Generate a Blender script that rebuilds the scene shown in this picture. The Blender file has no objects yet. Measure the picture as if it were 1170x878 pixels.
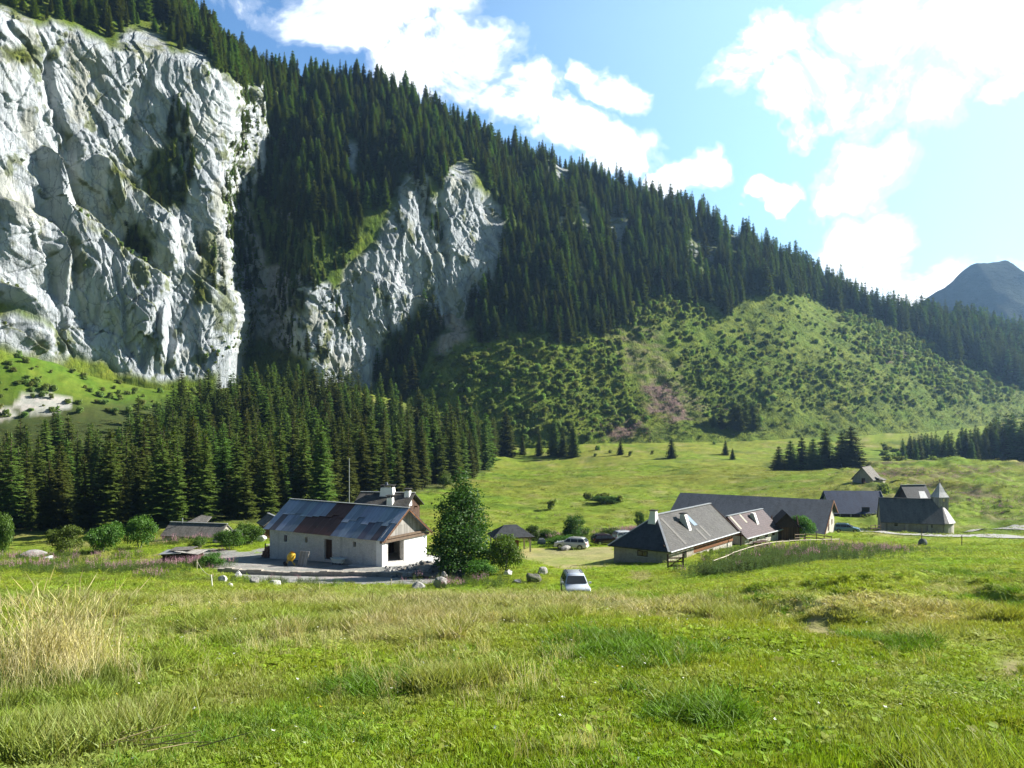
import bpy, math, random
import numpy as np
from mathutils import Vector, Matrix
R = math.radians
random.seed(7)
rng = np.random.default_rng(11)

sc = bpy.context.scene
col = sc.collection

# ------------------------------------------------------------------ survey of the place
# The viewer's eye is the origin, +Y is the viewing direction, one unit is one metre.
F, CX, HY = 960.0, 585.0, 470.0          # focal length, centre column and horizon row of the photograph


def at(px, py, Y):
    return Vector(((px - CX) / F * Y, Y, -(py - HY) / F * Y))


# ------------------------------------------------------------------ noise (numpy gradient noise)
_p = np.random.default_rng(3).permutation(256)
_p = np.concatenate([_p, _p, _p])
_g = np.random.default_rng(5).normal(size=(256, 3))
_g /= np.linalg.norm(_g, axis=1)[:, None]


def noise3(x, y, z):
    x, y, z = np.broadcast_arrays(np.asarray(x, float), np.asarray(y, float), np.asarray(z, float))
    xi, yi, zi = np.floor(x).astype(int), np.floor(y).astype(int), np.floor(z).astype(int)
    xf, yf, zf = x - xi, y - yi, z - zi
    u, v, w = (t * t * t * (t * (t * 6 - 15) + 10) for t in (xf, yf, zf))
    xi, yi, zi = xi & 255, yi & 255, zi & 255

    def gr(dx, dy, dz):
        h = _p[_p[_p[xi + dx] + yi + dy] + zi + dz]
        g = _g[h]
        return g[..., 0] * (xf - dx) + g[..., 1] * (yf - dy) + g[..., 2] * (zf - dz)
    x00 = gr(0, 0, 0) * (1 - u) + gr(1, 0, 0) * u
    x10 = gr(0, 1, 0) * (1 - u) + gr(1, 1, 0) * u
    x01 = gr(0, 0, 1) * (1 - u) + gr(1, 0, 1) * u
    x11 = gr(0, 1, 1) * (1 - u) + gr(1, 1, 1) * u
    return ((x00 * (1 - v) + x10 * v) * (1 - w) + (x01 * (1 - v) + x11 * v) * w) * 1.6


def fbm(x, y, z, octaves=4, gain=.5):
    s, a, f = 0, 1.0, 1.0
    for i in range(octaves):
        s = s + a * noise3(x * f + 17 * i, y * f - 9 * i, z * f + 5 * i)
        a *= gain
        f *= 2.03
    return s


def smooth(a, b, x):
    t = np.clip((x - a) / (b - a), 0, 1)
    return t * t * (3 - 2 * t)


def inpoly(x, y, poly):
    x, y = np.asarray(x, float), np.asarray(y, float)
    r = np.zeros(x.shape, bool)
    n = len(poly)
    j = n - 1
    for i in range(n):
        xi, yi = poly[i]
        xj, yj = poly[j]
        if yi != yj:
            c = ((yi > y) != (yj > y)) & (x < (xj - xi) * (y - yi) / (yj - yi) + xi)
            r ^= c
        j = i
    return r


# ------------------------------------------------------------------ ground heights
_cp = []
PROF = {
    0: [(692, 25), (664, 60), (648, 90), (625, 135), (604, 180), (552, 240), (490, 290), (445, 310), (412, 322)],
    100: [(692, 25), (664, 58), (648, 88), (625, 130), (602, 170), (556, 230), (490, 295), (455, 325), (430, 350)],
    200: [(690, 25), (670, 50), (656, 75), (640, 95), (616, 125), (602, 150), (562, 220), (500, 300), (464, 345), (445, 372)],
    350: [(690, 25), (676, 55), (666, 70), (656, 80), (632, 98), (596, 150), (542, 240), (484, 320), (450, 380), (443, 408)],
    437: [(692, 25), (680, 58), (650, 83), (634, 94), (598, 150), (550, 240), (500, 320), (462, 385), (452, 420)],
    560: [(692, 27), (684, 48), (680, 60), (660, 75), (640, 95), (610, 140), (570, 210), (542, 300), (526, 360), (507, 402)],
    657: [(692, 28), (685, 46), (680, 62), (652, 82), (630, 105), (610, 135), (580, 190), (542, 300), (521, 380)],
    760: [(690, 28), (676, 46), (658, 72), (650, 81), (632, 98), (602, 150), (562, 230), (531, 330), (511, 400)],
    850: [(690, 28), (670, 45), (654, 65), (632, 90), (608, 125), (562, 225), (536, 310), (511, 420)],
    950: [(690, 26), (662, 42), (645, 60), (627, 95), (609, 130), (566, 195), (550, 225), (541, 262), (538, 300), (501, 460)],
    1050: [(690, 25), (657, 42), (642, 70), (624, 112), (607, 145), (578, 180), (546, 240), (529, 290), (527, 350), (496, 500)],
    1170: [(690, 24), (657, 40), (636, 80), (619, 115), (606, 140), (578, 180), (551, 220), (531, 280), (532, 340), (482, 560), (463, 620)],
}
for px, pr in PROF.items():
    for py, Y in pr:
        _cp.append(tuple(at(px, py, Y)))
for px, src in ((-350, 0), (1550, 1170)):
    for py, Y in PROF[src]:
        _cp.append(tuple(at(px, py, Y)))
for px in (-500, 0, 400, 800, 1200, 1700):
    for Y in (4, 9, 15):
        _cp.append(((px - CX) / F * Y, Y, -1.62 - .152 * Y))
for x, y, z in ((0, -6, -.7), (-30, -10, 0), (30, -10, 0), (0, -60, 8), (-120, -60, 8), (120, -60, 8), (-250, 40, -8), (250, 40, -6),
                (-60, 8, -3.6), (60, 8, -2.6), (-400, 150, 0), (450, 200, -14), (-400, 320, 40), (600, 420, -10), (0, 700, 0),
                (-300, 700, 0), (400, 900, 0), (900, 900, 0), (0, -300, 40), (600, -100, 10), (-600, -100, 20), (1500, 600, 0), (-1200, 600, 0), (0, 2500, 0),
                (1500, 2500, 0), (-1500, 2500, 0)):
    _cp.append((x, y, z))
_cp = np.array(_cp)
_cc = 2.0 + .10 * np.hypot(_cp[:, 0], _cp[:, 1])
_cc = np.minimum(_cc, 30)


def _phi(ax, ay):
    d2 = (ax[:, None] - _cp[None, :, 0]) ** 2 + (ay[:, None] - _cp[None, :, 1]) ** 2
    return np.sqrt(d2 + _cc[None, :] ** 2)


_A = np.zeros((len(_cp) + 3, len(_cp) + 3))
_A[:-3, :-3] = _phi(_cp[:, 0], _cp[:, 1]) + np.eye(len(_cp)) * -.02
_A[:-3, -3], _A[:-3, -2], _A[:-3, -1] = 1, _cp[:, 0], _cp[:, 1]
_A[-3:, :-3] = _A[:-3, -3:].T
_w = np.linalg.lstsq(_A, np.concatenate([_cp[:, 2], [0, 0, 0]]), rcond=None)[0]


def H0(x, y):
    x, y = np.atleast_1d(np.asarray(x, float)), np.atleast_1d(np.asarray(y, float))
    out = np.empty(x.shape)
    fx, fy, fo = x.ravel(), y.ravel(), out.ravel()
    for i in range(0, len(fx), 20000):
        s = slice(i, i + 20000)
        fo[s] = _phi(fx[s], fy[s]) @ _w[:-3] + _w[-3] + _w[-2] * fx[s] + _w[-1] * fy[s]
    return fo.reshape(x.shape)


def bumps(x, y):
    d = np.hypot(x, y)
    px = CX + F * x / np.maximum(y, 1)
    near = smooth(3, 10, d) * (1 - smooth(60, 90, d))
    hum = np.maximum(fbm(x / 2.6, y / 3.4, 1.3, 3) - .08, 0)          # tussocks and cattle-trodden hummocks
    right = smooth(640, 1000, px)
    h = near * (.22 + .75 * right * (1 - smooth(34, 52, d))) * hum * smooth(7, 26, d)
    h = h + near * .11 * fbm(x / 5, y / 5, 4.1, 3)
    h = h + .035 * fbm(x / .7, y / .7, 8.1, 3) * (1 - smooth(30, 50, d))
    mid = smooth(105, 170, d)
    h = h + mid * (.9 * fbm(x / 38, y / 30, 2.2, 4) + .42 * np.maximum(fbm(x / 9, y / 6, 3.9, 3), -.15))
    kn = smooth(900, 1000, px) * smooth(150, 180, d) * (1 - smooth(330, 380, d))
    h = h + kn * 1.5 * np.maximum(fbm(x / 7, y / 6, 7.7, 3), -.2)
    return h


def H(x, y):
    x, y = np.atleast_1d(np.asarray(x, float)), np.atleast_1d(np.asarray(y, float))
    return H0(x, y) + bumps(x, y)


def h1(x, y):
    return float(H([x], [y])[0])


def GY(px, Y):
    """ground point under image column px at distance Y"""
    x = (px - CX) / F * Y
    return Vector((x, Y, h1(x, Y)))


def G(px, py, y0=20, y1=600):
    """first ground point along the line of sight through (px, py)"""
    Y = np.exp(np.linspace(math.log(y0), math.log(y1), 900))
    X = (px - CX) / F * Y
    Z = -(py - HY) / F * Y
    hit = np.nonzero(H(X, Y) >= Z)[0]
    k = hit[0] if len(hit) else len(Y) - 1
    return GY(px, float(Y[k]))


# ------------------------------------------------------------------ object helpers
def link(o, parent=None):
    col.objects.link(o)
    if parent is not None:
        o.parent = parent
    return o


def tag(o, label=None, cat=None, group=None, kind=None):
    if label:
        o['label'] = label
    if cat:
        o['category'] = cat
    if group:
        o['group'] = group
    if kind:
        o['kind'] = kind
    return o


def thing(name, label, cat, loc=(0, 0, 0), rz=0.0, group=None):
    o = bpy.data.objects.new(name, None)
    o.empty_display_size = .5
    link(o)
    o.location = loc
    o.rotation_euler = (0, 0, rz)
    return tag(o, label, cat, group)


def mesh_np(name, v, f, mats=(), mi=None, smooth_=False, uv=None, attrs=None, normals=None):
    """mesh from numpy arrays; f is a list of (n,k) index arrays"""
    me = bpy.data.meshes.new(name)
    v = np.asarray(v, np.float32)
    fl = [np.asarray(a, np.int32) for a in (f if isinstance(f, (list, tuple)) else [f])]
    me.vertices.add(len(v))
    me.vertices.foreach_set('co', v.ravel())
    tot = np.concatenate([np.full(len(a), a.shape[1], np.int32) for a in fl])
    idx = np.concatenate([a.ravel() for a in fl])
    me.loops.add(len(idx))
    me.loops.foreach_set('vertex_index', idx)
    me.polygons.add(len(tot))
    start = np.concatenate([[0], np.cumsum(tot)[:-1]]).astype(np.int32)
    me.polygons.foreach_set('loop_start', start)
    me.polygons.foreach_set('loop_total', tot)
    for m in mats:
        me.materials.append(m)
    if mi is not None:
        me.polygons.foreach_set('material_index', np.asarray(mi, np.int32))
    if smooth_:
        me.polygons.foreach_set('use_smooth', np.ones(len(tot), bool))
    if attrs:
        for k, a in attrs.items():
            a = np.asarray(a, np.float32)
            if a.ndim == 1:
                t = me.attributes.new(k, 'FLOAT', 'POINT')
                t.data.foreach_set('value', a)
            else:
                t = me.attributes.new(k, 'FLOAT_COLOR', 'POINT')
                if a.shape[1] == 3:
                    a = np.concatenate([a, np.ones((len(a), 1), np.float32)], 1)
                t.data.foreach_set('color', a.ravel())
    me.update(calc_edges=True)
    if normals is not None:
        me.polygons.foreach_set('use_smooth', np.ones(len(tot), bool))
        me.normals_split_custom_set_from_vertices(np.asarray(normals, float).tolist())
    return me


class MB:
    """collects boxes, prisms, slabs and tubes into one mesh"""

    def __init__(self):
        self.v, self.f, self.m, self.uv = [], [], [], []

    def face(self, pts, m=0, uv=None):
        i = len(self.v)
        self.v += [tuple(p) for p in pts]
        self.f.append(tuple(range(i, i + len(pts))))
        self.m.append(m)
        if uv is None:
            a = Vector(pts[0])
            e1 = (Vector(pts[1]) - a)
            e1 = e1.normalized() if e1.length > 1e-9 else Vector((1, 0, 0))
            n = e1.cross(Vector(pts[-1]) - a)
            e2 = n.cross(e1)
            e2 = e2.normalized() if e2.length > 1e-9 else Vector((0, 0, 1))
            uv = [((Vector(p) - a).dot(e1), (Vector(p) - a).dot(e2)) for p in pts]
        self.uv.append(uv)

    def hexa(self, b, t, m=0, mt=None):
        """b, t: four bottom and four top points, counter-clockwise from above"""
        b, t = [Vector(p) for p in b], [Vector(p) for p in t]
        self.face([b[3], b[2], b[1], b[0]], m)
        self.face(t, m if mt is None else mt)
        for i in range(4):
            j = (i + 1) % 4
            self.face([b[i], b[j], t[j], t[i]], m)
        return self

    def box(self, x0, x1, y0, y1, z0, z1, m=0):
        return self.hexa([(x0, y0, z0), (x1, y0, z0), (x1, y1, z0), (x0, y1, z0)],
                         [(x0, y0, z1), (x1, y0, z1), (x1, y1, z1), (x0, y1, z1)], m)

    def beam(self, a, b, w, h, m=0, up=(0, 0, 1)):
        a, b = Vector(a), Vector(b)
        d = (b - a).normalized()
        s = d.cross(Vector(up))
        if s.length < 1e-4:
            s = Vector((1, 0, 0))
        s.normalize()
        u = s.cross(d)
        s, u = s * w / 2, u * h / 2
        return self.hexa([a - s - u, a + s - u, b + s - u, b - s - u], [a - s + u, a + s + u, b + s + u, b - s + u], m)

    def slab(self, e0, e1, r1, r0, t, m=0, mt=None):
        """roof slab: e0,e1 along the eave, r1,r0 along the ridge (seen from outside, counter-clockwise), thickness t downwards"""
        P = [Vector(p) for p in (e0, e1, r1, r0)]
        n = (P[1] - P[0]).cross(P[3] - P[0]).normalized()
        if n.z < 0:
            n = -n
        self.hexa([p - n * t for p in P], P, m, mt)
        return self

    def tube(self, a, b, r0, r1=None, n=8, m=0, cap=True):
        a, b = Vector(a), Vector(b)
        r1 = r0 if r1 is None else r1
        d = (b - a).normalized()
        s = d.cross(Vector((0, 0, 1)))
        if s.length < 1e-4:
            s = Vector((1, 0, 0))
        s.normalize()
        u = s.cross(d)
        ra = [a + (s * math.cos(t) + u * math.sin(t)) * r0 for t in [2 * math.pi * i / n for i in range(n)]]
        rb = [b + (s * math.cos(t) + u * math.sin(t)) * r1 for t in [2 * math.pi * i / n for i in range(n)]]
        for i in range(n):
            j = (i + 1) % n
            self.face([ra[j], ra[i], rb[i], rb[j]], m)
        if cap:
            self.face(ra, m)
            self.face(rb[::-1], m)
        return self

    def prism(self, poly, d, m=0):
        """poly: planar loop of 3D points, extruded by vector d"""
        P = [Vector(p) for p in poly]
        d = Vector(d)
        Q = [p + d for p in P]
        self.face(P[::-1], m)
        self.face(Q, m)
        n = len(P)
        for i in range(n):
            j = (i + 1) % n
            self.face([P[i], P[j], Q[j], Q[i]], m)
        return self

    def panel(self, o, ux, w, h, t, holes=(), m=0, n=None):
        """upright wall o + ux*u + z*v of thickness t (towards n), with rectangular holes (u0,u1,v0,v1)"""
        o, ux = Vector(o), Vector(ux).normalized()
        uz = Vector((0, 0, 1))
        n = Vector(n) if n is not None else ux.cross(uz)
        us = sorted({0, w} | {a for q in holes for a in q[:2]})
        vs = sorted({0, h} | {a for q in holes for a in q[2:]})
        P = lambda u, v, k: o + ux * u + uz * v + n * (t * k)
        for i in range(len(us) - 1):
            for j in range(len(vs) - 1):
                a, b, c, d = us[i], us[i + 1], vs[j], vs[j + 1]
                mu, mv = (a + b) / 2, (c + d) / 2
                if any(q[0] < mu < q[1] and q[2] < mv < q[3] for q in holes):
                    continue
                for k in (0, 1):
                    self.face([P(a, c, k), P(b, c, k), P(b, d, k), P(a, d, k)], m)
        for q in list(holes) + [(0, w, 0, h)]:
            a, b, c, d = q
            self.face([P(a, c, 0), P(b, c, 0), P(b, c, 1), P(a, c, 1)], m)
            self.face([P(a, d, 0), P(b, d, 0), P(b, d, 1), P(a, d, 1)], m)
            self.face([P(a, c, 0), P(a, d, 0), P(a, d, 1), P(a, c, 1)], m)
            self.face([P(b, c, 0), P(b, d, 0), P(b, d, 1), P(b, c, 1)], m)
        return self

    def mesh(self, name, mats):
        me = bpy.data.meshes.new(name)
        me.from_pydata(self.v, [], self.f)
        for m in (mats if isinstance(mats, (list, tuple)) else [mats]):
            me.materials.append(m)
        me.polygons.foreach_set('material_index', self.m)
        l = me.uv_layers.new(name='UVMap')
        l.data.foreach_set('uv', [c for q in self.uv for p in q for c in p])
        me.update()
        return me

    def build(self, name, mats, parent=None, bevel=0.0):
        o = link(bpy.data.objects.new(name, self.mesh(name, mats)), parent)
        if bevel:
            import bmesh
            bm = bmesh.new()
            bm.from_mesh(o.data)
            bmesh.ops.remove_doubles(bm, verts=bm.verts, dist=1e-4)
            bmesh.ops.recalc_face_normals(bm, faces=bm.faces)
            bmesh.ops.bevel(bm, geom=bm.edges[:], offset=bevel, segments=2, affect='EDGES', profile=.6, clamp_overlap=True)
            bm.to_mesh(o.data)
            bm.free()
        return o


def copy_tree(o, parent=None):
    c = o.copy()
    link(c, parent)
    for ch in list(o.children):
        copy_tree(ch, c)
    return c


# ------------------------------------------------------------------ material helpers
class NT:
    def __init__(self, name):
        self.mat = bpy.data.materials.new(name)
        self.mat.use_nodes = True
        self.t = self.mat.node_tree
        self.b = self.t.nodes['Principled BSDF']
        self.out = self.t.nodes['Material Output']

    def n(self, typ, **kw):
        nd = self.t.nodes.new(typ)
        for k, v in kw.items():
            if k.startswith('i_'):
                nd.inputs[k[2:].replace('_', ' ')].default_value = v
            else:
                setattr(nd, k, v)
        return nd

    def l(self, a, b):
        self.t.links.new(a, b)

    def ramp(self, src, stops, interp='LINEAR'):
        r = self.n('ShaderNodeValToRGB')
        e = r.color_ramp.elements
        r.color_ramp.interpolation = interp
        while len(e) < len(stops):
            e.new(.5)
        for k, (p, c) in zip(e, stops):
            k.position = p
            k.color = (*c, 1) if len(c) == 3 else c
        self.l(src, r.inputs['Fac'])
        return r.outputs['Color']

    def mix(self, fac, a, b, mode='MIX'):
        m = self.n('ShaderNodeMix', data_type='RGBA', blend_type=mode)
        for s, v in ((m.inputs[0], fac), (m.inputs[6], a), (m.inputs[7], b)):
            if hasattr(v, 'is_linked'):
                self.l(v, s)
            elif isinstance(v, (int, float)):
                s.default_value = v
            else:
                s.default_value = (*v, 1) if len(v) == 3 else v
        return m.outputs[2]

    def noise(self, vec, scale, detail=4, rough=.55, dist=0.0, out='Fac'):
        x = self.n('ShaderNodeTexNoise')
        x.inputs['Scale'].default_value = scale
        x.inputs['Detail'].default_value = detail
        x.inputs['Roughness'].default_value = rough
        x.inputs['Distortion'].default_value = dist
        if vec is not None:
            self.l(vec, x.inputs['Vector'])
        return x.outputs[out]

    def math(self, op, a, b=None, clamp=False):
        m = self.n('ShaderNodeMath', operation=op, use_clamp=clamp)
        for s, v in zip(m.inputs, (a, b)):
            if v is None:
                continue
            if hasattr(v, 'is_linked'):
                self.l(v, s)
            else:
                s.default_value = v
        return m.outputs[0]

    def mapping(self, vec, scale=(1, 1, 1), rot=(0, 0, 0)):
        m = self.n('ShaderNodeMapping')
        m.inputs['Scale'].default_value = scale
        m.inputs['Rotation'].default_value = rot
        self.l(vec, m.inputs['Vector'])
        return m.outputs[0]

    def bump(self, h, dist, strength=1.0, normal=None):
        b = self.n('ShaderNodeBump')
        b.inputs['Strength'].default_value = strength
        b.inputs['Distance'].default_value = dist
        self.l(h, b.inputs['Height'])
        if normal is not None:
            self.l(normal, b.inputs['Normal'])
        return b.outputs[0]

    def fin(self, color=None, rough=.8, normal=None, metal=0.0, spec=.3):
        b = self.b
        if color is not None:
            if hasattr(color, 'is_linked'):
                self.l(color, b.inputs['Base Color'])
            else:
                b.inputs['Base Color'].default_value = (*color, 1)
        if hasattr(rough, 'is_linked'):
            self.l(rough, b.inputs['Roughness'])
        else:
            b.inputs['Roughness'].default_value = rough
        b.inputs['Metallic'].default_value = metal
        b.inputs['Specular IOR Level'].default_value = spec
        if normal is not None:
            self.l(normal, b.inputs['Normal'])
        return self.mat


def plain(name, c, rough=.6, metal=0.0, var=.18, scale=3.0, spec=.4):
    m = NT(name)
    tc = m.n('ShaderNodeTexCoord').outputs['Object']
    n = m.noise(tc, scale, 5, .6)
    k = m.ramp(n, [(.25, tuple(x * (1 - var) for x in c)), (.75, tuple(min(1, x * (1 + var)) for x in c))])
    return m.fin(k, rough, metal=metal, spec=spec)


def stone_wall(name, c1, c2, mortar, scale=2.2):
    m = NT(name)
    tc = m.n('ShaderNodeTexCoord').outputs['Object']
    w = m.n('ShaderNodeMapping')
    w.inputs['Scale'].default_value = (1, 1, 1.7)
    m.l(tc, w.inputs['Vector'])
    dv = m.n('ShaderNodeVectorMath', operation='MULTIPLY_ADD')
    nz = m.noise(tc, 4, 3, out='Color')
    m.l(nz, dv.inputs[0])
    dv.inputs[1].default_value = (.25, .25, .25)
    m.l(w.outputs[0], dv.inputs[2])
    v = m.n('ShaderNodeTexVoronoi', feature='F1')
    v.inputs['Scale'].default_value = scale
    m.l(dv.outputs[0], v.inputs['Vector'])
    e = m.n('ShaderNodeTexVoronoi', feature='DISTANCE_TO_EDGE')
    e.inputs['Scale'].default_value = scale
    m.l(dv.outputs[0], e.inputs['Vector'])
    sep = m.n('ShaderNodeSeparateColor')
    m.l(v.outputs['Color'], sep.inputs[0])
    k = m.mix(sep.outputs[0], c1, c2)
    k = m.mix(m.math('MULTIPLY', m.noise(tc, 9, 5), .5), k, tuple(x * .6 for x in c1))
    em = m.ramp(e.outputs['Distance'], [(.0, (0, 0, 0)), (.07, (1, 1, 1))])
    k = m.mix(em, mortar, k)
    st = m.noise(m.mapping(tc, (1.2, 1.2, .18)), 1.6, 5)
    k = m.mix(m.ramp(st, [(.5, (0, 0, 0)), (.75, (.55, .55, .55))]), k, tuple(x * .45 for x in c1))
    return m.fin(k, .92, m.bump(em, .03, .8), spec=.1)


def slate(name, c, var=.35, rh=.22, bw=.28, rough=.62, moss=.25):
    """small roof slates laid in courses; UV in metres"""
    m = NT(name)
    uv = m.n('ShaderNodeTexCoord').outputs['UV']
    b = m.n('ShaderNodeTexBrick')
    m.l(uv, b.inputs['Vector'])
    b.inputs['Scale'].default_value = 1
    b.inputs['Brick Width'].default_value = bw
    b.inputs['Row Height'].default_value = rh
    b.inputs['Mortar Size'].default_value = .012
    b.inputs['Bias'].default_value = 0
    b.inputs['Color1'].default_value = (*[x * (1 - var) for x in c], 1)
    b.inputs['Color2'].default_value = (*[x * (1 + var) for x in c], 1)
    b.inputs['Mortar'].default_value = (*[x * .3 for x in c], 1)
    n1 = m.noise(m.mapping(uv, (1, .25, 1)), 1.1, 6, .65)
    k = m.mix(m.ramp(n1, [(.38, (0, 0, 0)), (.72, (.7, .7, .7))]), b.outputs['Color'], tuple(min(1, x * 1.7) for x in c))
    n2 = m.noise(uv, .5, 5, .6)
    k = m.mix(m.ramp(n2, [(.5, (0, 0, 0)), (.75, (moss, moss, moss))]), k, (.05, .055, .03))
    return m.fin(k, rough, m.bump(b.outputs['Fac'], -.02, .7), spec=.16)


def planks(name, c, w=.16, var=.35, vertical=True, rough=.85):
    m = NT(name)
    uv = m.n('ShaderNodeTexCoord').outputs['UV']
    b = m.n('ShaderNodeTexBrick', offset=.37)
    m.l(m.mapping(uv, rot=(0, 0, R(90) if vertical else 0)), b.inputs['Vector'])
    b.inputs['Scale'].default_value = 1
    b.inputs['Brick Width'].default_value = 3.1
    b.inputs['Row Height'].default_value = w
    b.inputs['Mortar Size'].default_value = .012
    b.inputs['Color1'].default_value = (*[x * (1 - var) for x in c], 1)
    b.inputs['Color2'].default_value = (*[x * (1 + var) for x in c], 1)
    b.inputs['Mortar'].default_value = (*[x * .15 for x in c], 1)
    n1 = m.noise(m.mapping(uv, (9, .8, 1) if vertical else (.8, 9, 1)), 1.6, 6, .65)
    k = m.mix(m.ramp(n1, [(.35, (0, 0, 0)), (.8, (.6, .6, .6))]), b.outputs['Color'], tuple(x * .5 for x in c))
    return m.fin(k, rough, m.bump(b.outputs['Fac'], -.012, .8), spec=.15)


def leafmat(name, c, var=.35, trans=.3, hue=.03, attr=None, ttint=(1.25, 1.25, .5), soft=None):
    m = NT(name)
    oi = m.n('ShaderNodeObjectInfo').outputs['Random']
    if attr:
        a = m.n('ShaderNodeAttribute', attribute_name=attr, attribute_type='INSTANCER')
        base = a.outputs['Color']
    else:
        base = c
    geo = m.n('ShaderNodeNewGeometry')
    rp = geo.outputs['Random Per Island']
    hsv = m.n('ShaderNodeHueSaturation')
    if attr:
        m.l(base, hsv.inputs['Color'])
    else:
        hsv.inputs['Color'].default_value = (*c, 1)
    m.l(m.math('ADD', m.math('MULTIPLY', oi, hue * 2), .5 - hue), hsv.inputs['Hue'])
    v1 = m.math('ADD', m.math('MULTIPLY', oi, var), 1 - var / 2)
    v2 = m.math('ADD', m.math('MULTIPLY', rp, .5), .75)
    m.l(m.math('MULTIPLY', v1, v2), hsv.inputs['Value'])
    k = hsv.outputs[0]
    d = m.n('ShaderNodeBsdfDiffuse')
    m.l(k, d.inputs['Color'])
    if soft:                       # many small leaves together are lit like the turf or crown they form
        a2 = m.n('ShaderNodeVectorMath', operation='SCALE')
        m.l(geo.outputs['Normal'], a2.inputs[0])
        a2.inputs['Scale'].default_value = .45
        b2 = m.n('ShaderNodeVectorMath', operation='ADD')
        m.l(a2.outputs[0], b2.inputs[0])
        if soft == 'up':
            b2.inputs[1].default_value = (0, 0, .85)
        else:
            o2 = m.n('ShaderNodeVectorMath', operation='SUBTRACT')
            m.l(m.n('ShaderNodeTexCoord').outputs['Object'], o2.inputs[0])
            o2.inputs[1].default_value = (0, 0, 1.4)
            n2 = m.n('ShaderNodeVectorMath', operation='NORMALIZE')
            m.l(o2.outputs[0], n2.inputs[0])
            vt = m.n('ShaderNodeVectorTransform', vector_type='VECTOR', convert_from='OBJECT', convert_to='WORLD')
            m.l(n2.outputs[0], vt.inputs[0])
            n3 = m.n('ShaderNodeVectorMath', operation='NORMALIZE')
            m.l(vt.outputs[0], n3.inputs[0])
            n5 = m.n('ShaderNodeVectorMath', operation='MULTIPLY_ADD')
            m.l(n3.outputs[0], n5.inputs[0])
            n5.inputs[1].default_value = (.6, .6, .6)
            n5.inputs[2].default_value = (0, 0, .5)
            m.l(n5.outputs[0], b2.inputs[1])
        n4 = m.n('ShaderNodeVectorMath', operation='NORMALIZE')
        m.l(b2.outputs[0], n4.inputs[0])
        m.l(n4.outputs[0], d.inputs['Normal'])
    t = m.n('ShaderNodeBsdfTranslucent')
    m.l(m.mix(1, k, ttint, 'MULTIPLY'), t.inputs['Color'])
    g = m.n('ShaderNodeBsdfGlossy')
    g.inputs['Roughness'].default_value = .55
    g.inputs['Color'].default_value = (.5, .5, .5, 1)
    s1 = m.n('ShaderNodeMixShader')
    s1.inputs[0].default_value = trans
    m.l(d.outputs[0], s1.inputs[1])
    m.l(t.outputs[0], s1.inputs[2])
    s2 = m.n('ShaderNodeMixShader')
    s2.inputs[0].default_value = .035
    m.l(s1.outputs[0], s2.inputs[1])
    m.l(g.outputs[0], s2.inputs[2])
    m.l(s2.outputs[0], m.out.inputs['Surface'])
    m.t.nodes.remove(m.b)
    return m.mat


# ------------------------------------------------------------------ masses nobody could count: points carrying copies
def mass(name, label_kind, P, rot, scl, idx, tint, sources):
    me = bpy.data.meshes.new(name)
    P = np.asarray(P, np.float32)
    n = len(P)
    me.vertices.add(n)
    me.vertices.foreach_set('co', P.ravel())
    for nm, typ, key, arr in (('rot', 'FLOAT_VECTOR', 'vector', rot), ('scl', 'FLOAT_VECTOR', 'vector', scl)):
        a = me.attributes.new(nm, typ, 'POINT')
        a.data.foreach_set(key, np.asarray(arr, np.float32).ravel())
    a = me.attributes.new('idx', 'INT', 'POINT')
    a.data.foreach_set('value', np.asarray(idx, np.int32))
    if tint is not None:
        a = me.attributes.new('tint', 'FLOAT_COLOR', 'POINT')
        t = np.concatenate([np.asarray(tint, np.float32), np.ones((n, 1), np.float32)], 1)
        a.data.foreach_set('color', t.ravel())
    me.update()
    o = link(bpy.data.objects.new(name, me))
    o['kind'] = label_kind
    c = bpy.data.collections.new(name + '_sources')
    for k, s in enumerate(sources):
        so = bpy.data.objects.new('%s_source_%03d' % (name, k), s)
        c.objects.link(so)
    g = bpy.data.node_groups.new(name + '_spread', 'GeometryNodeTree')
    g.interface.new_socket('Geometry', in_out='INPUT', socket_type='NodeSocketGeometry')
    g.interface.new_socket('Geometry', in_out='OUTPUT', socket_type='NodeSocketGeometry')
    gi, go = g.nodes.new('NodeGroupInput'), g.nodes.new('NodeGroupOutput')
    iop = g.nodes.new('GeometryNodeInstanceOnPoints')
    ci = g.nodes.new('GeometryNodeCollectionInfo')
    ci.inputs['Collection'].default_value = c
    ci.inputs['Separate Children'].default_value = True
    ci.inputs['Reset Children'].default_value = True
    iop.inputs['Pick Instance'].default_value = True

    def na(nm, dt):
        x = g.nodes.new('GeometryNodeInputNamedAttribute')
        x.data_type = dt
        x.inputs['Name'].default_value = nm
        return x.outputs['Attribute']
    g.links.new(gi.outputs[0], iop.inputs['Points'])
    g.links.new(ci.outputs[0], iop.inputs['Instance'])
    g.links.new(na('idx', 'INT'), iop.inputs['Instance Index'])
    e2r = g.nodes.new('FunctionNodeEulerToRotation')
    g.links.new(na('rot', 'FLOAT_VECTOR'), e2r.inputs[0])
    g.links.new(e2r.outputs[0], iop.inputs['Rotation'])
    g.links.new(na('scl', 'FLOAT_VECTOR'), iop.inputs['Scale'])
    g.links.new(iop.outputs[0], go.inputs[0])
    md = o.modifiers.new('spread', 'NODES')
    md.node_group = g
    return o
# ------------------------------------------------------------------ camera, light, sky
cam_d = bpy.data.cameras.new('camera')
cam_d.sensor_width = 36
cam_d.lens = 36 * F / 1170
cam_d.shift_y = (HY - 439) / 1170
cam_d.clip_start, cam_d.clip_end = .1, 20000
cam = link(bpy.data.objects.new('camera', cam_d))
cam.rotation_euler = (R(90), 0, 0)
sc.camera = cam

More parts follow.
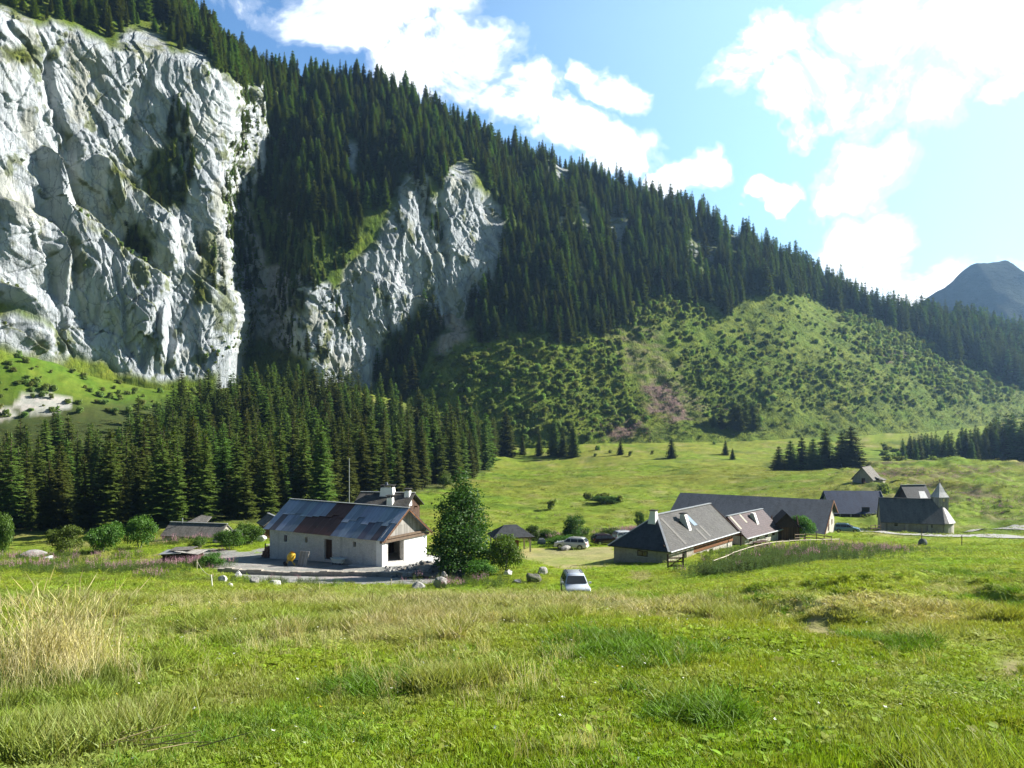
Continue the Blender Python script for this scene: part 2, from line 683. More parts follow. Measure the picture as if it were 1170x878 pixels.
SUN_AZ, SUN_EL = 72.0, 31.0            # to the right of the view, a little ahead
sd = bpy.data.lights.new('sun', 'SUN')
sd.energy = 5.0
sd.angle = R(.5)
sd.color = (1, .95, .86)
sun = link(bpy.data.objects.new('sun', sd))
sdir = Vector((math.sin(R(SUN_AZ)) * math.cos(R(SUN_EL)), math.cos(R(SUN_AZ)) * math.cos(R(SUN_EL)), math.sin(R(SUN_EL))))
sun.rotation_euler = sdir.to_track_quat('Z', 'Y').to_euler()
sun.location = sdir * 300

w = bpy.data.worlds.new('World')
sc.world = w
w.use_nodes = True
wt = w.node_tree


class WT(NT):
    def __init__(self):
        self.t = wt


W = WT()
bg = wt.nodes['Background']
sky = W.n('ShaderNodeTexSky', sky_type='NISHITA', sun_disc=False, sun_elevation=R(SUN_EL), sun_rotation=R(SUN_AZ),
          altitude=1400, air_density=1.0, dust_density=.6, ozone_density=2.0)
dirv = W.n('ShaderNodeTexCoord').outputs['Generated']
sx = W.n('ShaderNodeSeparateXYZ')
W.l(dirv, sx.inputs[0])
yy = W.math('MAXIMUM', sx.outputs[1], .08)
U, V = W.math('DIVIDE', sx.outputs[0], yy), W.math('DIVIDE', sx.outputs[2], yy)
CLOUDS = [(385, 20, 140, 46), (500, 75, 90, 42), (585, 112, 75, 40), (670, 160, 68, 34), (765, 178, 34, 24),
          (885, 65, 62, 50), (1035, 70, 85, 100), (1000, 190, 85, 40), (1000, 265, 80, 42), (925, 115, 50, 36), (1140, 85, 30, 26), (850, 195, 32, 16),
          (690, 85, 26, 26), (1040, 340, 190, 36), (960, 330, 120, 40), (1100, 20, 120, 60), (200, -60, 200, 50), (1350, 60, 150, 150)]
wn = W.noise(dirv, 5.5, 5, .6, .0, 'Color')
ws = W.n('ShaderNodeSeparateColor')
W.l(wn, ws.inputs[0])
U = W.math('ADD', U, W.math('MULTIPLY', W.math('SUBTRACT', ws.outputs[0], .5), .30))
V = W.math('ADD', V, W.math('MULTIPLY', W.math('SUBTRACT', ws.outputs[1], .5), .26))
mx = None
for cx, cy, rx, ry in CLOUDS:
    a = W.math('MULTIPLY', W.math('SUBTRACT', U, (cx - CX) / F), F / rx)
    b = W.math('MULTIPLY', W.math('SUBTRACT', V, -(cy - HY) / F), F / ry)
    d = W.math('SUBTRACT', 1.0, W.math('ADD', W.math('MULTIPLY', a, a), W.math('MULTIPLY', b, b)))
    mx = d if mx is None else W.math('MAXIMUM', mx, d)
mx = W.math('MAXIMUM', mx, -2.0)
n1 = W.noise(dirv, 9, 12, .64, .6)
n2 = W.noise(dirv, 3.2, 6, .55, .2)
den = W.math('ADD', W.math('MULTIPLY', W.math('MINIMUM', W.math('ADD', mx, .14), .85), 1.1), W.math('MULTIPLY', W.math('SUBTRACT', n1, .5), 4.6))
den = W.math('ADD', den, W.math('MULTIPLY', W.math('SUBTRACT', n2, .5), 1.5))
cov = W.ramp(den, [(.0, (0, 0, 0)), (.35, (.18, .18, .18)), (.8, (.72, .72, .72)), (1, (1, 1, 1))], 'EASE')
# thin veil low over the valley and towards the sun
sunv = W.n('ShaderNodeVectorMath', operation='DOT_PRODUCT')
W.l(dirv, sunv.inputs[0])
sunv.inputs[1].default_value = tuple(sdir)
veil = W.ramp(sunv.outputs['Value'], [(.32, (0, 0, 0)), (.95, (.68, .68, .68))])
skyc = W.mix(1, sky.outputs[0], (.93, 1.22, 1.36), 'MULTIPLY')
bright = W.ramp(sunv.outputs['Value'], [(-.2, (8.5, 9, 9.6)), (.5, (10.5, 10.7, 11)), (.9, (14, 13.6, 13))])
k = W.mix(veil, skyc, (6.6, 9.6, 11))
n3 = W.noise(dirv, 6, 8, .6, .3)
bright = W.mix(W.ramp(n3, [(.38, (.9, .9, .9)), (.58, (0, 0, 0))]), bright, W.mix(1, bright, (.66, .72, .80), 'MULTIPLY'))
k = W.mix(cov, k, bright)
# sky dimmed overhead and behind the camera to weaken the ambient fill
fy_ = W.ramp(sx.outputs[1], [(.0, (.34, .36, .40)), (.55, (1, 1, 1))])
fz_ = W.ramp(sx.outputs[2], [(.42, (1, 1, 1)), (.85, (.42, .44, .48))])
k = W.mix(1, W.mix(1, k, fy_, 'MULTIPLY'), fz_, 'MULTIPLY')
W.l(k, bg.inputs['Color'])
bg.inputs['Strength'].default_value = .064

sc.view_settings.view_transform = 'Standard'
sc.view_settings.look = 'None'
sc.view_settings.exposure = 1.42
sc.view_settings.gamma = 1
sc.render.engine = 'CYCLES'
cy = sc.cycles
cy.max_bounces = 6
cy.diffuse_bounces = 3
cy.glossy_bounces = 2
cy.transmission_bounces = 4
cy.volume_bounces = 0
cy.transparent_max_bounces = 6
cy.caustics_reflective = cy.caustics_refractive = False
cy.use_denoising = True
cy.denoiser = 'OPENIMAGEDENOISE'
cy.sample_clamp_indirect = 6
# ------------------------------------------------------------------ ground colours (what grows where)
def proj(x, y, z):
    y = np.maximum(y, .5)
    return CX + F * x / y, HY - F * z / y


LUSH = np.array((.165, .262, .016))
MID = np.array((.250, .290, .026))
OLIVE = np.array((.185, .185, .040))
STRAW = np.array((.46, .40, .21))
DARKG = np.array((.040, .085, .016))
DIRT = np.array((.26, .20, .13))
GRAV = np.array((.27, .265, .25))
HEATH = np.array((.16, .11, .09))

YARD = [(196, 634), (232, 626), (290, 632), (310, 622), (436, 640), (512, 632), (540, 645), (512, 668), (430, 668), (300, 668), (250, 652)]
TRACK = [(560, 632), (600, 626), (640, 628), (700, 624), (712, 634), (700, 646), (650, 652), (600, 640)]
SPOT = [(726, 655), (742, 653), (747, 660), (735, 665), (722, 661)]


def straw_amount(x, y, px, py):
    n = fbm(x / 4.0, y / 5.5, .3, 4)
    n2 = fbm(x / 1.3, y / 1.6, 3.3, 3)
    s = np.zeros(x.shape)
    g = lambda cx, cy, rx, ry: np.exp(-(((px - cx) / rx) ** 2 + ((py - cy) / ry) ** 2))
    s += .7 * g(70, 745, 85, 40) + .8 * g(330, 722, 260, 16) + .75 * g(620, 698, 260, 14) + .7 * g(240, 690, 300, 14) + .5 * g(760, 690, 240, 12)
    s += .55 * g(480, 735, 90, 40) + .5 * g(1080, 690, 120, 40) + .45 * g(950, 690, 130, 22) + .4 * g(1040, 720, 40, 40) + .35 * g(520, 790, 90, 50)
    return np.clip(.75 * s + .5 * n + .25 * n2 - .16, 0, 1)


def ground_cols(x, y, z):
    px, py = proj(x, y, z)
    d = np.hypot(x, y)
    front = y > 2
    n1 = fbm(x / 9, y / 12, 1.1, 4)
    n2 = fbm(x / 2.2, y / 2.8, 6.1, 4)
    n3 = fbm(x / 45, y / 45, 2.7, 4)
    t = np.clip(.45 + .55 * n1 + .35 * n2, 0, 1)[..., None]
    c = LUSH * (1 - t) + MID * t
    far = smooth(110, 170, d)[..., None]
    tf = np.clip(.5 + .9 * n3 + .4 * n1, 0, 1)[..., None]
    c = c * (1 - far) + (np.array((.150, .225, .022)) * (1 - tf) + np.array((.185, .205, .034)) * tf) * (1 + .3 * n2[..., None]) * far
    s = np.where(front & (d < 110), straw_amount(x, y, px, py), np.clip(.9 * n1 - .25, 0, .6))[..., None]
    c = c * (1 - s * .8) + (STRAW * .75) * s * .8
    dk = smooth(.25, .7, fbm(x / 16, y / 16, 9.2, 4) + .3 * n2)[..., None] * .55
    c = c * (1 - dk) + DARKG * dk
    # heather tinted knoll behind the chapel
    gl = ((1 - smooth(235, 300, px)) * smooth(215, 245, d) * front)[..., None]
    c = c * (1 - gl) + (np.array((.060, .125, .014)) * (1 - tf) + np.array((.12, .170, .024)) * tf) * (1 + .35 * n2[..., None]) * gl
    kn = smooth(960, 1010, px) * smooth(160, 190, d) * (1 - smooth(340, 380, d)) * smooth(.05, .5, fbm(x / 12, y / 12, 5.5, 4))
    c = c * (1 - kn[..., None] * .6) + HEATH * kn[..., None] * .6
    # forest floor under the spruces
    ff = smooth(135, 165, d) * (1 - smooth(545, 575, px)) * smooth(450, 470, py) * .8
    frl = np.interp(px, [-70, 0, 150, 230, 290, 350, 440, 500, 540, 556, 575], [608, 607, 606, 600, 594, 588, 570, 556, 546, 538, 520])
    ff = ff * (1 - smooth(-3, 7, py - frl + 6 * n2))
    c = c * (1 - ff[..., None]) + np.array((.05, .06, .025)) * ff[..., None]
    jx, jy = px + 9 * n2 + 5 * n1, py + 2.2 * n2
    yard = (inpoly(jx, jy, YARD) & front & (d > 70) & (d < 125)).astype(float)
    tr = (inpoly(jx, jy, TRACK) & front & (d > 80) & (d < 125)) * np.clip(.75 + .5 * n1, .2, 1)
    sp = (inpoly(jx, py + n2, SPOT) & front & (d > 70) & (d < 90)) * .8
    g = np.maximum(yard, 0)[..., None]
    c = c * (1 - g) + (GRAV * (1 + .25 * n2[..., None])) * g
    m = np.maximum(tr, sp)[..., None] * .75
    c = c * (1 - m) + (np.array((.34, .28, .17)) * (1 + .2 * n2[..., None])) * m
    # trodden earth on the path at the right
    pth = np.exp(-(((px - (905 + 240 * (py - 700) / 120)) / 42) ** 2)) * smooth(692, 705, py) * (1 - smooth(775, 800, py)) * smooth(.05, .45, n2 + .35 * n1)
    pth = np.maximum(pth, np.exp(-(((px - 1158) / 22) ** 2 + ((py - 765) / 18) ** 2)) * (n2 > -.3))
    pth = np.where(front, pth, 0)[..., None] * .75
    c = c * (1 - pth) + DIRT * pth
    # bare limestone scree at the foot of the wall
    sc_ = np.exp(-(((px - 48) / 40) ** 2 + ((py - 460) / 14) ** 2)) + np.exp(-(((px + 5) / 22) ** 2 + ((py - 474) / 9) ** 2)) + .8 * np.exp(-(((px - 285) / 30) ** 2 + ((py - 425) / 9) ** 2))
    sc_ = smooth(.4, .55, sc_ + .25 * n1 + .1 * n2) * front * (d > 200)
    c = c * (1 - sc_[..., None]) + np.array((.40, .39, .36)) * sc_[..., None]
    bare = np.maximum(np.maximum(yard, tr), np.maximum(pth[..., 0], sc_))
    return np.clip(c, .004, .9), bare


# ------------------------------------------------------------------ ground sheet
def ground_mat():
    m = NT('ground_turf')
    a = m.n('ShaderNodeAttribute', attribute_name='turf').outputs['Color']
    p = m.n('ShaderNodeNewGeometry').outputs['Position']
    n1 = m.noise(p, 3.1, 8, .7)
    n2 = m.noise(p, .55, 6, .65)
    n3 = m.noise(m.mapping(p, (1, 1, 2)), .16, 6, .7)
    k = m.mix(m.ramp(n1, [(.3, (.6, .6, .6)), (.6, (0, 0, 0))]), a, m.mix(1, a, (.62, .68, .6), 'MULTIPLY'))
    k = m.mix(m.ramp(n2, [(.35, (.55, .55, .55)), (.6, (0, 0, 0))]), k, m.mix(1, k, (.68, .74, .7), 'MULTIPLY'))
    k = m.mix(m.ramp(n3, [(.48, (0, 0, 0)), (.68, (.55, .55, .55))]), k, m.mix(1, k, (1.55, 1.25, 1.3), 'MULTIPLY'))
    b = m.bump(n1, .05, .6, m.bump(n2, .4, .6))
    return m.fin(k, .95, b, spec=.05)


ths = np.concatenate([np.linspace(-180, -75, 22)[:-1], np.linspace(-75, -38, 50)[:-1], np.linspace(-38, 38, 620)[:-1], np.linspace(38, 75, 50)[:-1], np.linspace(75, 180, 22)[:-1]])
rs = np.concatenate([[.6], np.geomspace(1.5, 480, 620), np.geomspace(490, 9000, 60)])
TH, RR = np.meshgrid(np.radians(ths), rs)
gx, gy = RR * np.sin(TH), RR * np.cos(TH)
gz = H(gx, gy)
gz = np.where(RR > 480, gz * (1 - smooth(480, 1500, RR)) + (-20) * smooth(480, 1500, RR), gz)
nr, nt = gx.shape
ii = np.arange(nr * nt).reshape(nr, nt)
jj = np.roll(ii, -1, axis=1)
q = np.stack([ii[:-1].ravel(), jj[:-1].ravel(), jj[1:].ravel(), ii[1:].ravel()], 1)
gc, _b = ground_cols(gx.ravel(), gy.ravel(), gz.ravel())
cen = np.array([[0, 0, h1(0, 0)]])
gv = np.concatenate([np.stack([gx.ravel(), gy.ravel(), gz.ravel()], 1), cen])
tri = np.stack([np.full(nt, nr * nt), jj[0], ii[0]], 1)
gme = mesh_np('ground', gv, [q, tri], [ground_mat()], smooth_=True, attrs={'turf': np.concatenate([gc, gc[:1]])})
tag(link(bpy.data.objects.new('ground', gme)), kind='structure')

# ------------------------------------------------------------------ the mountain: a sheet from the foot of the slope over the ridge
ST = {
    -420: [(398, 250), (390, 262), (-60, 285), (-140, 330), (-260, 400)],
    -150: [(404, 285), (395, 292), (0, 315), (-80, 360), (-200, 430)],
    0: [(420, 318), (400, 323), (25, 345), (-40, 390), (-130, 450)],
    60: [(428, 340), (405, 346), (28, 362), (-30, 405), (-110, 455)],
    130: [(445, 358), (425, 362), (50, 378), (0, 414), (-70, 466)],
    200: [(450, 370), (437, 374), (62, 390), (28, 424), (-5, 468)],
    240: [(440, 378), (420, 383), (72, 398), (50, 432), (38, 474)],
    264: [(405, 388), (390, 392), (95, 406), (72, 436), (62, 478)],
    278: [(412, 436), (392, 444), (100, 456), (86, 468), (76, 490)],
    310: [(422, 436), (396, 443), (235, 455), (210, 464), (95, 484), (84, 506)],
    328: [(440, 424), (425, 430), (265, 440), (225, 452), (150, 478), (84, 512)],
    348: [(450, 404), (440, 409), (280, 420), (240, 432), (180, 464), (88, 520)],
    430: [(455, 422), (436, 430), (260, 442), (225, 454), (150, 492), (97, 535)],
    480: [(485, 405), (420, 432), (365, 446), (195, 462), (165, 492), (118, 542)],
    540: [(500, 403), (425, 424), (362, 452), (205, 476), (190, 500), (155, 556)],
    572: [(505, 404), (420, 426), (335, 460), (252, 482), (225, 504), (170, 565)],
    620: [(512, 406), (440, 425), (370, 450), (290, 484), (240, 520), (185, 578)],
    700: [(514, 414), (440, 447), (350, 484), (280, 520), (240, 550), (218, 590)],
    800: [(513, 430), (440, 470), (340, 520), (290, 560), (262, 590), (252, 615)],
    900: [(508, 450), (440, 490), (340, 560), (318, 590), (306, 615)],
    1000: [(505, 480), (440, 525), (380, 600), (366, 630), (358, 660)],
    1100: [(498, 530), (450, 570), (415, 640), (392, 680), (380, 720)],
    1170: [(488, 570), (450, 625), (430, 680), (405, 720), (394, 770)],
    1350: [(470, 680), (450, 720), (430, 780), (418, 830), (412, 880)],
    1600: [(466, 800), (455, 850), (440, 900), (432, 950), (428, 1000)],
}
skey = sorted(ST)
mpx = np.concatenate([np.linspace(-420, -30, 70)[:-1], np.linspace(-30, 600, 690)[:-1], np.linspace(600, 1180, 230)[:-1], np.linspace(1180, 1600, 40)])
NV = 430


def interp_st(vals, pxs):
    return np.interp(pxs, skey, vals)


foot = interp_st([ST[k][0][0] for k in skey], mpx)
ridge = interp_st([ST[k][-1][0] for k in skey], mpx)
vv = np.linspace(0, 1, NV)
MPX = np.repeat(mpx[None, :], NV, 0)
MPY = foot[None, :] + (ridge - foot)[None, :] * vv[:, None]


def st_depth(k, py):
    a = ST[k]
    p = np.array([q[0] for q in a], float)[::-1]
    Yv = np.array([q[1] for q in a], float)[::-1]
    out = np.interp(py, p, Yv)
    s0 = (Yv[0] - Yv[1]) / (p[0] - p[1])
    out = np.where(py < p[0], Yv[0] + (py - p[0]) * s0, out)
    s1 = (Yv[-1] - Yv[-2]) / (p[-1] - p[-2])
    return np.where(py > p[-1], Yv[-1] + (py - p[-1]) * s1 * .6, out)


MY = np.zeros_like(MPX)
kk = np.clip(np.searchsorted(skey, mpx, side='right') - 1, 0, len(skey) - 2)
for k in range(len(skey) - 1):
    m_ = np.nonzero(kk == k)[0]
    if not len(m_):
        continue
    a, b = skey[k], skey[k + 1]
    t = ((mpx[m_] - a) / (b - a))[None, :]
    MY[:, m_] = st_depth(a, MPY[:, m_]) * (1 - t) + st_depth(b, MPY[:, m_]) * t


def box_blur(A, n, it=2):
    for _ in range(it):
        for ax in (0, 1):
            P_ = np.pad(A, [(n, n) if i == ax else (0, 0) for i in range(2)], mode='edge')
            c_ = np.cumsum(P_, axis=ax)
            z_ = np.zeros_like(np.take(c_, [0], ax))
            c_ = np.concatenate([z_, c_], ax)
            L = A.shape[ax]
            hi = np.take(c_, np.arange(2 * n + 1, 2 * n + 1 + L), ax)
            lo = np.take(c_, np.arange(0, L), ax)
            A = (hi - lo) / (2 * n + 1)
    return A


MY = box_blur(MY, 4, 2)

ROCK_A = [(-500, -260), (-30, 12), (20, 18), (42, 30), (85, 30), (98, 44), (130, 60), (150, 38), (172, 42), (200, 60), (235, 58), (264, 98), (266, 150),
          (256, 200), (254, 260), (262, 310), (273, 350), (274, 392), (272, 414), (240, 430), (205, 434), (186, 440), (150, 428), (110, 412), (75, 402), (52, 378), (30, 362), (0, 345), (-500, 330)]
ROCK_A2 = [(-500, 340), (5, 362), (40, 380), (78, 410), (40, 408), (0, 395), (-500, 400)]
ROCK_B = [(262, 95), (305, 98), (302, 180), (285, 240), (300, 300), (330, 312), (400, 330), (380, 430), (350, 410), (300, 388), (272, 385), (262, 310), (254, 260)]
ROCK_C = [(395, 310), (440, 268), (462, 205), (472, 196), (484, 188), (494, 232), (512, 205), (527, 188), (547, 222), (575, 258), (566, 330), (545, 345), (528, 372), (500, 372), (478, 352), (440, 392), (426, 442), (362, 442), (356, 412), (330, 392), (362, 345)]
ROCK_D = [[(630, 178), (645, 172), (648, 240), (636, 262)], [(657, 232), (664, 228), (674, 262), (664, 268)], [(693, 240), (704, 238), (716, 278), (700, 285)],
          [(782, 272), (812, 280), (818, 298), (786, 296)], [(396, 162), (408, 165), (408, 196), (397, 192)], [(320, 225), (340, 230), (332, 250), (318, 245)], [(826, 270), (842, 268), (842, 284), (828, 284)],
          [(500, 388), (522, 374), (538, 372), (534, 388), (512, 404), (500, 408)]]
WALL_GREEN = [[(186, 172), (200, 122), (214, 130), (218, 165), (220, 205), (205, 238), (188, 242), (165, 222), (160, 190)],
              [(140, 258), (156, 258), (180, 292), (172, 304), (148, 290)], [(116, 178), (124, 182), (168, 222), (160, 228), (128, 206)],
              [(92, 262), (100, 258), (146, 292), (140, 296)], [(200, 320), (222, 312), (256, 352), (236, 360), (212, 342)], [(222, 270), (252, 300), (258, 345), (240, 330), (225, 300)],
              [(0, 52), (40, 60), (45, 75), (10, 72)], [(330, 330), (352, 322), (352, 378), (336, 390), (322, 372)], [(480, 225), (492, 235), (510, 275), (498, 280)]]
sx_, sy_ = MPX, MPY
wob = lambda f, a, s: a * fbm(MPX / f, MPY / f, s, 4)
jx, jy = MPX + wob(28, 9, 1.7), MPY + wob(26, 9, 4.9)
rockA = inpoly(jx, jy, ROCK_A) | inpoly(jx, jy, ROCK_A2)
rockB = inpoly(jx, jy, ROCK_B)
rockC = inpoly(jx, jy, ROCK_C)
rockD = np.zeros_like(rockA)
for q_ in ROCK_D:
    rockD |= inpoly(MPX + wob(14, 5, 2.2), MPY + wob(14, 5, 7.2), q_)
green = np.zeros_like(rockA)
jx2, jy2 = MPX + wob(16, 9, 3.1), MPY + wob(16, 9, 6.4)
for q_ in WALL_GREEN:
    green |= inpoly(jx2, jy2, q_)
rock = (rockA | rockB | rockC | rockD).astype(float)
rock_s = box_blur(rock, 3, 2)
steep = box_blur((rockA | rockC | rockB).astype(float), 9, 2)
steep = np.clip(steep * 1.6 - .5, 0, 1)

# relief: tilted slabs, ledges, vertical flutes and cracks
MX3 = (MPX - CX) / F * MY
MZ3 = -(MPY - HY) / F * MY
wx, wy, wz = MX3, MY, MZ3
rel = np.zeros_like(wx)
dw = 3.6 * fbm(wx / 40, wy / 40, wz / 40, 3)
# inclined strata (dipping to the right) and vertical flutes
ac_, al_ = wx * .92 + wz * .40 + 1.1 * dw, wx * .40 - wz * .92
s1 = (wx * .50 + wz * .62 + dw) / 16
s2 = (wx * 1.0 - wz * .16 + 1.3 * dw) / 9.5
big = fbm(wx / 46, wy / 80, wz / 62, 3)
flute = 1 - np.abs(noise3(s2, wz / 55, .4 + wy * .002)) * 2
flute2 = 1 - np.abs(noise3((wx - wz * .10 + .6 * dw) / 3.4, wz / 24, 9.4)) * 2
saw = s1 - np.floor(s1)
saw = np.where(saw < .82, saw / .82, (1 - saw) / .18)
rg = lambda a, b, s: 1 - np.abs(noise3(a, b, s)) * 2
low = smooth(260, 360, MPY + .25 * MPX)
slabs = 4.6 * rg(ac_ / 13, al_ / 85, 1.3) + 2.3 * rg(ac_ / 5.2, al_ / 42, 6.1) + 1.0 * rg(ac_ / 2.3, al_ / 20, 2.4)
sawn = ac_ / 11 + .35 * noise3(ac_ / 20, al_ / 50, 8.8)
sawn = sawn - np.floor(sawn)
slabs = slabs + 3.4 * np.where(sawn < .86, sawn / .86, (1 - sawn) / .14) * smooth(-.2, .2, fbm(wx / 42, wz / 42, 2.2, 2))
cols_ = 2.6 * flute + 2.0 * rg((wx - wz * .12 + .8 * dw) / 4.6, wz / 40, 9.9) + .9 * flute2


def facets(a, b, seed, tilt):
    """broken plates: every cell of the plan is one flat facet with its own offset and tilt"""
    ia, ib = np.floor(a).astype(int), np.floor(b).astype(int)
    best = np.full(a.shape, 1e9)
    out = np.zeros(a.shape)
    for i in (-1, 0, 1):
        for j in (-1, 0, 1):
            h = _p[(_p[(ia + i + seed) & 255] + ib + j) & 255]
            h2, h3 = _p[(h + 77) & 255], _p[(h + 151) & 255]
            da, db = a - (ia + i + .1 + .8 * h / 255.), b - (ib + j + .1 + .8 * h2 / 255.)
            d2 = da * da + db * db
            val = (h3 / 255. - .5) + tilt * (da * (_p[(h + 13) & 255] / 127.5 - 1) + db * (_p[(h + 29) & 255] / 127.5 - 1))
            m = d2 < best
            best = np.where(m, d2, best)
            out = np.where(m, val, out)
    return out


fw_ = .12 * fbm(wx / 9, wy / 9, wz / 9, 3)
fac = 4.0 * facets(ac_ / 13 + fw_, al_ / 48 + fw_, 3, .7) + 2.0 * facets(ac_ / 4.6 + fw_, al_ / 22, 41, .6) + 1.0 * facets(ac_ / 1.7, al_ / 9.0, 90, .6) + .9 * facets((wx - .2 * wz) / 3.2 + fw_, wz / 17, 17, .9) * low
rel += 6.0 * fbm(wx / 60, wy / 90, wz / 75, 3) + .34 * slabs * (1 - .5 * low) + cols_ * (.08 + .42 * low) + fac
rel += 1.2 * saw * smooth(-.25, .25, fbm(wx / 50, wz / 50, 8.1, 2))
crk = np.abs(noise3((wx * .8 + wz * .25) / 15 + .3 * dw / 7, (wz - .3 * wx) / 40, 3.3))
rel -= 1.2 * (1 - smooth(0, .06, crk))
crk2 = np.abs(noise3((wx - wz * .45) / 8, (wz + .6 * wx) / 24, 7.3))
rel -= 1.3 * (1 - smooth(0, .08, crk2))
rel += .45 * fbm(ac_ / 4, wy / 7, al_ / 14, 4, .55) + .3 * fbm(ac_ / 1.2, wy / 1.7, al_ / 4.5, 3, .6)


def ledge(pts, drop, width, amp):
    """below the line the wall stands out, fading downwards"""
    xs, ys = zip(*pts)
    yl = np.interp(MPX, xs, ys) + 2.5 * fbm(MPX / 13, MPX * 0, 3.7, 3)
    on = smooth(xs[0] - 8, xs[0] + 8, MPX) * (1 - smooth(xs[-1] - 8, xs[-1] + 8, MPX))
    dd = MPY - yl
    return amp * on * smooth(-width, width, dd) * (1 - smooth(drop * .3, drop, dd))


def gully(pts, width, depth):
    """crack running down the wall: pts from top to bottom"""
    xs, ys = zip(*pts)
    xl = np.interp(MPY, ys, xs) + 2.0 * fbm(MPX * 0, MPY / 15, 3.7, 3)
    on = smooth(ys[0] - 8, ys[0] + 8, MPY) * (1 - smooth(ys[-1] - 12, ys[-1] + 5, MPY))
    dd = (MPX - xl) / width
    return -depth * on * np.exp(-dd * dd)


rel += ledge([(50, 168), (85, 236), (120, 268), (146, 290), (190, 318)], 130, 3, 17)
rel += ledge([(112, 178), (140, 202), (168, 224), (200, 250)], 70, 3, 11)
rel += ledge([(0, 230), (45, 255), (75, 300)], 80, 3, 9)
rel += ledge([(0, 325), (30, 350), (60, 385), (78, 405)], 60, 3, 14)
rel += gully([(56, 62), (54, 90), (66, 140), (82, 170)], 5, 8)
rel += gully([(78, 165), (80, 205), (84, 245)], 9, 9)
rel += gully([(152, 112), (150, 140), (160, 165)], 7, 6)
rel += gully([(30, 270), (48, 300), (62, 345)], 7, 6)
rel += gully([(70, 272), (82, 320), (100, 395)], 5, 4)
rel += gully([(185, 340), (172, 380), (160, 425)], 5, 5)
rel += gully([(192, 370), (193, 400), (190, 430)], 4, 4)
rel += gully([(120, 300), (138, 350), (150, 410)], 5, 4)
rel += gully([(222, 250), (226, 275), (232, 300)], 5, 6)
rel += gully([(246, 60), (256, 85), (262, 110)], 4, 6)
rel += gully([(166, 60), (172, 90), (162, 118)], 4, 4)
rel += gully([(500, 210), (504, 262), (512, 322)], 4, 5)
rel += gully([(478, 250), (494, 290), (505, 335), (512, 370)], 4, 5)
rel += ledge([(415, 308), (440, 322), (470, 338), (495, 345)], 60, 3, 4)
rel += gully([(470, 190), (478, 220), (486, 255)], 6, 5)
amp = steep * .60 + .22 * box_blur(rockD.astype(float), 3, 2)
soft = 1.8 * fbm(wx / 34, wy / 34, wz / 34, 4) + .9 * fbm(wx / 9, wy / 9, wz / 9, 3)
ribs = 5.0 * (1 - np.abs(noise3(wx / 30 + .004 * wz, wy / 60, 5.1)) * 2) * smooth(.28, .6, np.repeat(vv[:, None], len(mpx), 1)) * smooth(380, 600, MPX) * box_blur(inpoly(MPX, MPY, [(300, 90), (345, 55), (420, 70), (520, 120), (600, 165), (700, 205), (800, 240), (880, 280), (950, 315), (1050, 350), (1180, 375), (1180, 445), (1100, 400), (985, 345), (905, 320), (800, 330), (690, 360), (560, 380), (540, 300), (440, 240), (300, 215)]).astype(float), 10, 2)
rel = rel * (1 - .45 * np.exp(-((MPX - 264) / 13) ** 2))
disp = rel * amp + (soft + ribs) * (1 - np.clip(steep, 0, 1))
edge = smooth(0, .03, vv)[:, None]
disp = disp * edge
# push along the outward horizontal normal of the unbroken wall
bx, by = box_blur(MX3, 10, 2), box_blur(MY, 10, 2)
tx, ty = np.gradient(bx, axis=1), np.gradient(by, axis=1)
ln = np.hypot(tx, ty) + 1e-9
nx, ny = ty / ln, -tx / ln
edge_px = np.interp(MPY, [60, 90, 150, 200, 260, 310, 350, 390, 420], [0, 2, 5, -8, -10, -2, 9, 5, 2]) + 4 * fbm(MPY / 16, MPX * 0, 2.9, 3)
MX3 = MX3 + nx * disp + edge_px / F * MY * np.exp(-((MPX - 268) / 17) ** 2)
MY = MY + ny * disp * 1.0
MZ3 = MZ3 + .25 * disp * (1 - np.clip(steep, 0, 1))
# foot row sinks into the meadow, back rows fall away behind the ridge
fr = []
fx, fy = MX3[0].copy(), MY[0].copy()
MZ3[0] = np.minimum(MZ3[0], H0(fx, fy) - 1.0)
fr.append((fx - 2 * nx[0] * -1 * 0, fy, MZ3[0] - 14))
back = []
for s_, dz in ((25, 4), (70, 22), (160, 60), (400, 150)):
    back.append((MX3[-1] - nx[-1] * s_ * .6, MY[-1] + s_ * .9, MZ3[-1] - dz + 4 * fbm(MX3[-1] / 40, MX3[-1] * 0, s_ * .1, 3)))
AX = np.vstack([fr[0][0][None], MX3] + [b[0][None] for b in back])
AY = np.vstack([fr[0][1][None], MY] + [b[1][None] for b in back])
AZ = np.vstack([fr[0][2][None], MZ3] + [b[2][None] for b in back])
padm = lambda A: np.vstack([A[:1], A, np.repeat(A[-1:], len(back), 0)])

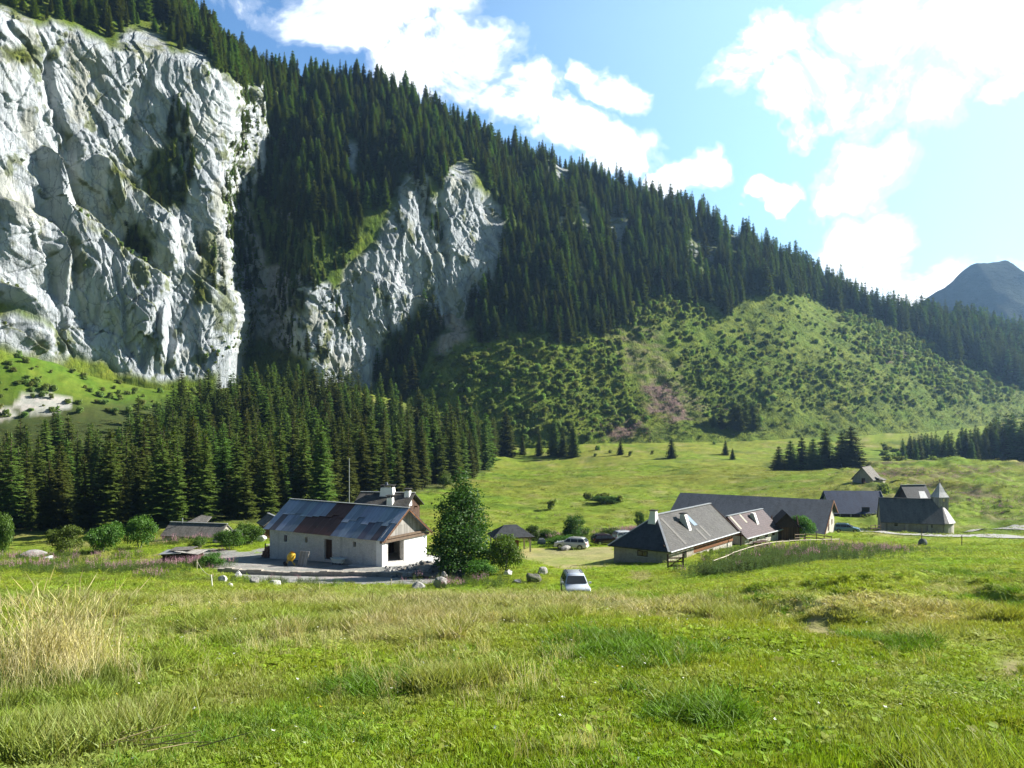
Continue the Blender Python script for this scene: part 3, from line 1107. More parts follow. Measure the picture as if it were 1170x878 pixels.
# colours of the sheet
nA = fbm(wx / 24, wy / 24, wz / 24, 4)
nB = fbm(wx / 7, wy / 7, wz / 7, 4)
nC = fbm(wx / 3, wy / 3, wz / 3, 3)
t = np.clip(.5 + .7 * nA + .4 * nB, 0, 1)[..., None]
turf = np.array((.105, .165, .018)) * (1 - t) + np.array((.19, .215, .030)) * t
dkm = smooth(.0, .5, nB + .5 * nA)[..., None] * .6
turf = turf * (1 - dkm) + np.array((.05, .095, .02)) * dkm
RAVINE = inpoly(MPX + 20 * nA, MPY + 14 * nB, [(660, 330), (715, 345), (760, 400), (800, 450), (815, 480), (770, 470), (725, 430), (690, 400)])
rv = box_blur((RAVINE & (nC > .05)).astype(float), 1, 1)[..., None] * .6
turf = turf * (1 - rv) + np.array((.24, .19, .13)) * rv
PINK = inpoly(MPX + 16 * nA, MPY + 10 * nB, [(735, 440), (755, 435), (790, 472), (775, 482), (750, 470)]) | inpoly(MPX + 16 * nA, MPY + 8 * nB, [(684, 486), (735, 478), (745, 492), (725, 500), (690, 502)]) | inpoly(MPX + 10 * nA, MPY + 8 * nB, [(1000, 398), (1040, 405), (1030, 415), (1005, 410)])
pk = box_blur((PINK & (nC > -.35)).astype(float), 1, 1)[..., None] * .75
turf = turf * (1 - pk) + np.array((.20, .11, .13)) * pk
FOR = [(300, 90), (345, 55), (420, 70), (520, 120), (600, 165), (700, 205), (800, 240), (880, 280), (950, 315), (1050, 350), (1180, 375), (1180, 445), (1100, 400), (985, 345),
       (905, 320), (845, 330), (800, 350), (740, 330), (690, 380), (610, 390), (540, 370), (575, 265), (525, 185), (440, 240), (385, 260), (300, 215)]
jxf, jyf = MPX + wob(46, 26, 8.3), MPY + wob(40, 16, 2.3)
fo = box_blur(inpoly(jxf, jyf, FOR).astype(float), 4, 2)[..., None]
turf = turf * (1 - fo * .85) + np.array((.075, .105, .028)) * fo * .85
ledg = inpoly(MPX + wob(20, 10, 2.9), MPY + wob(20, 8, 5.9), [(262, 225), (300, 205), (360, 240), (420, 262), (398, 300), (360, 335), (300, 300), (270, 300)])
lg = box_blur(ledg.astype(float), 2, 2)[..., None]
turf = turf * (1 - lg * .6) + np.array((.045, .075, .02)) * lg * .6

rt = np.clip(.55 + .55 * nA + .35 * nB, 0, 1)[..., None]
rk = np.array((.36, .385, .41)) * (1 - rt) + np.array((.55, .575, .59)) * rt
streak = smooth(.05, .5, fbm(wx / 3.2, wy / 3.2, wz / 38, 4))[..., None] * .42
rk = rk * (1 - streak) + np.array((.20, .215, .235)) * streak
och = smooth(.2, .55, fbm(wx / 13, wy / 13, wz / 20, 4) + .2 * nC)[..., None] * .42
rk = rk * (1 - och) + np.array((.33, .31, .20)) * och
brk = inpoly(jx, jy, [(495, 360), (545, 365), (540, 395), (505, 410)])[..., None] * .7
rk = rk * (1 - brk) + np.array((.36, .28, .19)) * brk

# grass takes hold where the broken wall is less steep, and in patches
gz_ = np.gradient(MZ3, axis=0)
gh_ = np.hypot(np.gradient(MX3, axis=0), np.gradient(MY, axis=0))
slope = box_blur(gh_ / (np.abs(gz_) + 1e-3) * np.sign(1), 1, 1)
gentle = smooth(1.1, 1.9, slope + .7 * nB)
patch = smooth(.36, .56, fbm(wx / 10, wy / 10, wz / 16, 4) + .30 * nC)
veg = np.maximum(np.maximum(gentle * .85, patch * .75), box_blur((green & ((nB > -.1) | (MPX < 195))).astype(float), 2, 2))
veg = np.maximum(veg, np.where(rockB & ~rockA, smooth(.2, .5, nB + .4 * nA) * .8, 0))
# ledges of yellow-green turf on the right edge of the left wall
yg = np.exp(-(((MPX - 235) / 35) ** 2 + ((MPY - 300) / 65) ** 2))
veg = np.maximum(veg, smooth(.62, .95, yg + .6 * nB) * .8)
rmask = np.clip(rock_s * 1.15, 0, 1) * (1 - np.clip(veg, 0, 1))
mturf = turf
vegc = np.array((.12, .14, .032)) * (1 - .35 * np.clip(nB, -1, 1)[..., None])
wallveg = np.clip(rock_s, 0, 1)[..., None]
mturf = mturf * (1 - wallveg) + vegc * wallveg
mcol = mturf * (1 - rmask[..., None]) + rk * rmask[..., None]
mcol = np.clip(mcol, .01, .9)


def mountain_mat():
    m = NT('mountain_rock_and_turf')
    a = m.n('ShaderNodeAttribute', attribute_name='cover').outputs['Color']
    rm = m.n('ShaderNodeAttribute', attribute_name='bare_rock').outputs['Fac']
    p = m.n('ShaderNodeNewGeometry').outputs['Position']
    n1 = m.noise(p, .9, 8, .72)
    n2 = m.noise(m.mapping(p, (1.8, 1, .16), (0, R(22), 0)), .34, 10, .72, .35)
    n3 = m.noise(p, .22, 8, .7)
    v = m.n('ShaderNodeTexVoronoi', feature='DISTANCE_TO_EDGE')
    v.inputs['Scale'].default_value = .16
    dm = m.n('ShaderNodeVectorMath', operation='MULTIPLY_ADD')
    m.l(m.noise(p, .12, 5, out='Color'), dm.inputs[0])
    dm.inputs[1].default_value = (9, 9, 9)
    m.l(m.mapping(p, (1, 1, .45), (0, R(-28), 0)), dm.inputs[2])
    m.l(dm.outputs[0], v.inputs['Vector'])
    cr = m.ramp(v.outputs['Distance'], [(0, (0, 0, 0)), (.06, (1, 1, 1))])
    rockc = m.mix(m.ramp(n2, [(.36, (.55, .55, .55)), (.62, (0, 0, 0))]), a, m.mix(1, a, (.62, .66, .70), 'MULTIPLY'))
    rockc = m.mix(m.ramp(n1, [(.35, (.5, .5, .5)), (.6, (0, 0, 0))]), rockc, m.mix(1, rockc, (.74, .76, .78), 'MULTIPLY'))
    rockc = m.mix(m.ramp(v.outputs['Distance'], [(0, (.75, .75, .75)), (.035, (0, 0, 0))]), rockc, m.mix(1, rockc, (.42, .43, .45), 'MULTIPLY'))
    turfc = m.mix(m.ramp(n1, [(.35, (.75, .75, .75)), (.65, (0, 0, 0))]), a, m.mix(1, a, (.45, .52, .5), 'MULTIPLY'))
    turfc = m.mix(m.ramp(n3, [(.5, (0, 0, 0)), (.7, (.6, .6, .6))]), turfc, m.mix(1, turfc, (1.4, 1.15, 1.2), 'MULTIPLY'))
    k = m.mix(rm, turfc, rockc)
    hr = m.math('ADD', m.math('MULTIPLY', n2, 2.2), m.math('ADD', m.math('MULTIPLY', n1, .8), m.math('MULTIPLY', cr, .35)))
    b = m.bump(hr, .8, .7)
    return m.fin(k, .95, b, spec=.08)


na_, nb_ = AX.shape
ii = np.arange(na_ * nb_).reshape(na_, nb_)
q = np.stack([ii[:-1, :-1].ravel(), ii[:-1, 1:].ravel(), ii[1:, 1:].ravel(), ii[1:, :-1].ravel()], 1)
mme = mesh_np('mountain', np.stack([AX.ravel(), AY.ravel(), AZ.ravel()], 1), [q], [mountain_mat()], smooth_=True,
              attrs={'cover': padm(mcol.reshape(NV, -1, 3)).reshape(-1, 3), 'bare_rock': padm(rmask).ravel()})
tag(link(bpy.data.objects.new('mountain', mme)), kind='structure')

# ------------------------------------------------------------------ the distant summit
PD = 1500.
P0 = at(1138, 420, PD)
xx, yy2 = np.meshgrid(np.linspace(-420, 620, 200), np.linspace(-330, 330, 90))
prof = np.interp(P0.x + xx, [(a - CX) / F * PD for a in (1000, 1050, 1080, 1097, 1110, 1124, 1150, 1159, 1167, 1174, 1190, 1230, 1400)],
                 [-(b - HY) / F * PD for b in (372, 350, 328, 313, 305, 300, 298, 303, 318, 334, 346, 365, 400)])
zz = -60 + (prof + 60) * np.clip(1 - (np.abs(yy2) / 345) ** 1.15, 0, 1)
zz += (7 * fbm(xx / 90, yy2 / 90, 3.1, 5) + 5 * (1 - 2 * np.abs(noise3(xx / 55, yy2 / 190, .2)))) * smooth(0, .3, 1 - np.abs(yy2) / 345)
ii = np.arange(xx.size).reshape(xx.shape)
q = np.stack([ii[:-1, :-1].ravel(), ii[:-1, 1:].ravel(), ii[1:, 1:].ravel(), ii[1:, :-1].ravel()], 1)
m = NT('far_summit_cover')
p = m.n('ShaderNodeNewGeometry').outputs['Position']
n1 = m.noise(p, .03, 8, .7)
fsm = m.fin(m.ramp(n1, [(.35, (.018, .028, .018)), (.55, (.03, .042, .026)), (.75, (.055, .06, .052))]), .95, m.bump(n1, 22, .8), spec=.05)
tag(link(bpy.data.objects.new('far_mountain', mesh_np('far_mountain', np.stack([P0.x + xx.ravel(), PD + yy2.ravel(), zz.ravel()], 1), [q], [fsm], smooth_=True))), kind='structure')
# ------------------------------------------------------------------ plant models
M = {}
M['spruce'] = leafmat('spruce_needles', (.078, .112, .017), .9, .30, .035, ttint=(1.5, 1.5, .5))
M['spruce2'] = leafmat('spruce_needles_far', (.088, .122, .022), .9, .30, .035, ttint=(1.4, 1.5, .6))
M['bark'] = plain('spruce_bark', (.09, .07, .055), .95, spec=.05)
M['alder'] = leafmat('alder_leaves', (.165, .230, .058), .40, .46, .035, soft='ball')
M['rowan'] = leafmat('rowan_leaves', (.048, .095, .018), .3, .34, .02)
M['bush'] = leafmat('bush_leaves', (.080, .150, .020), .35, .34, .03)
M['barkpale'] = plain('rowan_bark', (.28, .26, .22), .9, spec=.1)


def spruce_mesh(seed, H=16.0, Rr=2.7, levels=34, nb=9, segs=5, gap=.06, thin=0.0):
    r = np.random.default_rng(seed)
    V, T = [], []

    def tri(a, b, c):
        i = len(V)
        V.extend((a, b, c))
        T.append((i, i + 1, i + 2))
    lean = r.normal(0, .006, 2)
    for i in range(levels):
        t = (i + r.uniform(-.3, .3)) / levels
        t = min(max(t, 0), 1)
        z = H * (gap + (1 - gap) * t ** .92)
        pr = (1 - t) ** .62
        if t < .12:
            pr *= .72 + t * 2.3
        L0 = Rr * pr * r.uniform(.82, 1.12) + .12
        n = max(4, int(nb * (1 - .45 * t)))
        a0 = r.uniform(0, 6.3)
        for k in range(n):
            if r.random() < thin:
                continue
            a = a0 + 6.283 * k / n + r.normal(0, .18)
            L = L0 * r.uniform(.62, 1.18)
            da = np.array((math.cos(a), math.sin(a), 0))
            sd_ = np.array((-math.sin(a), math.cos(a), 0))
            drop = (.55 * (1 - t) + .05) * L * r.uniform(.7, 1.2)
            if t > .9:
                drop = -.5 * L
            zb = z + r.uniform(-.6, .6) * H / levels
            org = np.array((lean[0] * zb, lean[1] * zb, zb))

            def P(s):
                return org + da * (L * s) + np.array((0, 0, -drop * (s ** .8) + .22 * L * s * s * s * (1 - t)))
            wdt = .42 * L + .12
            for q in range(segs):
                s0, s1 = q / segs, (q + 1) / segs
                a_, b_ = P(s0 * .95 + .02), P(min(1, s1 + .12))
                w_ = wdt * (1 - .55 * s0) * r.uniform(.7, 1.25) * (.55 + .45 * min(1, s0 * 3 + .2))
                hang = np.array((0, 0, -.26 * w_ * r.uniform(.5, 1.8) - .05))
                mid = (a_ + b_) / 2
                tri(a_, b_, mid + sd_ * w_ + da * w_ * .35 + hang)
                tri(b_, a_, mid - sd_ * w_ + da * w_ * .35 + hang)
                if q % 2 == 0:
                    tri(a_, b_, mid + np.array((0, 0, -.38 * w_ - .12)) + sd_ * r.normal(0, .1))
            tip = P(1.0)
            tri(tip - sd_ * .05 * L, tip + sd_ * .05 * L, tip + da * .22 * L + np.array((0, 0, -.04 * L)))
    # leader
    for a in (0, 2.1, 4.2):
        c, s = math.cos(a) * .16, math.sin(a) * .16
        o = np.array((lean[0] * H, lean[1] * H, 0))
        tri(o + np.array((c, s, H * .955)), o + np.array((-s, c, H * .955)), o + np.array((0, 0, H * 1.03)))
    return mesh_np('spruce_crown', V, [np.array(T)], [M['spruce']])


def trunk_mesh(name, H, r0, mat, n=7, lean=0):
    mb = MB()
    z0, k = -1.0, 5
    for i in range(k):
        a, b = i / k, (i + 1) / k
        mb.tube((lean * a * a, 0, z0 + (H - z0) * a), (lean * b * b, 0, z0 + (H - z0) * b), r0 * (1 - .85 * a), r0 * (1 - .85 * b), n, cap=False)
    return mb.mesh(name, mat)


SPR = [spruce_mesh(s, 16, rr, lv, nb, 5, gp, th) for s, rr, lv, nb, gp, th in
       ((1, 2.7, 42, 10, .05, .06), (2, 2.3, 42, 10, .06, .10), (3, 3.1, 40, 10, .03, .08), (4, 2.1, 42, 9, .08, .20), (5, 2.55, 40, 10, .05, .14), (6, 1.8, 38, 9, .10, .28), (7, 3.3, 36, 15, .02, .0))]
SPR_TR = trunk_mesh('spruce_trunk', 15.4, .26, M['bark'])


def leafcloud(seed, lobes, n, size, mat, name, hollow=.35, squash=1.0):
    """lobes: (x,y,z,rx,ry,rz); n leaves of the given size spread through the lobes, denser at their skins"""
    r = np.random.default_rng(seed)
    vol = np.array([l[3] * l[4] * l[5] for l in lobes]) ** .75
    vol /= vol.sum()
    pick = r.choice(len(lobes), n, p=vol)
    Lb = np.array(lobes)[pick]
    d = r.normal(size=(n, 3))
    d /= np.linalg.norm(d, axis=1)[:, None]
    rad = hollow + (1.0 - hollow) * r.random(n) ** .45
    # clump the leaves into sprays
    ns = max(12, n // 22)
    spray = r.integers(0, ns, n)
    sd_ = r.normal(size=(ns, 3))
    sd_ /= np.linalg.norm(sd_, axis=1)[:, None]
    mixk = r.uniform(.25, .6, n)[:, None]
    d = d * mixk + sd_[spray] * (1 - mixk)
    d /= np.linalg.norm(d, axis=1)[:, None]
    rad = rad * (1 + .22 * np.sin(spray * 12.9898))
    P = Lb[:, :3] + d * rad[:, None] * Lb[:, 3:]
    nrm = d * .6 + r.normal(size=(n, 3)) * .75 + np.array((0, 0, .5))
    nrm /= np.linalg.norm(nrm, axis=1)[:, None]
    t1 = np.cross(nrm, r.normal(size=(n, 3)))
    t1 /= np.linalg.norm(t1, axis=1)[:, None]
    t2 = np.cross(nrm, t1)
    s = size * r.uniform(.55, 1.35, n)[:, None]
    V = np.stack([P - t1 * s, P - t2 * s * .5 + nrm * s * .1, P + t1 * s, P + t2 * s * .5 + nrm * s * .1], 1).reshape(-1, 3)
    Fq = np.arange(4 * n).reshape(n, 4)
    return mesh_np(name, V, [Fq], [mat])


def lobes_for(seed, w, h, k, z0=.0):
    r = np.random.default_rng(seed)
    L = [(0, 0, z0 + h * .46, w * .29, w * .29, h * .40)]
    for i in range(k):
        a = r.uniform(0, 6.28)
        q = r.uniform(.15, .42) * w
        zz_ = z0 + h * r.uniform(.2, .78)
        s = r.uniform(.10, .24)
        L.append((q * math.cos(a), q * math.sin(a), zz_, w * s, w * s, h * s * r.uniform(.8, 1.2)))
    return L


SHR = [leafcloud(20 + i, lobes_for(30 + i, 5.0, hh, 9), 900, .36, M['alder'], 'shrub', .3) for i, hh in enumerate((4.2, 5.2, 3.4, 4.6, 6.0))]
BSH = [leafcloud(50 + i, lobes_for(60 + i, 5.0, hh, 14), 5200, .155, M['bush'], 'crown', .35) for i, hh in enumerate((4.2, 3.6, 5.0))]


# ------------------------------------------------------------------ blades and flowers
def up_normals(V):
    """short turf is lit as one surface: normals lean upwards"""
    V = np.asarray(V, float)
    N = np.stack([V[:, 0] * 1.6, V[:, 1] * 1.6, np.full(len(V), 1.0)], 1)
    return N / np.linalg.norm(N, axis=1)[:, None]


def blades(seed, n, h, rad, w, bend, mat, name, head=0.0, lean=(0, 0)):
    r = np.random.default_rng(seed)
    V, Q, T = [], [], []
    for i in range(n):
        a, q = r.uniform(0, 6.28), rad * math.sqrt(r.random())
        bx_, by_ = q * math.cos(a), q * math.sin(a)
        hh = h * r.uniform(.45, 1.15)
        dr = r.uniform(0, 6.28)
        bd = bend * hh * r.uniform(.3, 1.4)
        dx, dy = math.cos(dr) * bd + lean[0] * hh, math.sin(dr) * bd + lean[1] * hh
        sa = r.uniform(0, 6.28)
        sx1, sy1 = math.cos(sa) * w, math.sin(sa) * w
        i0 = len(V)
        for t, k in ((0, .8), (.45, 1), (.8, .65)):
            cx_, cy_, cz = bx_ + dx * t * t, by_ + dy * t * t, hh * (t - .12 * bend * t * t)
            V.append((cx_ - sx1 * k, cy_ - sy1 * k, cz - .02))
            V.append((cx_ + sx1 * k, cy_ + sy1 * k, cz - .02))
        V.append((bx_ + dx, by_ + dy, hh * (1 - .12 * bend)))
        Q += [(i0, i0 + 1, i0 + 3, i0 + 2), (i0 + 2, i0 + 3, i0 + 5, i0 + 4)]
        T.append((i0 + 4, i0 + 5, i0 + 6))
        if head and r.random() < .6:
            i1 = len(V)
            tp = np.array((bx_ + dx, by_ + dy, hh * (1 - .12 * bend)))
            dn = np.array((dx * .35, dy * .35, hh * .16)) * head
            ws = w * 2.0
            V += [tp - dn * .6, tp + np.array((ws, 0, 0)), tp + dn, tp - np.array((ws, 0, 0)), tp + np.array((0, ws, 0)), tp - np.array((0, ws, 0))]
            Q += [(i1, i1 + 1, i1 + 2, i1 + 3), (i1, i1 + 4, i1 + 2, i1 + 5)]
    return mesh_np(name, V, [np.array(Q), np.array(T)], [mat])


def rosette(seed, n, size, mat, name, up=.5):
    r = np.random.default_rng(seed)
    V, Q = [], []
    for i in range(n):
        a = r.uniform(0, 6.28)
        L = size * r.uniform(.6, 1.2)
        wv = L * r.uniform(.18, .3)
        c, s = math.cos(a), math.sin(a)
        el = up * r.uniform(.4, 1.4)
        i0 = len(V)
        for t, k in ((.05, .15), (.4, 1), (.75, .8), (1, .06)):
            x_, z_ = L * t, L * (el * t - .55 * el * t * t)
            V += [(x_ * c + wv * k * s, x_ * s - wv * k * c, z_ + .01), (x_ * c - wv * k * s, x_ * s + wv * k * c, z_ + .01)]
        for q in range(3):
            j = i0 + 2 * q
            Q.append((j, j + 1, j + 3, j + 2))
    return mesh_np(name, V, [np.array(Q)], [mat])


def fireweed(seed, stems, h, mats, name, spike=.42):
    r = np.random.default_rng(seed)
    V, Q, mi = [], [], []

    def quad(p, t1, t2, m_):
        i = len(V)
        V.extend((p - t1, p - t2, p + t1, p + t2))
        Q.append((i, i + 1, i + 2, i + 3))
        mi.append(m_)
    for k in range(stems):
        b = np.array((r.normal(0, .22), r.normal(0, .22), 0))
        hh = h * r.uniform(.7, 1.15)
        ln = np.array((r.normal(0, .05), r.normal(0, .05), 1.0))
        for q in range(12):
            p = b + ln * hh * r.uniform(.05, 1 - spike)
            a = r.uniform(0, 6.28)
            d = np.array((math.cos(a), math.sin(a), r.uniform(-.1, .6)))
            quad(p + d * .07, d * .085, np.array((-math.sin(a), math.cos(a), 0)) * .018, 0)
        for q in range(16):
            t_ = r.random()
            p = b + ln * hh * (1 - spike * t_)
            a = r.uniform(0, 6.28)
            d = np.array((math.cos(a), math.sin(a), r.uniform(-.3, .5)))
            sz = .035 * (.35 + t_)
            quad(p + d * sz * .8, d * sz, np.array((-math.sin(a), math.cos(a), .4)) * sz * .7, 1)
    return mesh_np(name, V, [np.array(Q)], mats, mi)


M['grass'] = leafmat('grass_blades', (.1, .18, .02), .35, .30, .012, attr='tint', ttint=(1.35, 1.35, .55), soft='up')
M['pink'] = leafmat('fireweed_petals', (.40, .24, .28), .5, .3, .02, ttint=(1.2, .9, 1.1))
M['weedleaf'] = leafmat('weed_leaves', (.085, .13, .028), .4, .3, .02)
M['petal'] = leafmat('white_petals', (.75, .75, .70), .2, .3, .01, ttint=(1, 1, 1))
M['petaly'] = leafmat('yellow_petals', (.75, .50, .03), .2, .3, .01, ttint=(1, 1, 1))
TURF = [blades(100 + i, 44, .046, .15, .0048, .9, M['grass'], 'turf_clump') for i in range(4)]
TALL = [blades(110 + i, 46, .27, .16, .0046, .6, M['grass'], 'tall_tuft') for i in range(3)]
DRY = [blades(120 + i, 22, .72, .20, .0024, .40, M['grass'], 'straw_tuft', head=.8, lean=(-.08, .0)) for i in range(3)]
ROS = [rosette(130, 9, .11, M['grass'], 'broad_leaves', .6), rosette(131, 14, .06, M['grass'], 'clover_leaves', .9)]
FIRE = [fireweed(140 + i, 9, 1.25, [M['weedleaf'], M['pink']], 'fireweed_clump') for i in range(3)]
WEED = [fireweed(150 + i, 10, .9, [M['weedleaf'], M['weedleaf']], 'weed_clump') for i in range(2)]


# ------------------------------------------------------------------ spruces: where they stand
def dart(P, dmin, pr=None):
    """keep points at least dmin apart (in plan and height)"""
    cell = {}
    keep = []
    for i, p in enumerate(P):
        d_ = dmin if np.isscalar(dmin) else dmin[i]
        c = tuple(np.floor(p / 4.0).astype(int))
        ok = True
        for a in (-1, 0, 1):
            for b in (-1, 0, 1):
                for e in (-1, 0, 1):
                    for q in cell.get((c[0] + a, c[1] + b, c[2] + e), ()):
                        if (q[0] - p[0]) ** 2 + (q[1] - p[1]) ** 2 + (q[2] - p[2]) ** 2 < d_ * d_:
                            ok = False
                            break
                    if not ok:
                        break
                if not ok:
                    break
            if not ok:
                break
        if ok:
            cell.setdefault(c, []).append(p)
            keep.append(i)
    return keep


TREES = []     # (x, y, z, height, width factor, variant, where)
# lower forest band on the valley floor
n = 9000
Yc = 138 + (415 - 138) * rng.random(n) ** .8
pxc = rng.uniform(-70, 575, n)
X_ = (pxc - CX) / F * Yc
ok = rng.random(n) < (Yc / 415) ** 1.0
X_, Yc, pxc = X_[ok], Yc[ok], pxc[ok]
Z_ = H(X_, Yc)
pyc = HY - F * Z_ / Yc
Bk = np.interp(pxc, [-70, 0, 100, 150, 180, 210, 250, 350, 420, 470, 500, 560, 575], [545, 545, 535, 525, 505, 478, 462, 458, 470, 490, 503, 515, 525])
Fr = np.interp(pxc, [-70, 0, 150, 230, 290, 350, 440, 500, 540, 556, 575], [608, 607, 606, 600, 594, 588, 570, 556, 546, 538, 520])
ok = (pyc > Bk) & (pyc < Fr)
P_ = np.stack([X_, Yc, Z_], 1)[ok]
for i in dart(P_, 4.1):
    x, y, z = P_[i]
    px_ = CX + F * x / y
    hh = rng.triangular(9.5, 16, 21.5) * (.66 if rng.random() < .2 else 1)
    if px_ > 480:
        hh *= 1.1
    TREES.append((x, y, z, hh, rng.uniform(.95, 1.35), int(rng.integers(0, 6)), 'band'))

# forest on the mountain
def sheet_points(mask, n, mx_px=None):
    A_ = np.zeros((NV, len(mpx)))
    du = np.stack([np.gradient(MX3, axis=1), np.gradient(MY, axis=1), np.gradient(MZ3, axis=1)], -1)
    dv = np.stack([np.gradient(MX3, axis=0), np.gradient(MY, axis=0), np.gradient(MZ3, axis=0)], -1)
    A_ = np.linalg.norm(np.cross(du, dv), axis=-1) * mask
    A_[:2] = 0
    p = (A_ / A_.sum()).ravel()
    k = rng.choice(p.size, n, p=p)
    a, b = k // len(mpx), k % len(mpx)
    a2, b2 = np.minimum(a + 1, NV - 1), np.minimum(b + 1, len(mpx) - 1)
    u, v = rng.random(n)[:, None], rng.random(n)[:, None]
    S = np.stack([MX3, MY, MZ3], -1)
    return (S[a, b] * (1 - u) + S[a, b2] * u) * (1 - v) + (S[a2, b] * (1 - u) + S[a2, b2] * u) * v, a, b, A_.sum()


FORM = inpoly(jxf, jyf, FOR + []) | inpoly(jx, jy, [(262, 98), (210, 40), (300, 40), (345, 50), (300, 215), (303, 98)])
FORM |= inpoly(jx, jy, [(98, -90), (88, -10), (100, 38), (130, 52), (148, 30), (172, 36), (200, 54), (236, 52), (262, 90), (300, 100), (330, 60), (300, 40), (200, -90)])
FORM |= inpoly(jx, jy, [(840, 262), (880, 282), (950, 318), (1050, 352), (1180, 378), (1180, 450), (1090, 408), (1000, 366), (950, 352), (905, 338), (860, 338), (830, 345)])
FORM |= inpoly(MPX, MPY, [(-500, -300), (-60, -30), (20, 14), (42, 24), (70, 24), (98, 30), (98, -300)]) & (nA > -.45)
FORM |= inpoly(jx, jy, [(430, 452), (428, 410), (452, 380), (480, 352), (505, 368), (500, 402), (470, 440), (452, 456)])
FORM |= inpoly(jx, jy, [(528, 372), (545, 345), (566, 325), (590, 380), (560, 398)])
FORM |= inpoly(jx, jy, [(590, 382), (700, 335), (715, 352), (690, 384), (640, 390)])
FORM |= inpoly(jx, jy, [(800, 330), (840, 325), (838, 362), (812, 358)])
sparse = inpoly(jx, jy, [(300, 210), (360, 232), (420, 258), (400, 285), (340, 262), (300, 240)])
dens = FORM * (1 - .97 * np.maximum(rmask, 0) * (rock_s > .4)) * np.where(rock_s > .6, .12, 1.0)
below = np.zeros_like(rockD)
for q_ in ROCK_D[:5] + ROCK_D[6:7]:
    cx_ = sum(a for a, b in q_) / len(q_)
    below |= inpoly(MPX, MPY, [(cx_ + (a - cx_) * 1.15, b) for a, b in q_]) | inpoly(MPX, MPY - 24, q_) | inpoly(MPX, MPY - 12, q_)
gapn = smooth(-.62, -.05, fbm(wx / 17, wy / 17, wz / 17, 3))
dens = dens * np.where(MPX > 840, 1, .15 + .85 * gapn)
dens = dens * np.where(below | (box_blur(rockD.astype(float), 2, 1) > .4), .06, 1) + sparse * .8
clump = (inpoly(MPX, MPY, WALL_GREEN[0]) * 1.0 + inpoly(MPX, MPY, WALL_GREEN[1]) * 1.0 + .45 * inpoly(MPX, MPY, WALL_GREEN[-1]) + .5 * inpoly(MPX, MPY, WALL_GREEN[-2])
         + .8 * inpoly(MPX, MPY, [(465, 190), (478, 186), (490, 226), (482, 240)]) + .35 * (rockB & ~rockA & (nA > .1)) + .25 * inpoly(MPX, MPY, WALL_GREEN[5]) + .5 * ledg)
P_, a_, b_, area = sheet_points(np.maximum(dens, 0), 15000)
sep_ = rng.choice([3.2, 4.6, 6.4], len(P_), p=[.25, .5, .25]) * np.where(P_[:, 1] > 600, .8, .92)
for i in dart(P_, sep_):
    x, y, z = P_[i]
    px_ = CX + F * x / y
    hh = rng.triangular(6, 14, 19) * np.interp(px_, [0, 250, 500, 800, 950, 1200], [.85, 1.0, 1.0, 1.1, 1.4, 1.65])
    if rng.random() < .15:
        hh *= .6
    TREES.append((x, y, z - .4, hh, rng.uniform(.95, 1.5), int(rng.integers(0, 6)), 'mountain'))
P_, a_, b_, area = sheet_points(clump, 1100)
for i in dart(P_, 3.4):
    x, y, z = P_[i]
    TREES.append((x, y, z - .5, rng.uniform(6, 11.5), rng.uniform(.8, 1.1), int(rng.integers(0, 6)), 'wall'))
# along and behind the ridge
for px_ in np.arange(200, 1350, 4.6):
    for k in range(2):
        j_ = int(np.searchsorted(mpx, px_ + rng.uniform(-3, 3)))
        j_ = min(max(j_, 0), len(mpx) - 1)
        s_ = rng.uniform(2, 30)
        x, y, z = MX3[-1, j_], MY[-1, j_] + s_, MZ3[-1, j_] - s_ * .16 - .5
        hh = rng.uniform(7, 18) * np.interp(px_, [0, 250, 500, 800, 950, 1200], [.9, 1.0, 1.0, 1.1, 1.4, 1.65])
        TREES.append((x, y, z, hh, rng.uniform(.85, 1.3), int(rng.integers(0, 6)), 'mountain'))
# dark wood on the valley floor at the right, behind the knoll
for k in range(170):
    px_ = rng.uniform(1030, 1290)
    Y_ = rng.uniform(345, 410)
    p = GY(px_, Y_)
    hh = np.interp(px_, [1030, 1060, 1120, 1165, 1290], [7, 9, 13, 20, 24]) * rng.uniform(.75, 1.15)
    TREES.append((p.x, p.y, p.z, hh, rng.uniform(1.2, 1.7), int(rng.integers(0, 6)), 'wood'))


def on_slope(px, py):
    """point of the mountain sheet (or of the meadow in front of it) seen under a pixel"""
    j_ = int(np.argmin(np.abs(mpx - px)))
    k_ = int(np.argmin(np.abs(MPY[:, j_] - py)))
    if py >= foot[j_]:
        return G(px, py, 120, 620)
    return Vector((MX3[k_, j_], MY[k_, j_], MZ3[k_, j_]))


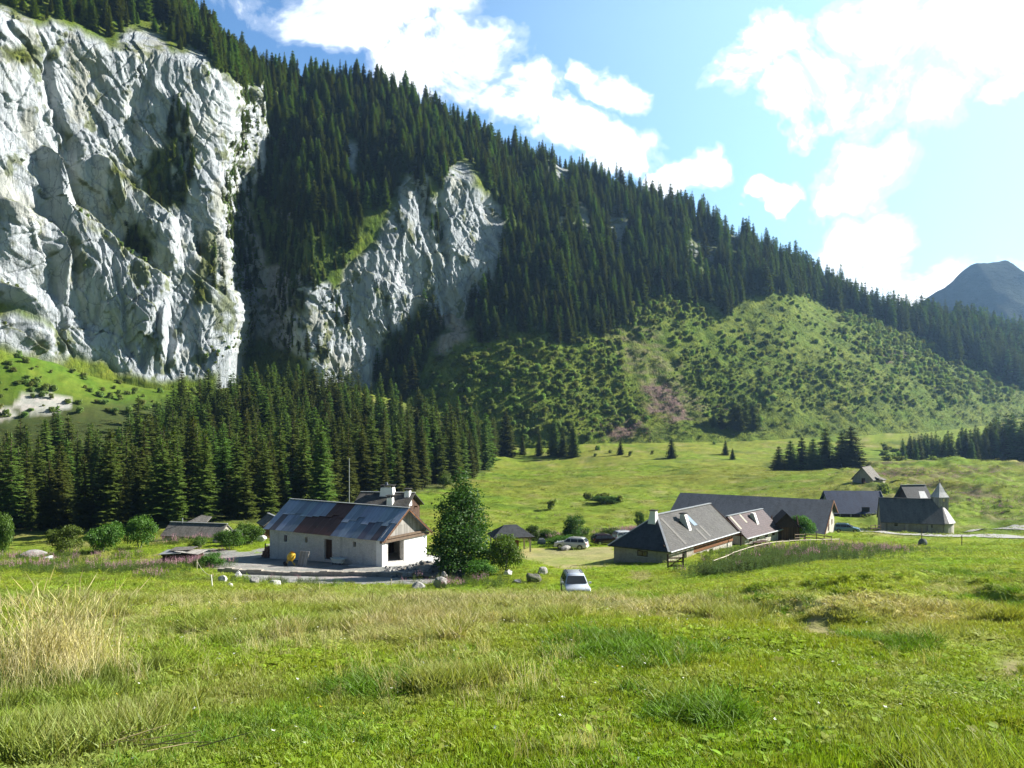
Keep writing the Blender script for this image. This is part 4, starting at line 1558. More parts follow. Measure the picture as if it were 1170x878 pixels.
for px_, py_, hp, wf in ((850, 490, 46, 1.25), (838, 489, 34, 1.4), (860, 489, 36, 1.4), (826, 489, 26, 1.6), (868, 488, 20, 1.6), (843, 492, 30, 1.5), (816, 488, 18, 1.8)):
    p = on_slope(px_, py_)
    TREES.append((p.x, p.y, p.z - .3, hp / F * p.y, wf, int(rng.integers(0, 5)), 'knot'))
SOLO = []
for px_, py_, hp, wf, lab in (
        (578, 521, 52, 1.35, 'broad dark spruce at the left end of the row along the meadow edge'),
        (597, 520, 22, 1.2, 'small young spruce between two taller ones at the meadow edge'),
        (616, 521, 28, 1.0, 'short narrow spruce beside the broad one at the meadow edge'),
        (633, 521, 42, 1.15, 'tall twin topped looking spruce in the middle of the meadow edge row'),
        (643, 522, 30, 1.3, 'low bushy spruce leaning against its taller left neighbour at the meadow edge'),
        (655, 522, 36, 1.25, 'dark conical spruce at the right end of the row along the meadow edge'),
        (767, 524, 24, 1.5, 'lone stout little spruce standing in the open meadow below the pink flowers'),
        (709, 520, 17, 1.4, 'very small lone spruce below the pink flower patch on the meadow edge'),
        (829, 520, 17, 1.4, 'short pale spruce of the pair beside the shadowed stones on the slope foot'),
        (837, 525, 13, 1.5, 'tiniest spruce of the pair on the slope foot')):
    p = G(px_, py_, 150, 600)
    SOLO.append((p.x, p.y, p.z - .2, hp / F * p.y, wf * 1.25, lab, 'spruces along the meadow edge'))
for k, (px_, hp, wf, lab) in enumerate((
        (890, 27, 1.3, 'leftmost and shortest spruce of the clump left of the small stone hut'),
        (903, 33, 1.2, 'second spruce from the left in the clump beside the small stone hut'),
        (916, 36, 1.1, 'third spruce in the clump, just left of its narrow middle tree, near the hut'),
        (929, 34, 1.2, 'middle spruce filling the clump left of the small stone hut'),
        (943, 46, 1.1, 'tall pointed spruce left of the gap in the clump beside the hut'),
        (962, 40, 1.2, 'spruce right of the gap in the clump beside the hut'),
        (972, 46, 1.45, 'broad tall spruce at the right end of the clump nearest the hut'))):
    p = GY(px_, 300 + 6 * (k % 3))
    SOLO.append((p.x, p.y, p.z, hp / F * p.y * 1.05, wf * 1.9, lab, 'spruce clump left of the small stone hut'))


def in_frame(x, y, z, m=6):
    a, b = CX + F * x / y, HY - F * z / y
    return -m < a < 1170 + m and -m < b < 878


score = []
for i, tr in enumerate(TREES):
    x, y, z, hh = tr[:4]
    vis = in_frame(x, y, z + hh * .8)
    score.append(hh / y * (1 if vis else 0) * (1.1 if tr[6] == 'band' else 1))
order = np.argsort(-np.array(score))
SINGLE = set(order[:300 - len(SOLO)].tolist())
_spr_first = {}


def place_spruce(x, y, z, hh, wf, var, label, group):
    if var not in _spr_first:
        t = thing('spruce', label, 'tree', group=group)
        link(bpy.data.objects.new('crown', SPR[var]), t)
        link(bpy.data.objects.new('trunk', SPR_TR), t)
        _spr_first[var] = t
    else:
        t = copy_tree(_spr_first[var])
        t['label'], t['group'] = label, group
    s = hh / 16.0
    t.location = (x, y, z)
    t.scale = (s * wf, s * wf, s)
    t.rotation_euler = (0, 0, rng.uniform(0, 6.28))
    return t


front_py = lambda px: np.interp(px, [-70, 0, 150, 230, 290, 350, 440, 500, 540, 556, 575], [608, 607, 606, 600, 594, 588, 570, 556, 546, 538, 520])
far_pts = []
for i, tr in enumerate(TREES):
    x, y, z, hh, wf, var, where = tr
    if i in SINGLE:
        pxx, pyy = CX + F * x / y, HY - F * z / y
        if where == 'band':
            dfr = front_py(pxx) - pyy
            side = 'left of the low slate roof' if pxx < 190 else ('behind the metal roofed barn' if pxx < 440 else 'right of the white pole')
            if dfr < 12:
                lab = 'full spruce in the front row of the valley forest ' + side
            elif dfr < 45:
                lab = 'dark spruce inside the valley forest ' + side
            else:
                lab = 'spruce top at the back of the valley forest ' + side
            grp = 'spruces of the valley forest'
        elif where == 'wood':
            lab, grp = 'bluish dark spruce of the wood behind the grassy knoll at the valley end', 'spruces behind the knoll'
        elif where == 'wall':
            lab, grp = 'small spruce growing on a ledge of the grey limestone wall', 'spruces on the rock wall'
        elif where == 'knot':
            lab, grp = 'spruce in the dark knot of trees at the foot of the shrubby slope', 'spruces in the slope foot knot'
        else:
            lab, grp = 'tall spruce of the steep mountain forest beside the rock walls', 'spruces of the mountain forest'
        place_spruce(x, y, z, hh, wf, var, lab, grp)
    else:
        far_pts.append(i)
for k, (x, y, z, hh, wf, lab, grp) in enumerate(SOLO):
    place_spruce(x, y, z, hh, wf * .75, 6, lab, grp)
ft = [TREES[i] for i in far_pts]
SPR_FAR = []
for me in SPR:
    c = me.copy()
    c.materials.clear()
    c.materials.append(M['spruce2'])
    SPR_FAR.append(c)
nf = len(ft)
print('spruces', len(TREES), 'far', nf)
fo_ = mass('spruce_forest', 'stuff', [t[:3] for t in ft], np.stack([np.zeros(nf), np.zeros(nf), rng.uniform(0, 6.28, nf)], 1),
           np.array([(t[3] / 16 * t[4], t[3] / 16 * t[4], t[3] / 16) for t in ft]), [t[5] for t in ft], None, SPR_FAR)
tag(fo_, 'dense dark spruce forest covering the steep mountainside up to the ridge', 'forest')

# ------------------------------------------------------------------ shrubs on the slope
shr_n = smooth(-.02, .28, fbm(wx / 30, wy / 30, wz / 30, 4, .6) + .3 * nB)
S1 = inpoly(jx, jy, [(440, 470), (470, 420), (505, 402), (560, 398), (620, 392), (690, 385), (720, 350), (760, 335), (800, 352), (830, 372), (760, 372), (712, 400), (720, 440), (740, 478), (680, 500), (640, 505), (560, 500), (500, 490)])
S2 = inpoly(jx, jy, [(790, 400), (860, 372), (960, 400), (1000, 420), (1090, 440), (1120, 420), (1170, 430), (1170, 455), (1090, 470), (1020, 468), (960, 462), (900, 470), (880, 492), (820, 492), (800, 470), (760, 440)])
S3 = inpoly(jx, jy, [(960, 345), (1060, 380), (1170, 440), (1110, 455), (1020, 425), (960, 385)])
S4 = inpoly(jx, jy, [(760, 330), (845, 335), (930, 335), (1050, 400), (1000, 470), (820, 480), (700, 380)])
S5 = inpoly(jx, jy, [(230, 400), (262, 385), (290, 390), (340, 402), (360, 420), (340, 440), (230, 440)])
sm = (S1 * .95 + S3 * .8) * (.35 + .65 * shr_n) + S2 * (.06 + .8 * shr_n) + S4 * (.02 + .16 * shr_n) + S5 * .3 + ledg * .55 + .5 * (rockB & ~rockA) * (nA > -.1) + .3 * FORM * (1 - gapn) * (rock_s < .3) + .12 * (wallveg[..., 0] > .5) * (rmask < .35)
sm = sm * (MPY < foot[None, :] - 2)
P_, a_, b_, area = sheet_points(np.clip(sm, 0, 1), 13000)
SH = []
for i in dart(P_, 1.6):
    x, y, z = P_[i]
    big_ = S1[a_[i], b_[i]] or S3[a_[i], b_[i]]
    dn_ = ledg[a_[i], b_[i]] or rock[a_[i], b_[i]] > 0
    s_ = (.18 + .8 * rng.random() ** 2.4) * (1.0 if big_ else .8) * (.6 if dn_ else 1)
    SH.append((x, y, z - .5 * s_, s_, int(rng.integers(0, 5)), 'slope'))
for k in range(150):                     # scattered on the grass below the left wall and on the meadow rim
    px_, py_ = rng.uniform(-10, 235), rng.uniform(402, 478)
    p = G(px_, py_, 200, 420)
    if p.y < 400:
        SH.append((p.x, p.y, p.z - .3, rng.uniform(.25, .8), int(rng.integers(0, 5)), 'wallfoot'))
for k in range(26):
    px_, py_ = rng.uniform(1010, 1100), rng.uniform(478, 530)
    p = GY(px_, rng.uniform(330, 420))
    SH.append((p.x, p.y, p.z - .3, rng.uniform(.5, 1.0), int(rng.integers(0, 5)), 'wood'))
for px_, py_, s_ in ((690, 572, .8), (672, 572, .6), (707, 574, .5), (735, 500, .7), (720, 522, .5), (697, 518, .5), (682, 515, .6), (816, 508, .5), (1012, 565, .8), (1012, 470, .8), (630, 583, .55), (775, 598, .3),
                     (600, 508, .8), (566, 505, .8), (680, 522, .4), (745, 520, .4)):
    p = G(px_, py_, 120, 600)
    SH.append((p.x, p.y, p.z - .2, s_, int(rng.integers(0, 5)), 'meadow'))
ss = np.array([q[3] / q[1] * (1 if in_frame(q[0], q[1], q[2] + 2) else 0) for q in SH])
o_ = np.argsort(-ss)
for i in o_[:300]:
    x, y, z, s_, var, where = SH[i]
    o = link(bpy.data.objects.new('shrub', SHR[var]))
    o.location, o.scale, o.rotation_euler = (x, y, z), (s_, s_, s_ * .85), (0, 0, rng.uniform(0, 6.28))
    pxx = CX + F * x / y
    if where == 'slope':
        pl = 'below the middle rock wall' if pxx < 600 else ('left of the stony ravine' if pxx < 720 else ('on the open green slope' if pxx < 960 else 'on the far right of the green slope'))
        lab = 'round leafy green shrub in the thicket ' + pl
    else:
        lab = {'wallfoot': 'low green shrub on the grass at the foot of the left rock wall', 'wood': 'pale green shrub before the dark wood behind the knoll',
               'meadow': 'dark green shrub standing in the open meadow behind the hamlet'}[where]
    tag(o, lab, 'shrub', 'shrubs on the slope and meadow')
rest = [SH[i] for i in o_[300:]]
nf = len(rest)
print('shrubs', len(SH))
so_ = mass('shrub_thicket', 'stuff', [t[:3] for t in rest], np.stack([np.zeros(nf), np.zeros(nf), rng.uniform(0, 6.28, nf)], 1),
           np.array([(t[3],) * 3 for t in rest]), [t[4] for t in rest], None, SHR)
tag(so_, 'green alder thicket spread over the lower mountain slope', 'undergrowth')
# ------------------------------------------------------------------ building materials
B = {}
B['whitewash'] = stone_wall('whitewashed_rubble_wall', (.62, .60, .57), (.52, .50, .46), (.68, .66, .63), 2.6)
B['stone'] = stone_wall('grey_rubble_stone_wall', (.32, .29, .25), (.44, .40, .34), (.40, .37, .32), 2.4)
B['stonepale'] = stone_wall('pale_rubble_stone_wall', (.44, .41, .36), (.56, .52, .46), (.52, .49, .44), 2.4)
B['plaster'] = plain('white_lime_plaster', (.74, .73, .70), .9, var=.10, scale=1.2, spec=.1)
B['concrete'] = plain('bare_concrete', (.46, .45, .43), .9, var=.15, scale=2.0, spec=.1)
B['wood'] = planks('weathered_brown_boards', (.17, .085, .045), .17)
B['redwood'] = planks('reddish_brown_boards', (.27, .125, .06), .15, vertical=False)
B['darkwood'] = planks('dark_brown_boards', (.085, .05, .035), .17)
B['greywood'] = planks('silver_grey_boards', (.36, .34, .31), .18)
B['beam'] = plain('old_timber_beam', (.15, .11, .08), .85, var=.3, spec=.1)
B['rail'] = plain('pale_rail_wood', (.50, .44, .35), .85, var=.2, spec=.1)
B['slate'] = slate('weathered_slate_roof', (.050, .047, .043), .40, moss=.35)
B['slatedark'] = slate('dark_slate_roof', (.042, .045, .050), .28, moss=.15)
B['slateblue'] = slate('blue_grey_slate_roof', (.046, .053, .066), .25, moss=.10)
B['shingle'] = slate('grey_wood_shingle_roof', (.15, .14, .125), .30, .18, .14, .9, .2)
B['purple'] = slate('purple_brown_tile_roof', (.048, .027, .030), .22, .30, .24, .6, .05)
B['glass'] = NT('window_glass').fin((.02, .025, .03), .08, spec=.6)
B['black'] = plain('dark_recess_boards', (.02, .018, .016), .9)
B['ridgetin'] = plain('pale_zinc_flashing', (.34, .35, .36), .5, metal=.4)
B['skyl'] = NT('skylight_glass').fin((.30, .34, .38), .12, metal=.3, spec=.6)
B['potblue'] = plain('dark_chimney_cowl', (.05, .06, .09), .5)


def tin_mat():
    """old corrugated sheets: every sheet its own tone, some rusted through; UV in metres along the slope"""
    m = NT('old_painted_roof_sheets')
    uv = m.n('ShaderNodeTexCoord').outputs['UV']
    a = m.n('ShaderNodeAttribute', attribute_name='sheet').outputs['Color']
    n1 = m.noise(m.mapping(uv, (2.2, .35, 1)), 1.8, 7, .65)
    n2 = m.noise(m.mapping(uv, (1, .6, 1)), 1.3, 6, .7)
    k = m.mix(m.ramp(n1, [(.36, (.75, .75, .75)), (.62, (0, 0, 0))]), a, m.mix(1, a, (.62, .60, .62), 'MULTIPLY'))
    k = m.mix(m.ramp(n2, [(.60, (0, 0, 0)), (.68, (.75, .75, .75))]), k, (.10, .055, .045))
    w = m.n('ShaderNodeTexWave', wave_type='BANDS', bands_direction='X')
    w.inputs['Scale'].default_value = 1.9
    m.l(uv, w.inputs['Vector'])
    return m.fin(k, .5, m.bump(w.outputs['Fac'], .025, .8), metal=.25, spec=.4)


B['tin'] = tin_mat()


def window(root, mb_frame_mat, o, ux, w, h, n, shutters=False, name='window'):
    """a small recessed window: frame, pane and mullion; o = lower corner on the wall face, n = outward"""
    o, ux, n = Vector(o), Vector(ux).normalized(), Vector(n).normalized()
    uz = Vector((0, 0, 1))
    f = MB()
    t = .07
    P = lambda u, v, k: o + ux * u + uz * v + n * k
    for (a, b, c, d) in ((0, w, 0, t), (0, w, h - t, h), (0, t, t, h - t), (w - t, w, t, h - t), (w / 2 - .025, w / 2 + .025, t, h - t)):
        f.hexa([P(a, c, .005), P(b, c, .005), P(b, c, .05), P(a, c, .05)], [P(a, d, .005), P(b, d, .005), P(b, d, .05), P(a, d, .05)])
    fo = f.build(name, mb_frame_mat, root)
    g = MB()
    g.face([P(t, t, .018), P(w - t, t, .018), P(w - t, h - t, .018), P(t, h - t, .018)])
    g.build('pane', B['glass'], fo)
    s = MB()
    s.hexa([P(-.06, -.07, .0), P(w + .06, -.07, .0), P(w + .06, -.07, .09), P(-.06, -.07, .09)], [P(-.06, -.01, .0), P(w + .06, -.01, .0), P(w + .06, -.01, .09), P(-.06, -.01, .09)])
    s.build('sill', B['concrete'], fo)
    return fo


def door(root, o, ux, w, h, n, mat):
    o, ux, n = Vector(o), Vector(ux).normalized(), Vector(n).normalized()
    uz = Vector((0, 0, 1))
    P = lambda u, v, k: o + ux * u + uz * v + n * k
    d = MB()
    d.hexa([P(0, 0, .006), P(w, 0, .006), P(w, 0, .05), P(0, 0, .05)], [P(0, h, .006), P(w, h, .006), P(w, h, .05), P(0, h, .05)])
    for v in (.3, h - .35):
        d.hexa([P(.05, v, .051), P(w - .05, v, .051), P(w - .05, v, .075), P(.05, v, .075)], [P(.05, v + .13, .051), P(w - .05, v + .13, .051), P(w - .05, v + .13, .075), P(.05, v + .13, .075)])
    do = d.build('door', mat, root)
    k = MB()
    k.tube(P(w - .12, h * .48, .05), P(w - .12, h * .48, .12), .025)
    k.build('handle', B['potblue'], do)
    return do


def gable_roof(root, L, W, eave, rise, mat, ov=.35, og=.4, t=.14, name='roof', asym=.5, m2=None, ridge=True):
    """ridge along local x; slopes fall to y=0 (front) and y=W (back)"""
    yr = W * asym
    sf, sb = rise / yr, rise / (W - yr)
    mb = MB()
    z0, z1 = eave - sf * ov, eave - sb * ov
    zr = eave + rise
    mb.slab((-og, -ov, z0 + t), (L + og, -ov, z0 + t), (L + og, yr, zr + t), (-og, yr, zr + t), t)
    mb.slab((L + og, W + ov, z1 + t), (-og, W + ov, z1 + t), (-og, yr + .002, zr + t), (L + og, yr + .002, zr + t), t)
    ro = mb.build(name, mat, root)
    if ridge:
        r_ = MB()
        r_.beam((-og - .02, yr, zr + t + .05), (L + og + .02, yr, zr + t + .05), .34, .08)
        r_.build('ridge_cap', B['ridgetin'] if ridge is True else ridge, ro)
    return ro


def walls(root, L, W, eave, rise, mat, asym=.5, gmat=None, h0=-1.2, holes=None, t=.45):
    """four walls with gable ends; holes: dict side -> [(u0,u1,z0,z1)], sides front(y=0) back left(x=0) right"""
    holes = holes or {}
    mb = MB()
    sh = lambda hs: [(a, b, c - h0, d - h0) for a, b, c, d in hs]
    mb.panel((0, 0, h0), (1, 0, 0), L, eave - h0, t, sh(holes.get('front', [])), n=(0, 1, 0))
    mb.panel((0, W - t, h0), (1, 0, 0), L, eave - h0, t, sh(holes.get('back', [])), n=(0, 1, 0))
    mb.panel((0, t + .002, h0), (0, 1, 0), W - 2 * t - .004, eave - h0, t, [(a - t, b - t, c, d) for a, b, c, d in sh(holes.get('left', []))], n=(1, 0, 0))
    mb.panel((L - t, t + .002, h0), (0, 1, 0), W - 2 * t - .004, eave - h0, t, [(a - t, b - t, c, d) for a, b, c, d in sh(holes.get('right', []))], n=(1, 0, 0))
    wo = mb.build('wall', mat, root)
    yr = W * asym
    for x in (0.003, L - t + .003):
        g = MB()
        g.prism([(x, 0.01, eave + .001), (x, W - .01, eave + .001), (x, yr, eave + rise)], (t - .006, 0, 0))
        g.build('gable', gmat or mat, root)
    return wo


def chimney(root_roof, x, y, z0, z1, w, d, mat, cap=True):
    c = MB()
    c.hexa([(x - w / 2 * 1.25, y - d / 2 * 1.25, z0), (x + w / 2 * 1.25, y - d / 2 * 1.25, z0), (x + w / 2 * 1.25, y + d / 2 * 1.25, z0), (x - w / 2 * 1.25, y + d / 2 * 1.25, z0)],
           [(x - w / 2, y - d / 2, z1), (x + w / 2, y - d / 2, z1), (x + w / 2, y + d / 2, z1), (x - w / 2, y + d / 2, z1)])
    co = c.build('chimney', mat, root_roof)
    if cap:
        k = MB()
        for sx1 in (-1, 1):
            for sy1 in (-1, 1):
                k.box(x + sx1 * (w / 2 - .1) - .06, x + sx1 * (w / 2 - .1) + .06, y + sy1 * (d / 2 - .1) - .06, y + sy1 * (d / 2 - .1) + .06, z1 - .02, z1 + .25)
        k.box(x - w / 2 - .12, x + w / 2 + .12, y - d / 2 - .12, y + d / 2 + .12, z1 + .25, z1 + .33)
        k.build('cap', B['slate'], co)
    return co


def ang(v):
    return math.atan2(v[1], v[0])


# ------------------------------------------------------------------ the metal roofed barn
# local x runs from the near (right-hand) gable away to the left, local y from the shaded front to the back
def frame_from(px0, py0, Y0, dx, dy, zg):
    p = at(px0, py0, Y0)
    return Vector((p.x, p.y, zg)), math.atan2(dy, dx)


def make_metal_barn():
    # walk the long side from its left end to the near gable, so that x grows to the right and the front is y=0
    a = Vector((.852, -.523, 0))
    near = at(437, 617, 84)
    L, W = 16.8, 7.9
    org = near - a * L
    zg = near.z - 2.72
    t = thing('barn', 'long whitewashed barn with blue-grey metal sheet roof patched with rust and open gable bay', 'barn', (org.x, org.y, zg), ang(a))
    ins = .35
    t2 = (ins, ins)
    L2, W2, eave, rise, th = L - 2 * ins, W - 2 * ins, 2.88, 2.62, .45
    h0 = -1.0

    def P(x, y, z):
        return (x + ins, y + ins, z)
    mb = MB()
    holesf = [(8.2, 9.3, 0, 2.1), (2.2, 2.65, 1.35, 2.05), (5.4, 5.75, 1.5, 2.1), (12.2, 12.6, 1.6, 2.15)]
    mb.panel(P(0, 0, h0), (1, 0, 0), L2, eave - h0, th, [(a_, b_, c - h0, d - h0) for a_, b_, c, d in holesf], n=(0, 1, 0))
    mb.panel(P(0, W2 - th, h0), (1, 0, 0), L2, eave - h0, th, n=(0, 1, 0))
    mb.panel(P(0, th + .002, h0), (0, 1, 0), W2 - 2 * th - .004, eave - h0, th, n=(1, 0, 0))
    # open right bay in the gable wall facing the sun
    mb.panel(P(L2 - th, th + .002, h0), (0, 1, 0), W2 - 2 * th - .004, 2.25 - h0, th, [(.45, 2.9, .1 - h0, 2.2 - h0)], n=(1, 0, 0))
    mb.build('wall', B['whitewash'], t)
    # corner pillars standing a little proud
    c = MB()
    c.box(*[v + ins for v in (L2 - .72, L2 + .06)], *[v + ins for v in (-.06, .62)], h0, eave - .12)
    c.build('pillar', B['plaster'], t)
    c = MB()
    c.box(*[v + ins for v in (L2 - .72, L2 + .06)], *[v + ins for v in (W2 - .75, W2 + .06)], h0, eave - .12)
    c.build('pillar', B['plaster'], t)
    pl = MB()
    pl.panel(P(L2 + .004, 3.45, .02), (0, 1, 0), W2 - 3.45 - .8, 2.2, .05, n=(1, 0, 0))
    pl.build('white_panel', B['plaster'], t)
    bm = MB()
    bm.beam(P(L2 + .12, -.35, 2.42), P(L2 + .12, W2 + .3, 2.42), .28, .24)
    bm.beam(P(L2 + .1, .3, 2.72), P(L2 + .1, W2 - .3, 2.72), .2, .2)
    bm.build('beam', B['beam'], t)
    # boarded gable triangle
    g = MB()
    yr = W2 / 2
    g.prism([P(L2 - .12, -.1, 2.62), P(L2 - .12, W2 + .1, 2.62), P(L2 - .12, W2 + .1, 2.85), P(L2 - .12, yr, eave + rise), P(L2 - .12, -.1, 2.85)], (.06, 0, 0))
    g.build('gable', B['greywood'], t)
    g = MB()
    g.prism([P(0.05, 0, eave), P(.05, W2, eave), P(.05, yr, eave + rise)], (.06, 0, 0))
    g.build('gable', B['greywood'], t)
    # darkness inside: floor, plank partition
    f = MB()
    f.box(ins + L2 - 4, ins + L2 - .5, ins + .5, ins + W2 - .5, .0, .08)
    f.build('floor_slab', B['concrete'], t)
    f = MB()
    f.box(ins + L2 - 4.1, ins + L2 - 4.0, ins + .5, ins + W2 - .5, 0, 2.8)
    f.build('inner_partition', B['darkwood'], t)
    d = MB()
    d.box(ins + 8.24, ins + 9.26, ins + .22, ins + .30, 0, 2.08)
    do = d.build('door', B['darkwood'], t)
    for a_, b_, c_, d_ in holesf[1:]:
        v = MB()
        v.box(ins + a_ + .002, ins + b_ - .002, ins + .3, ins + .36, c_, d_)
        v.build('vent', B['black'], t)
    # roof of separate sheets laid side by side and in two courses
    og, ov = .35, .42
    sl = rise / yr
    z0 = eave - sl * ov
    zr = eave + rise
    rt = .06
    r_ = np.random.default_rng(4)
    mb = MB()
    tones = []
    n = 19
    full = L + .5
    for side in (0, 1):
        for i in range(n):
            x0, x1 = -.25 + full * i / n, -.25 + full * (i + 1) / n
            cut = .52 + r_.uniform(-.12, .12)
            for lo, hi in ((0, cut), (cut, 1)):
                y0 = (ins - ov) + (yr + ov) * lo
                y1 = (ins - ov) + (yr + ov) * hi
                za, zb = z0 + (zr - z0) * lo, z0 + (zr - z0) * hi
                lift = .03 if hi == 1 else 0
                dz = r_.uniform(0, .012)
                p = [(x0 + .004, y0 - (.06 if lo else 0), za + lift + dz), (x1 + .02, y0 - (.06 if lo else 0), za + lift + dz), (x1 + .02, y1, zb + lift + dz), (x0 + .004, y1, zb + lift + dz)]
                if side:
                    p = [(x, W - y, z) for x, y, z in p][::-1]
                nf = len(mb.f)
                mb.hexa([(x, y, z - .012) for x, y, z in p], p)
                # bluish grey paint, some paler, some rusted dark red
                base = np.array((.27, .335, .43)) * r_.uniform(.72, 1.3) + r_.normal(0, .008, 3)
                xm = (x0 + x1) / 2
                if side == 0:
                    if (4.6 < xm < 9.6 and hi < 1) or (6.6 < xm < 9.8 and hi == 1):
                        base = np.array((.095, .038, .032)) * r_.uniform(.75, 1.25)
                    elif hi < 1 and r_.random() < .22:
                        base = np.array((.11, .10, .12)) * r_.uniform(.8, 1.3)
                    elif hi == 1 and 3.5 < xm < 6:
                        base = base * 1.15
                    if hi < 1 and 13.5 < xm < 16:
                        base = base * .5 + np.array((.10, .06, .06)) * .5
                tones += [base] * (len(mb.f) - nf)
    ro = mb.build('roof', B['tin'], t)
    ca = ro.data.attributes.new('sheet', 'FLOAT_COLOR', 'FACE')
    ca.data.foreach_set('color', np.concatenate([np.clip(np.array(tones), .01, 1), np.ones((len(tones), 1))], 1).astype(np.float32).ravel())
    ri = MB()
    ri.beam((-.27, W / 2, zr + .06), (L + .27, W / 2, zr + .06), .3, .05)
    ri.build('ridge_cap', B['ridgetin'], ro)
    v = MB()
    for s in (0, 1):
        y0 = ins - ov if s == 0 else W - ins + ov
        v.beam((L + .22, y0, z0 - .10), (L + .22, W / 2, zr - .10), .06, .24)
    v.build('verge_board', B['wood'], ro)
    pl = MB()
    pl.box(ins + L2 - 3.5, ins + L2 + 1.9, ins - 1.2, ins + W2 + .6, -.6, -.06)
    pl.build('plinth', B['concrete'], t)
    return t


make_metal_barn()

# ------------------------------------------------------------------ slate roofed house behind the barn
o = at(404, 590, 108)
zg = h1(o.x, o.y) - .2
a = Vector((.985, -.17, 0))
t = thing('house', 'low slate roofed stone house with three white chimneys half hidden behind the metal roofed barn', 'house', (o.x, o.y, zg), ang(a))
L = 6.5
zr = at(470, 568, 106).z - zg
ze = at(490, 590, 101).z - zg
walls(t, L, 8.0, ze, zr - ze, B['darkwood'], gmat=B['darkwood'])
ro = gable_roof(t, L, 8.0, ze, zr - ze - .1, B['slate'], .5, .5)
chimney(ro, 3.4, 3.6, zr - 1.0, zr + .75, 1.6, 1.1, B['plaster'])
chimney(ro, 4.5, 1.3, zr - 2.6, zr - .35, .7, .8, B['plaster'])
chimney(ro, 6.2, 3.4, zr - 1.6, zr + .35, .62, 1.0, B['plaster'])
k = MB()
k.tube((3.2, 3.6, zr + 1.08), (3.2, 3.6, zr + 1.4), .25, .18)
k.build('cowl', B['potblue'], ro)
window(t, B['beam'], (7.4, -.001, .9), (1, 0, 0), .9, .9, (0, -1, 0))
window(t, B['beam'], (L + .001, 2, 1.0), (0, 1, 0), .9, .9, (1, 0, 0))
bm = MB()
for y in (-.45, 2.5, 5.5, 8.45):
    bm.beam((-.4, y, ze - .12), (L + .45, y, ze - .12), .16, .18)
bm.build('beam', B['wood'], t)

# small wooden hut left of the barn
o = at(296, 604, 121)
zg = h1(o.x, o.y)
t = thing('hut', 'little brown boarded hut with pale slab roof peeping out left of the metal roofed barn', 'hut', (o.x, o.y, zg), R(-60))
ze = at(300, 597, 121).z - zg
walls(t, 3.2, 2.8, ze, 1.0, B['wood'], gmat=B['wood'], t=.15)
gable_roof(t, 3.2, 2.8, ze, 1.0, B['shingle'], .3, .5)
door(t, (1.0, -.002, 0), (1, 0, 0), .9, 1.5, (0, -1, 0), B['darkwood'])

# half sunk shed roof among the weeds
pL, pR = at(185, 612, 122), at(249, 610, 120)
d = pR - pL
zg = pL.z - .9
t = thing('shed', 'low half sunken shed with grey slab roof in the weeds before the valley forest', 'shed', (pL.x, pL.y, zg), ang((d.x, d.y)))
L = math.hypot(d.x, d.y)
walls(t, L, 4.4, .9, 1.45, B['stone'], h0=-1.5)
ro = gable_roof(t, L, 4.4, .9, 1.5, B['shingle'], .25, .15)
v = MB()
v.slab((2.3, 2.25, 2.5), (5.6, 2.25, 2.5), (5.3, 2.2 + 2.2, 3.25), (3.6, 2.2 + 2.2, 3.45), .1)
v.build('raised_roof', B['shingle'], ro)
k = MB()
k.tube((2.0, 2.0, 2.2), (2.0, 2.0, 3.2), .07)
k.build('stovepipe', B['ridgetin'], ro)

# open shelter on posts
o = at(566, 634, 104)
zg = h1(o.x + 2, o.y + 1) - .05
a = Vector((.97, .24, 0))
t = thing('shelter', 'open shelter with dark hipped slate roof on timber posts beside the leafy bush', 'shelter', (o.x, o.y, zg), ang(a))
L, W, eh, rh = 4.6, 3.2, 1.95, 1.35
mb = MB()
e = .4
A_, B_, C_, D_ = (-e, -e, eh), (L + e, -e, eh), (L + e, W + e, eh), (-e, W + e, eh)
r0, r1 = (W / 2 - .1, W / 2, eh + rh), (L - W / 2 + .1, W / 2, eh + rh)
mb.slab(A_, B_, r1, r0, .1)
mb.slab(C_, D_, r0, r1, .1)
for tri_ in ((B_, C_, r1), (D_, A_, r0)):
    mb.face(tri_)
ro = mb.build('roof', B['slatedark'], t)
for x, y in ((.1, .1), (L - .1, .1), (L - .1, W - .1), (.1, W - .1), (L / 2, W - .1)):
    p = MB()
    p.beam((x, y, -.3), (x, y, eh - .05), .18, .18)
    p.build('post', B['rail'], t)
p = MB()
p.beam((-.2, .1, eh - .12), (L + .2, .1, eh - .12), .15, .2)
p.beam((-.2, W - .1, eh - .12), (L + .2, W - .1, eh - .12), .15, .2)
p.beam((L - .1, -.2, eh - .3), (L - .1, W + .2, eh - .3), .15, .18)
p.build('beam', B['beam'], t)
p = MB()
p.beam((L - .1, .1, 1.2), (L - .9, .1, eh - .12), .1, .1)
p.beam((L - .1, .1, 1.2), (L - .1, .9, eh - .12), .1, .1)
p.build('brace', B['rail'], t)
p = MB()
p.box(.3, L - .9, W - .42, W - .22, 0, 1.1)
p.build('back_boards', B['wood'], t)

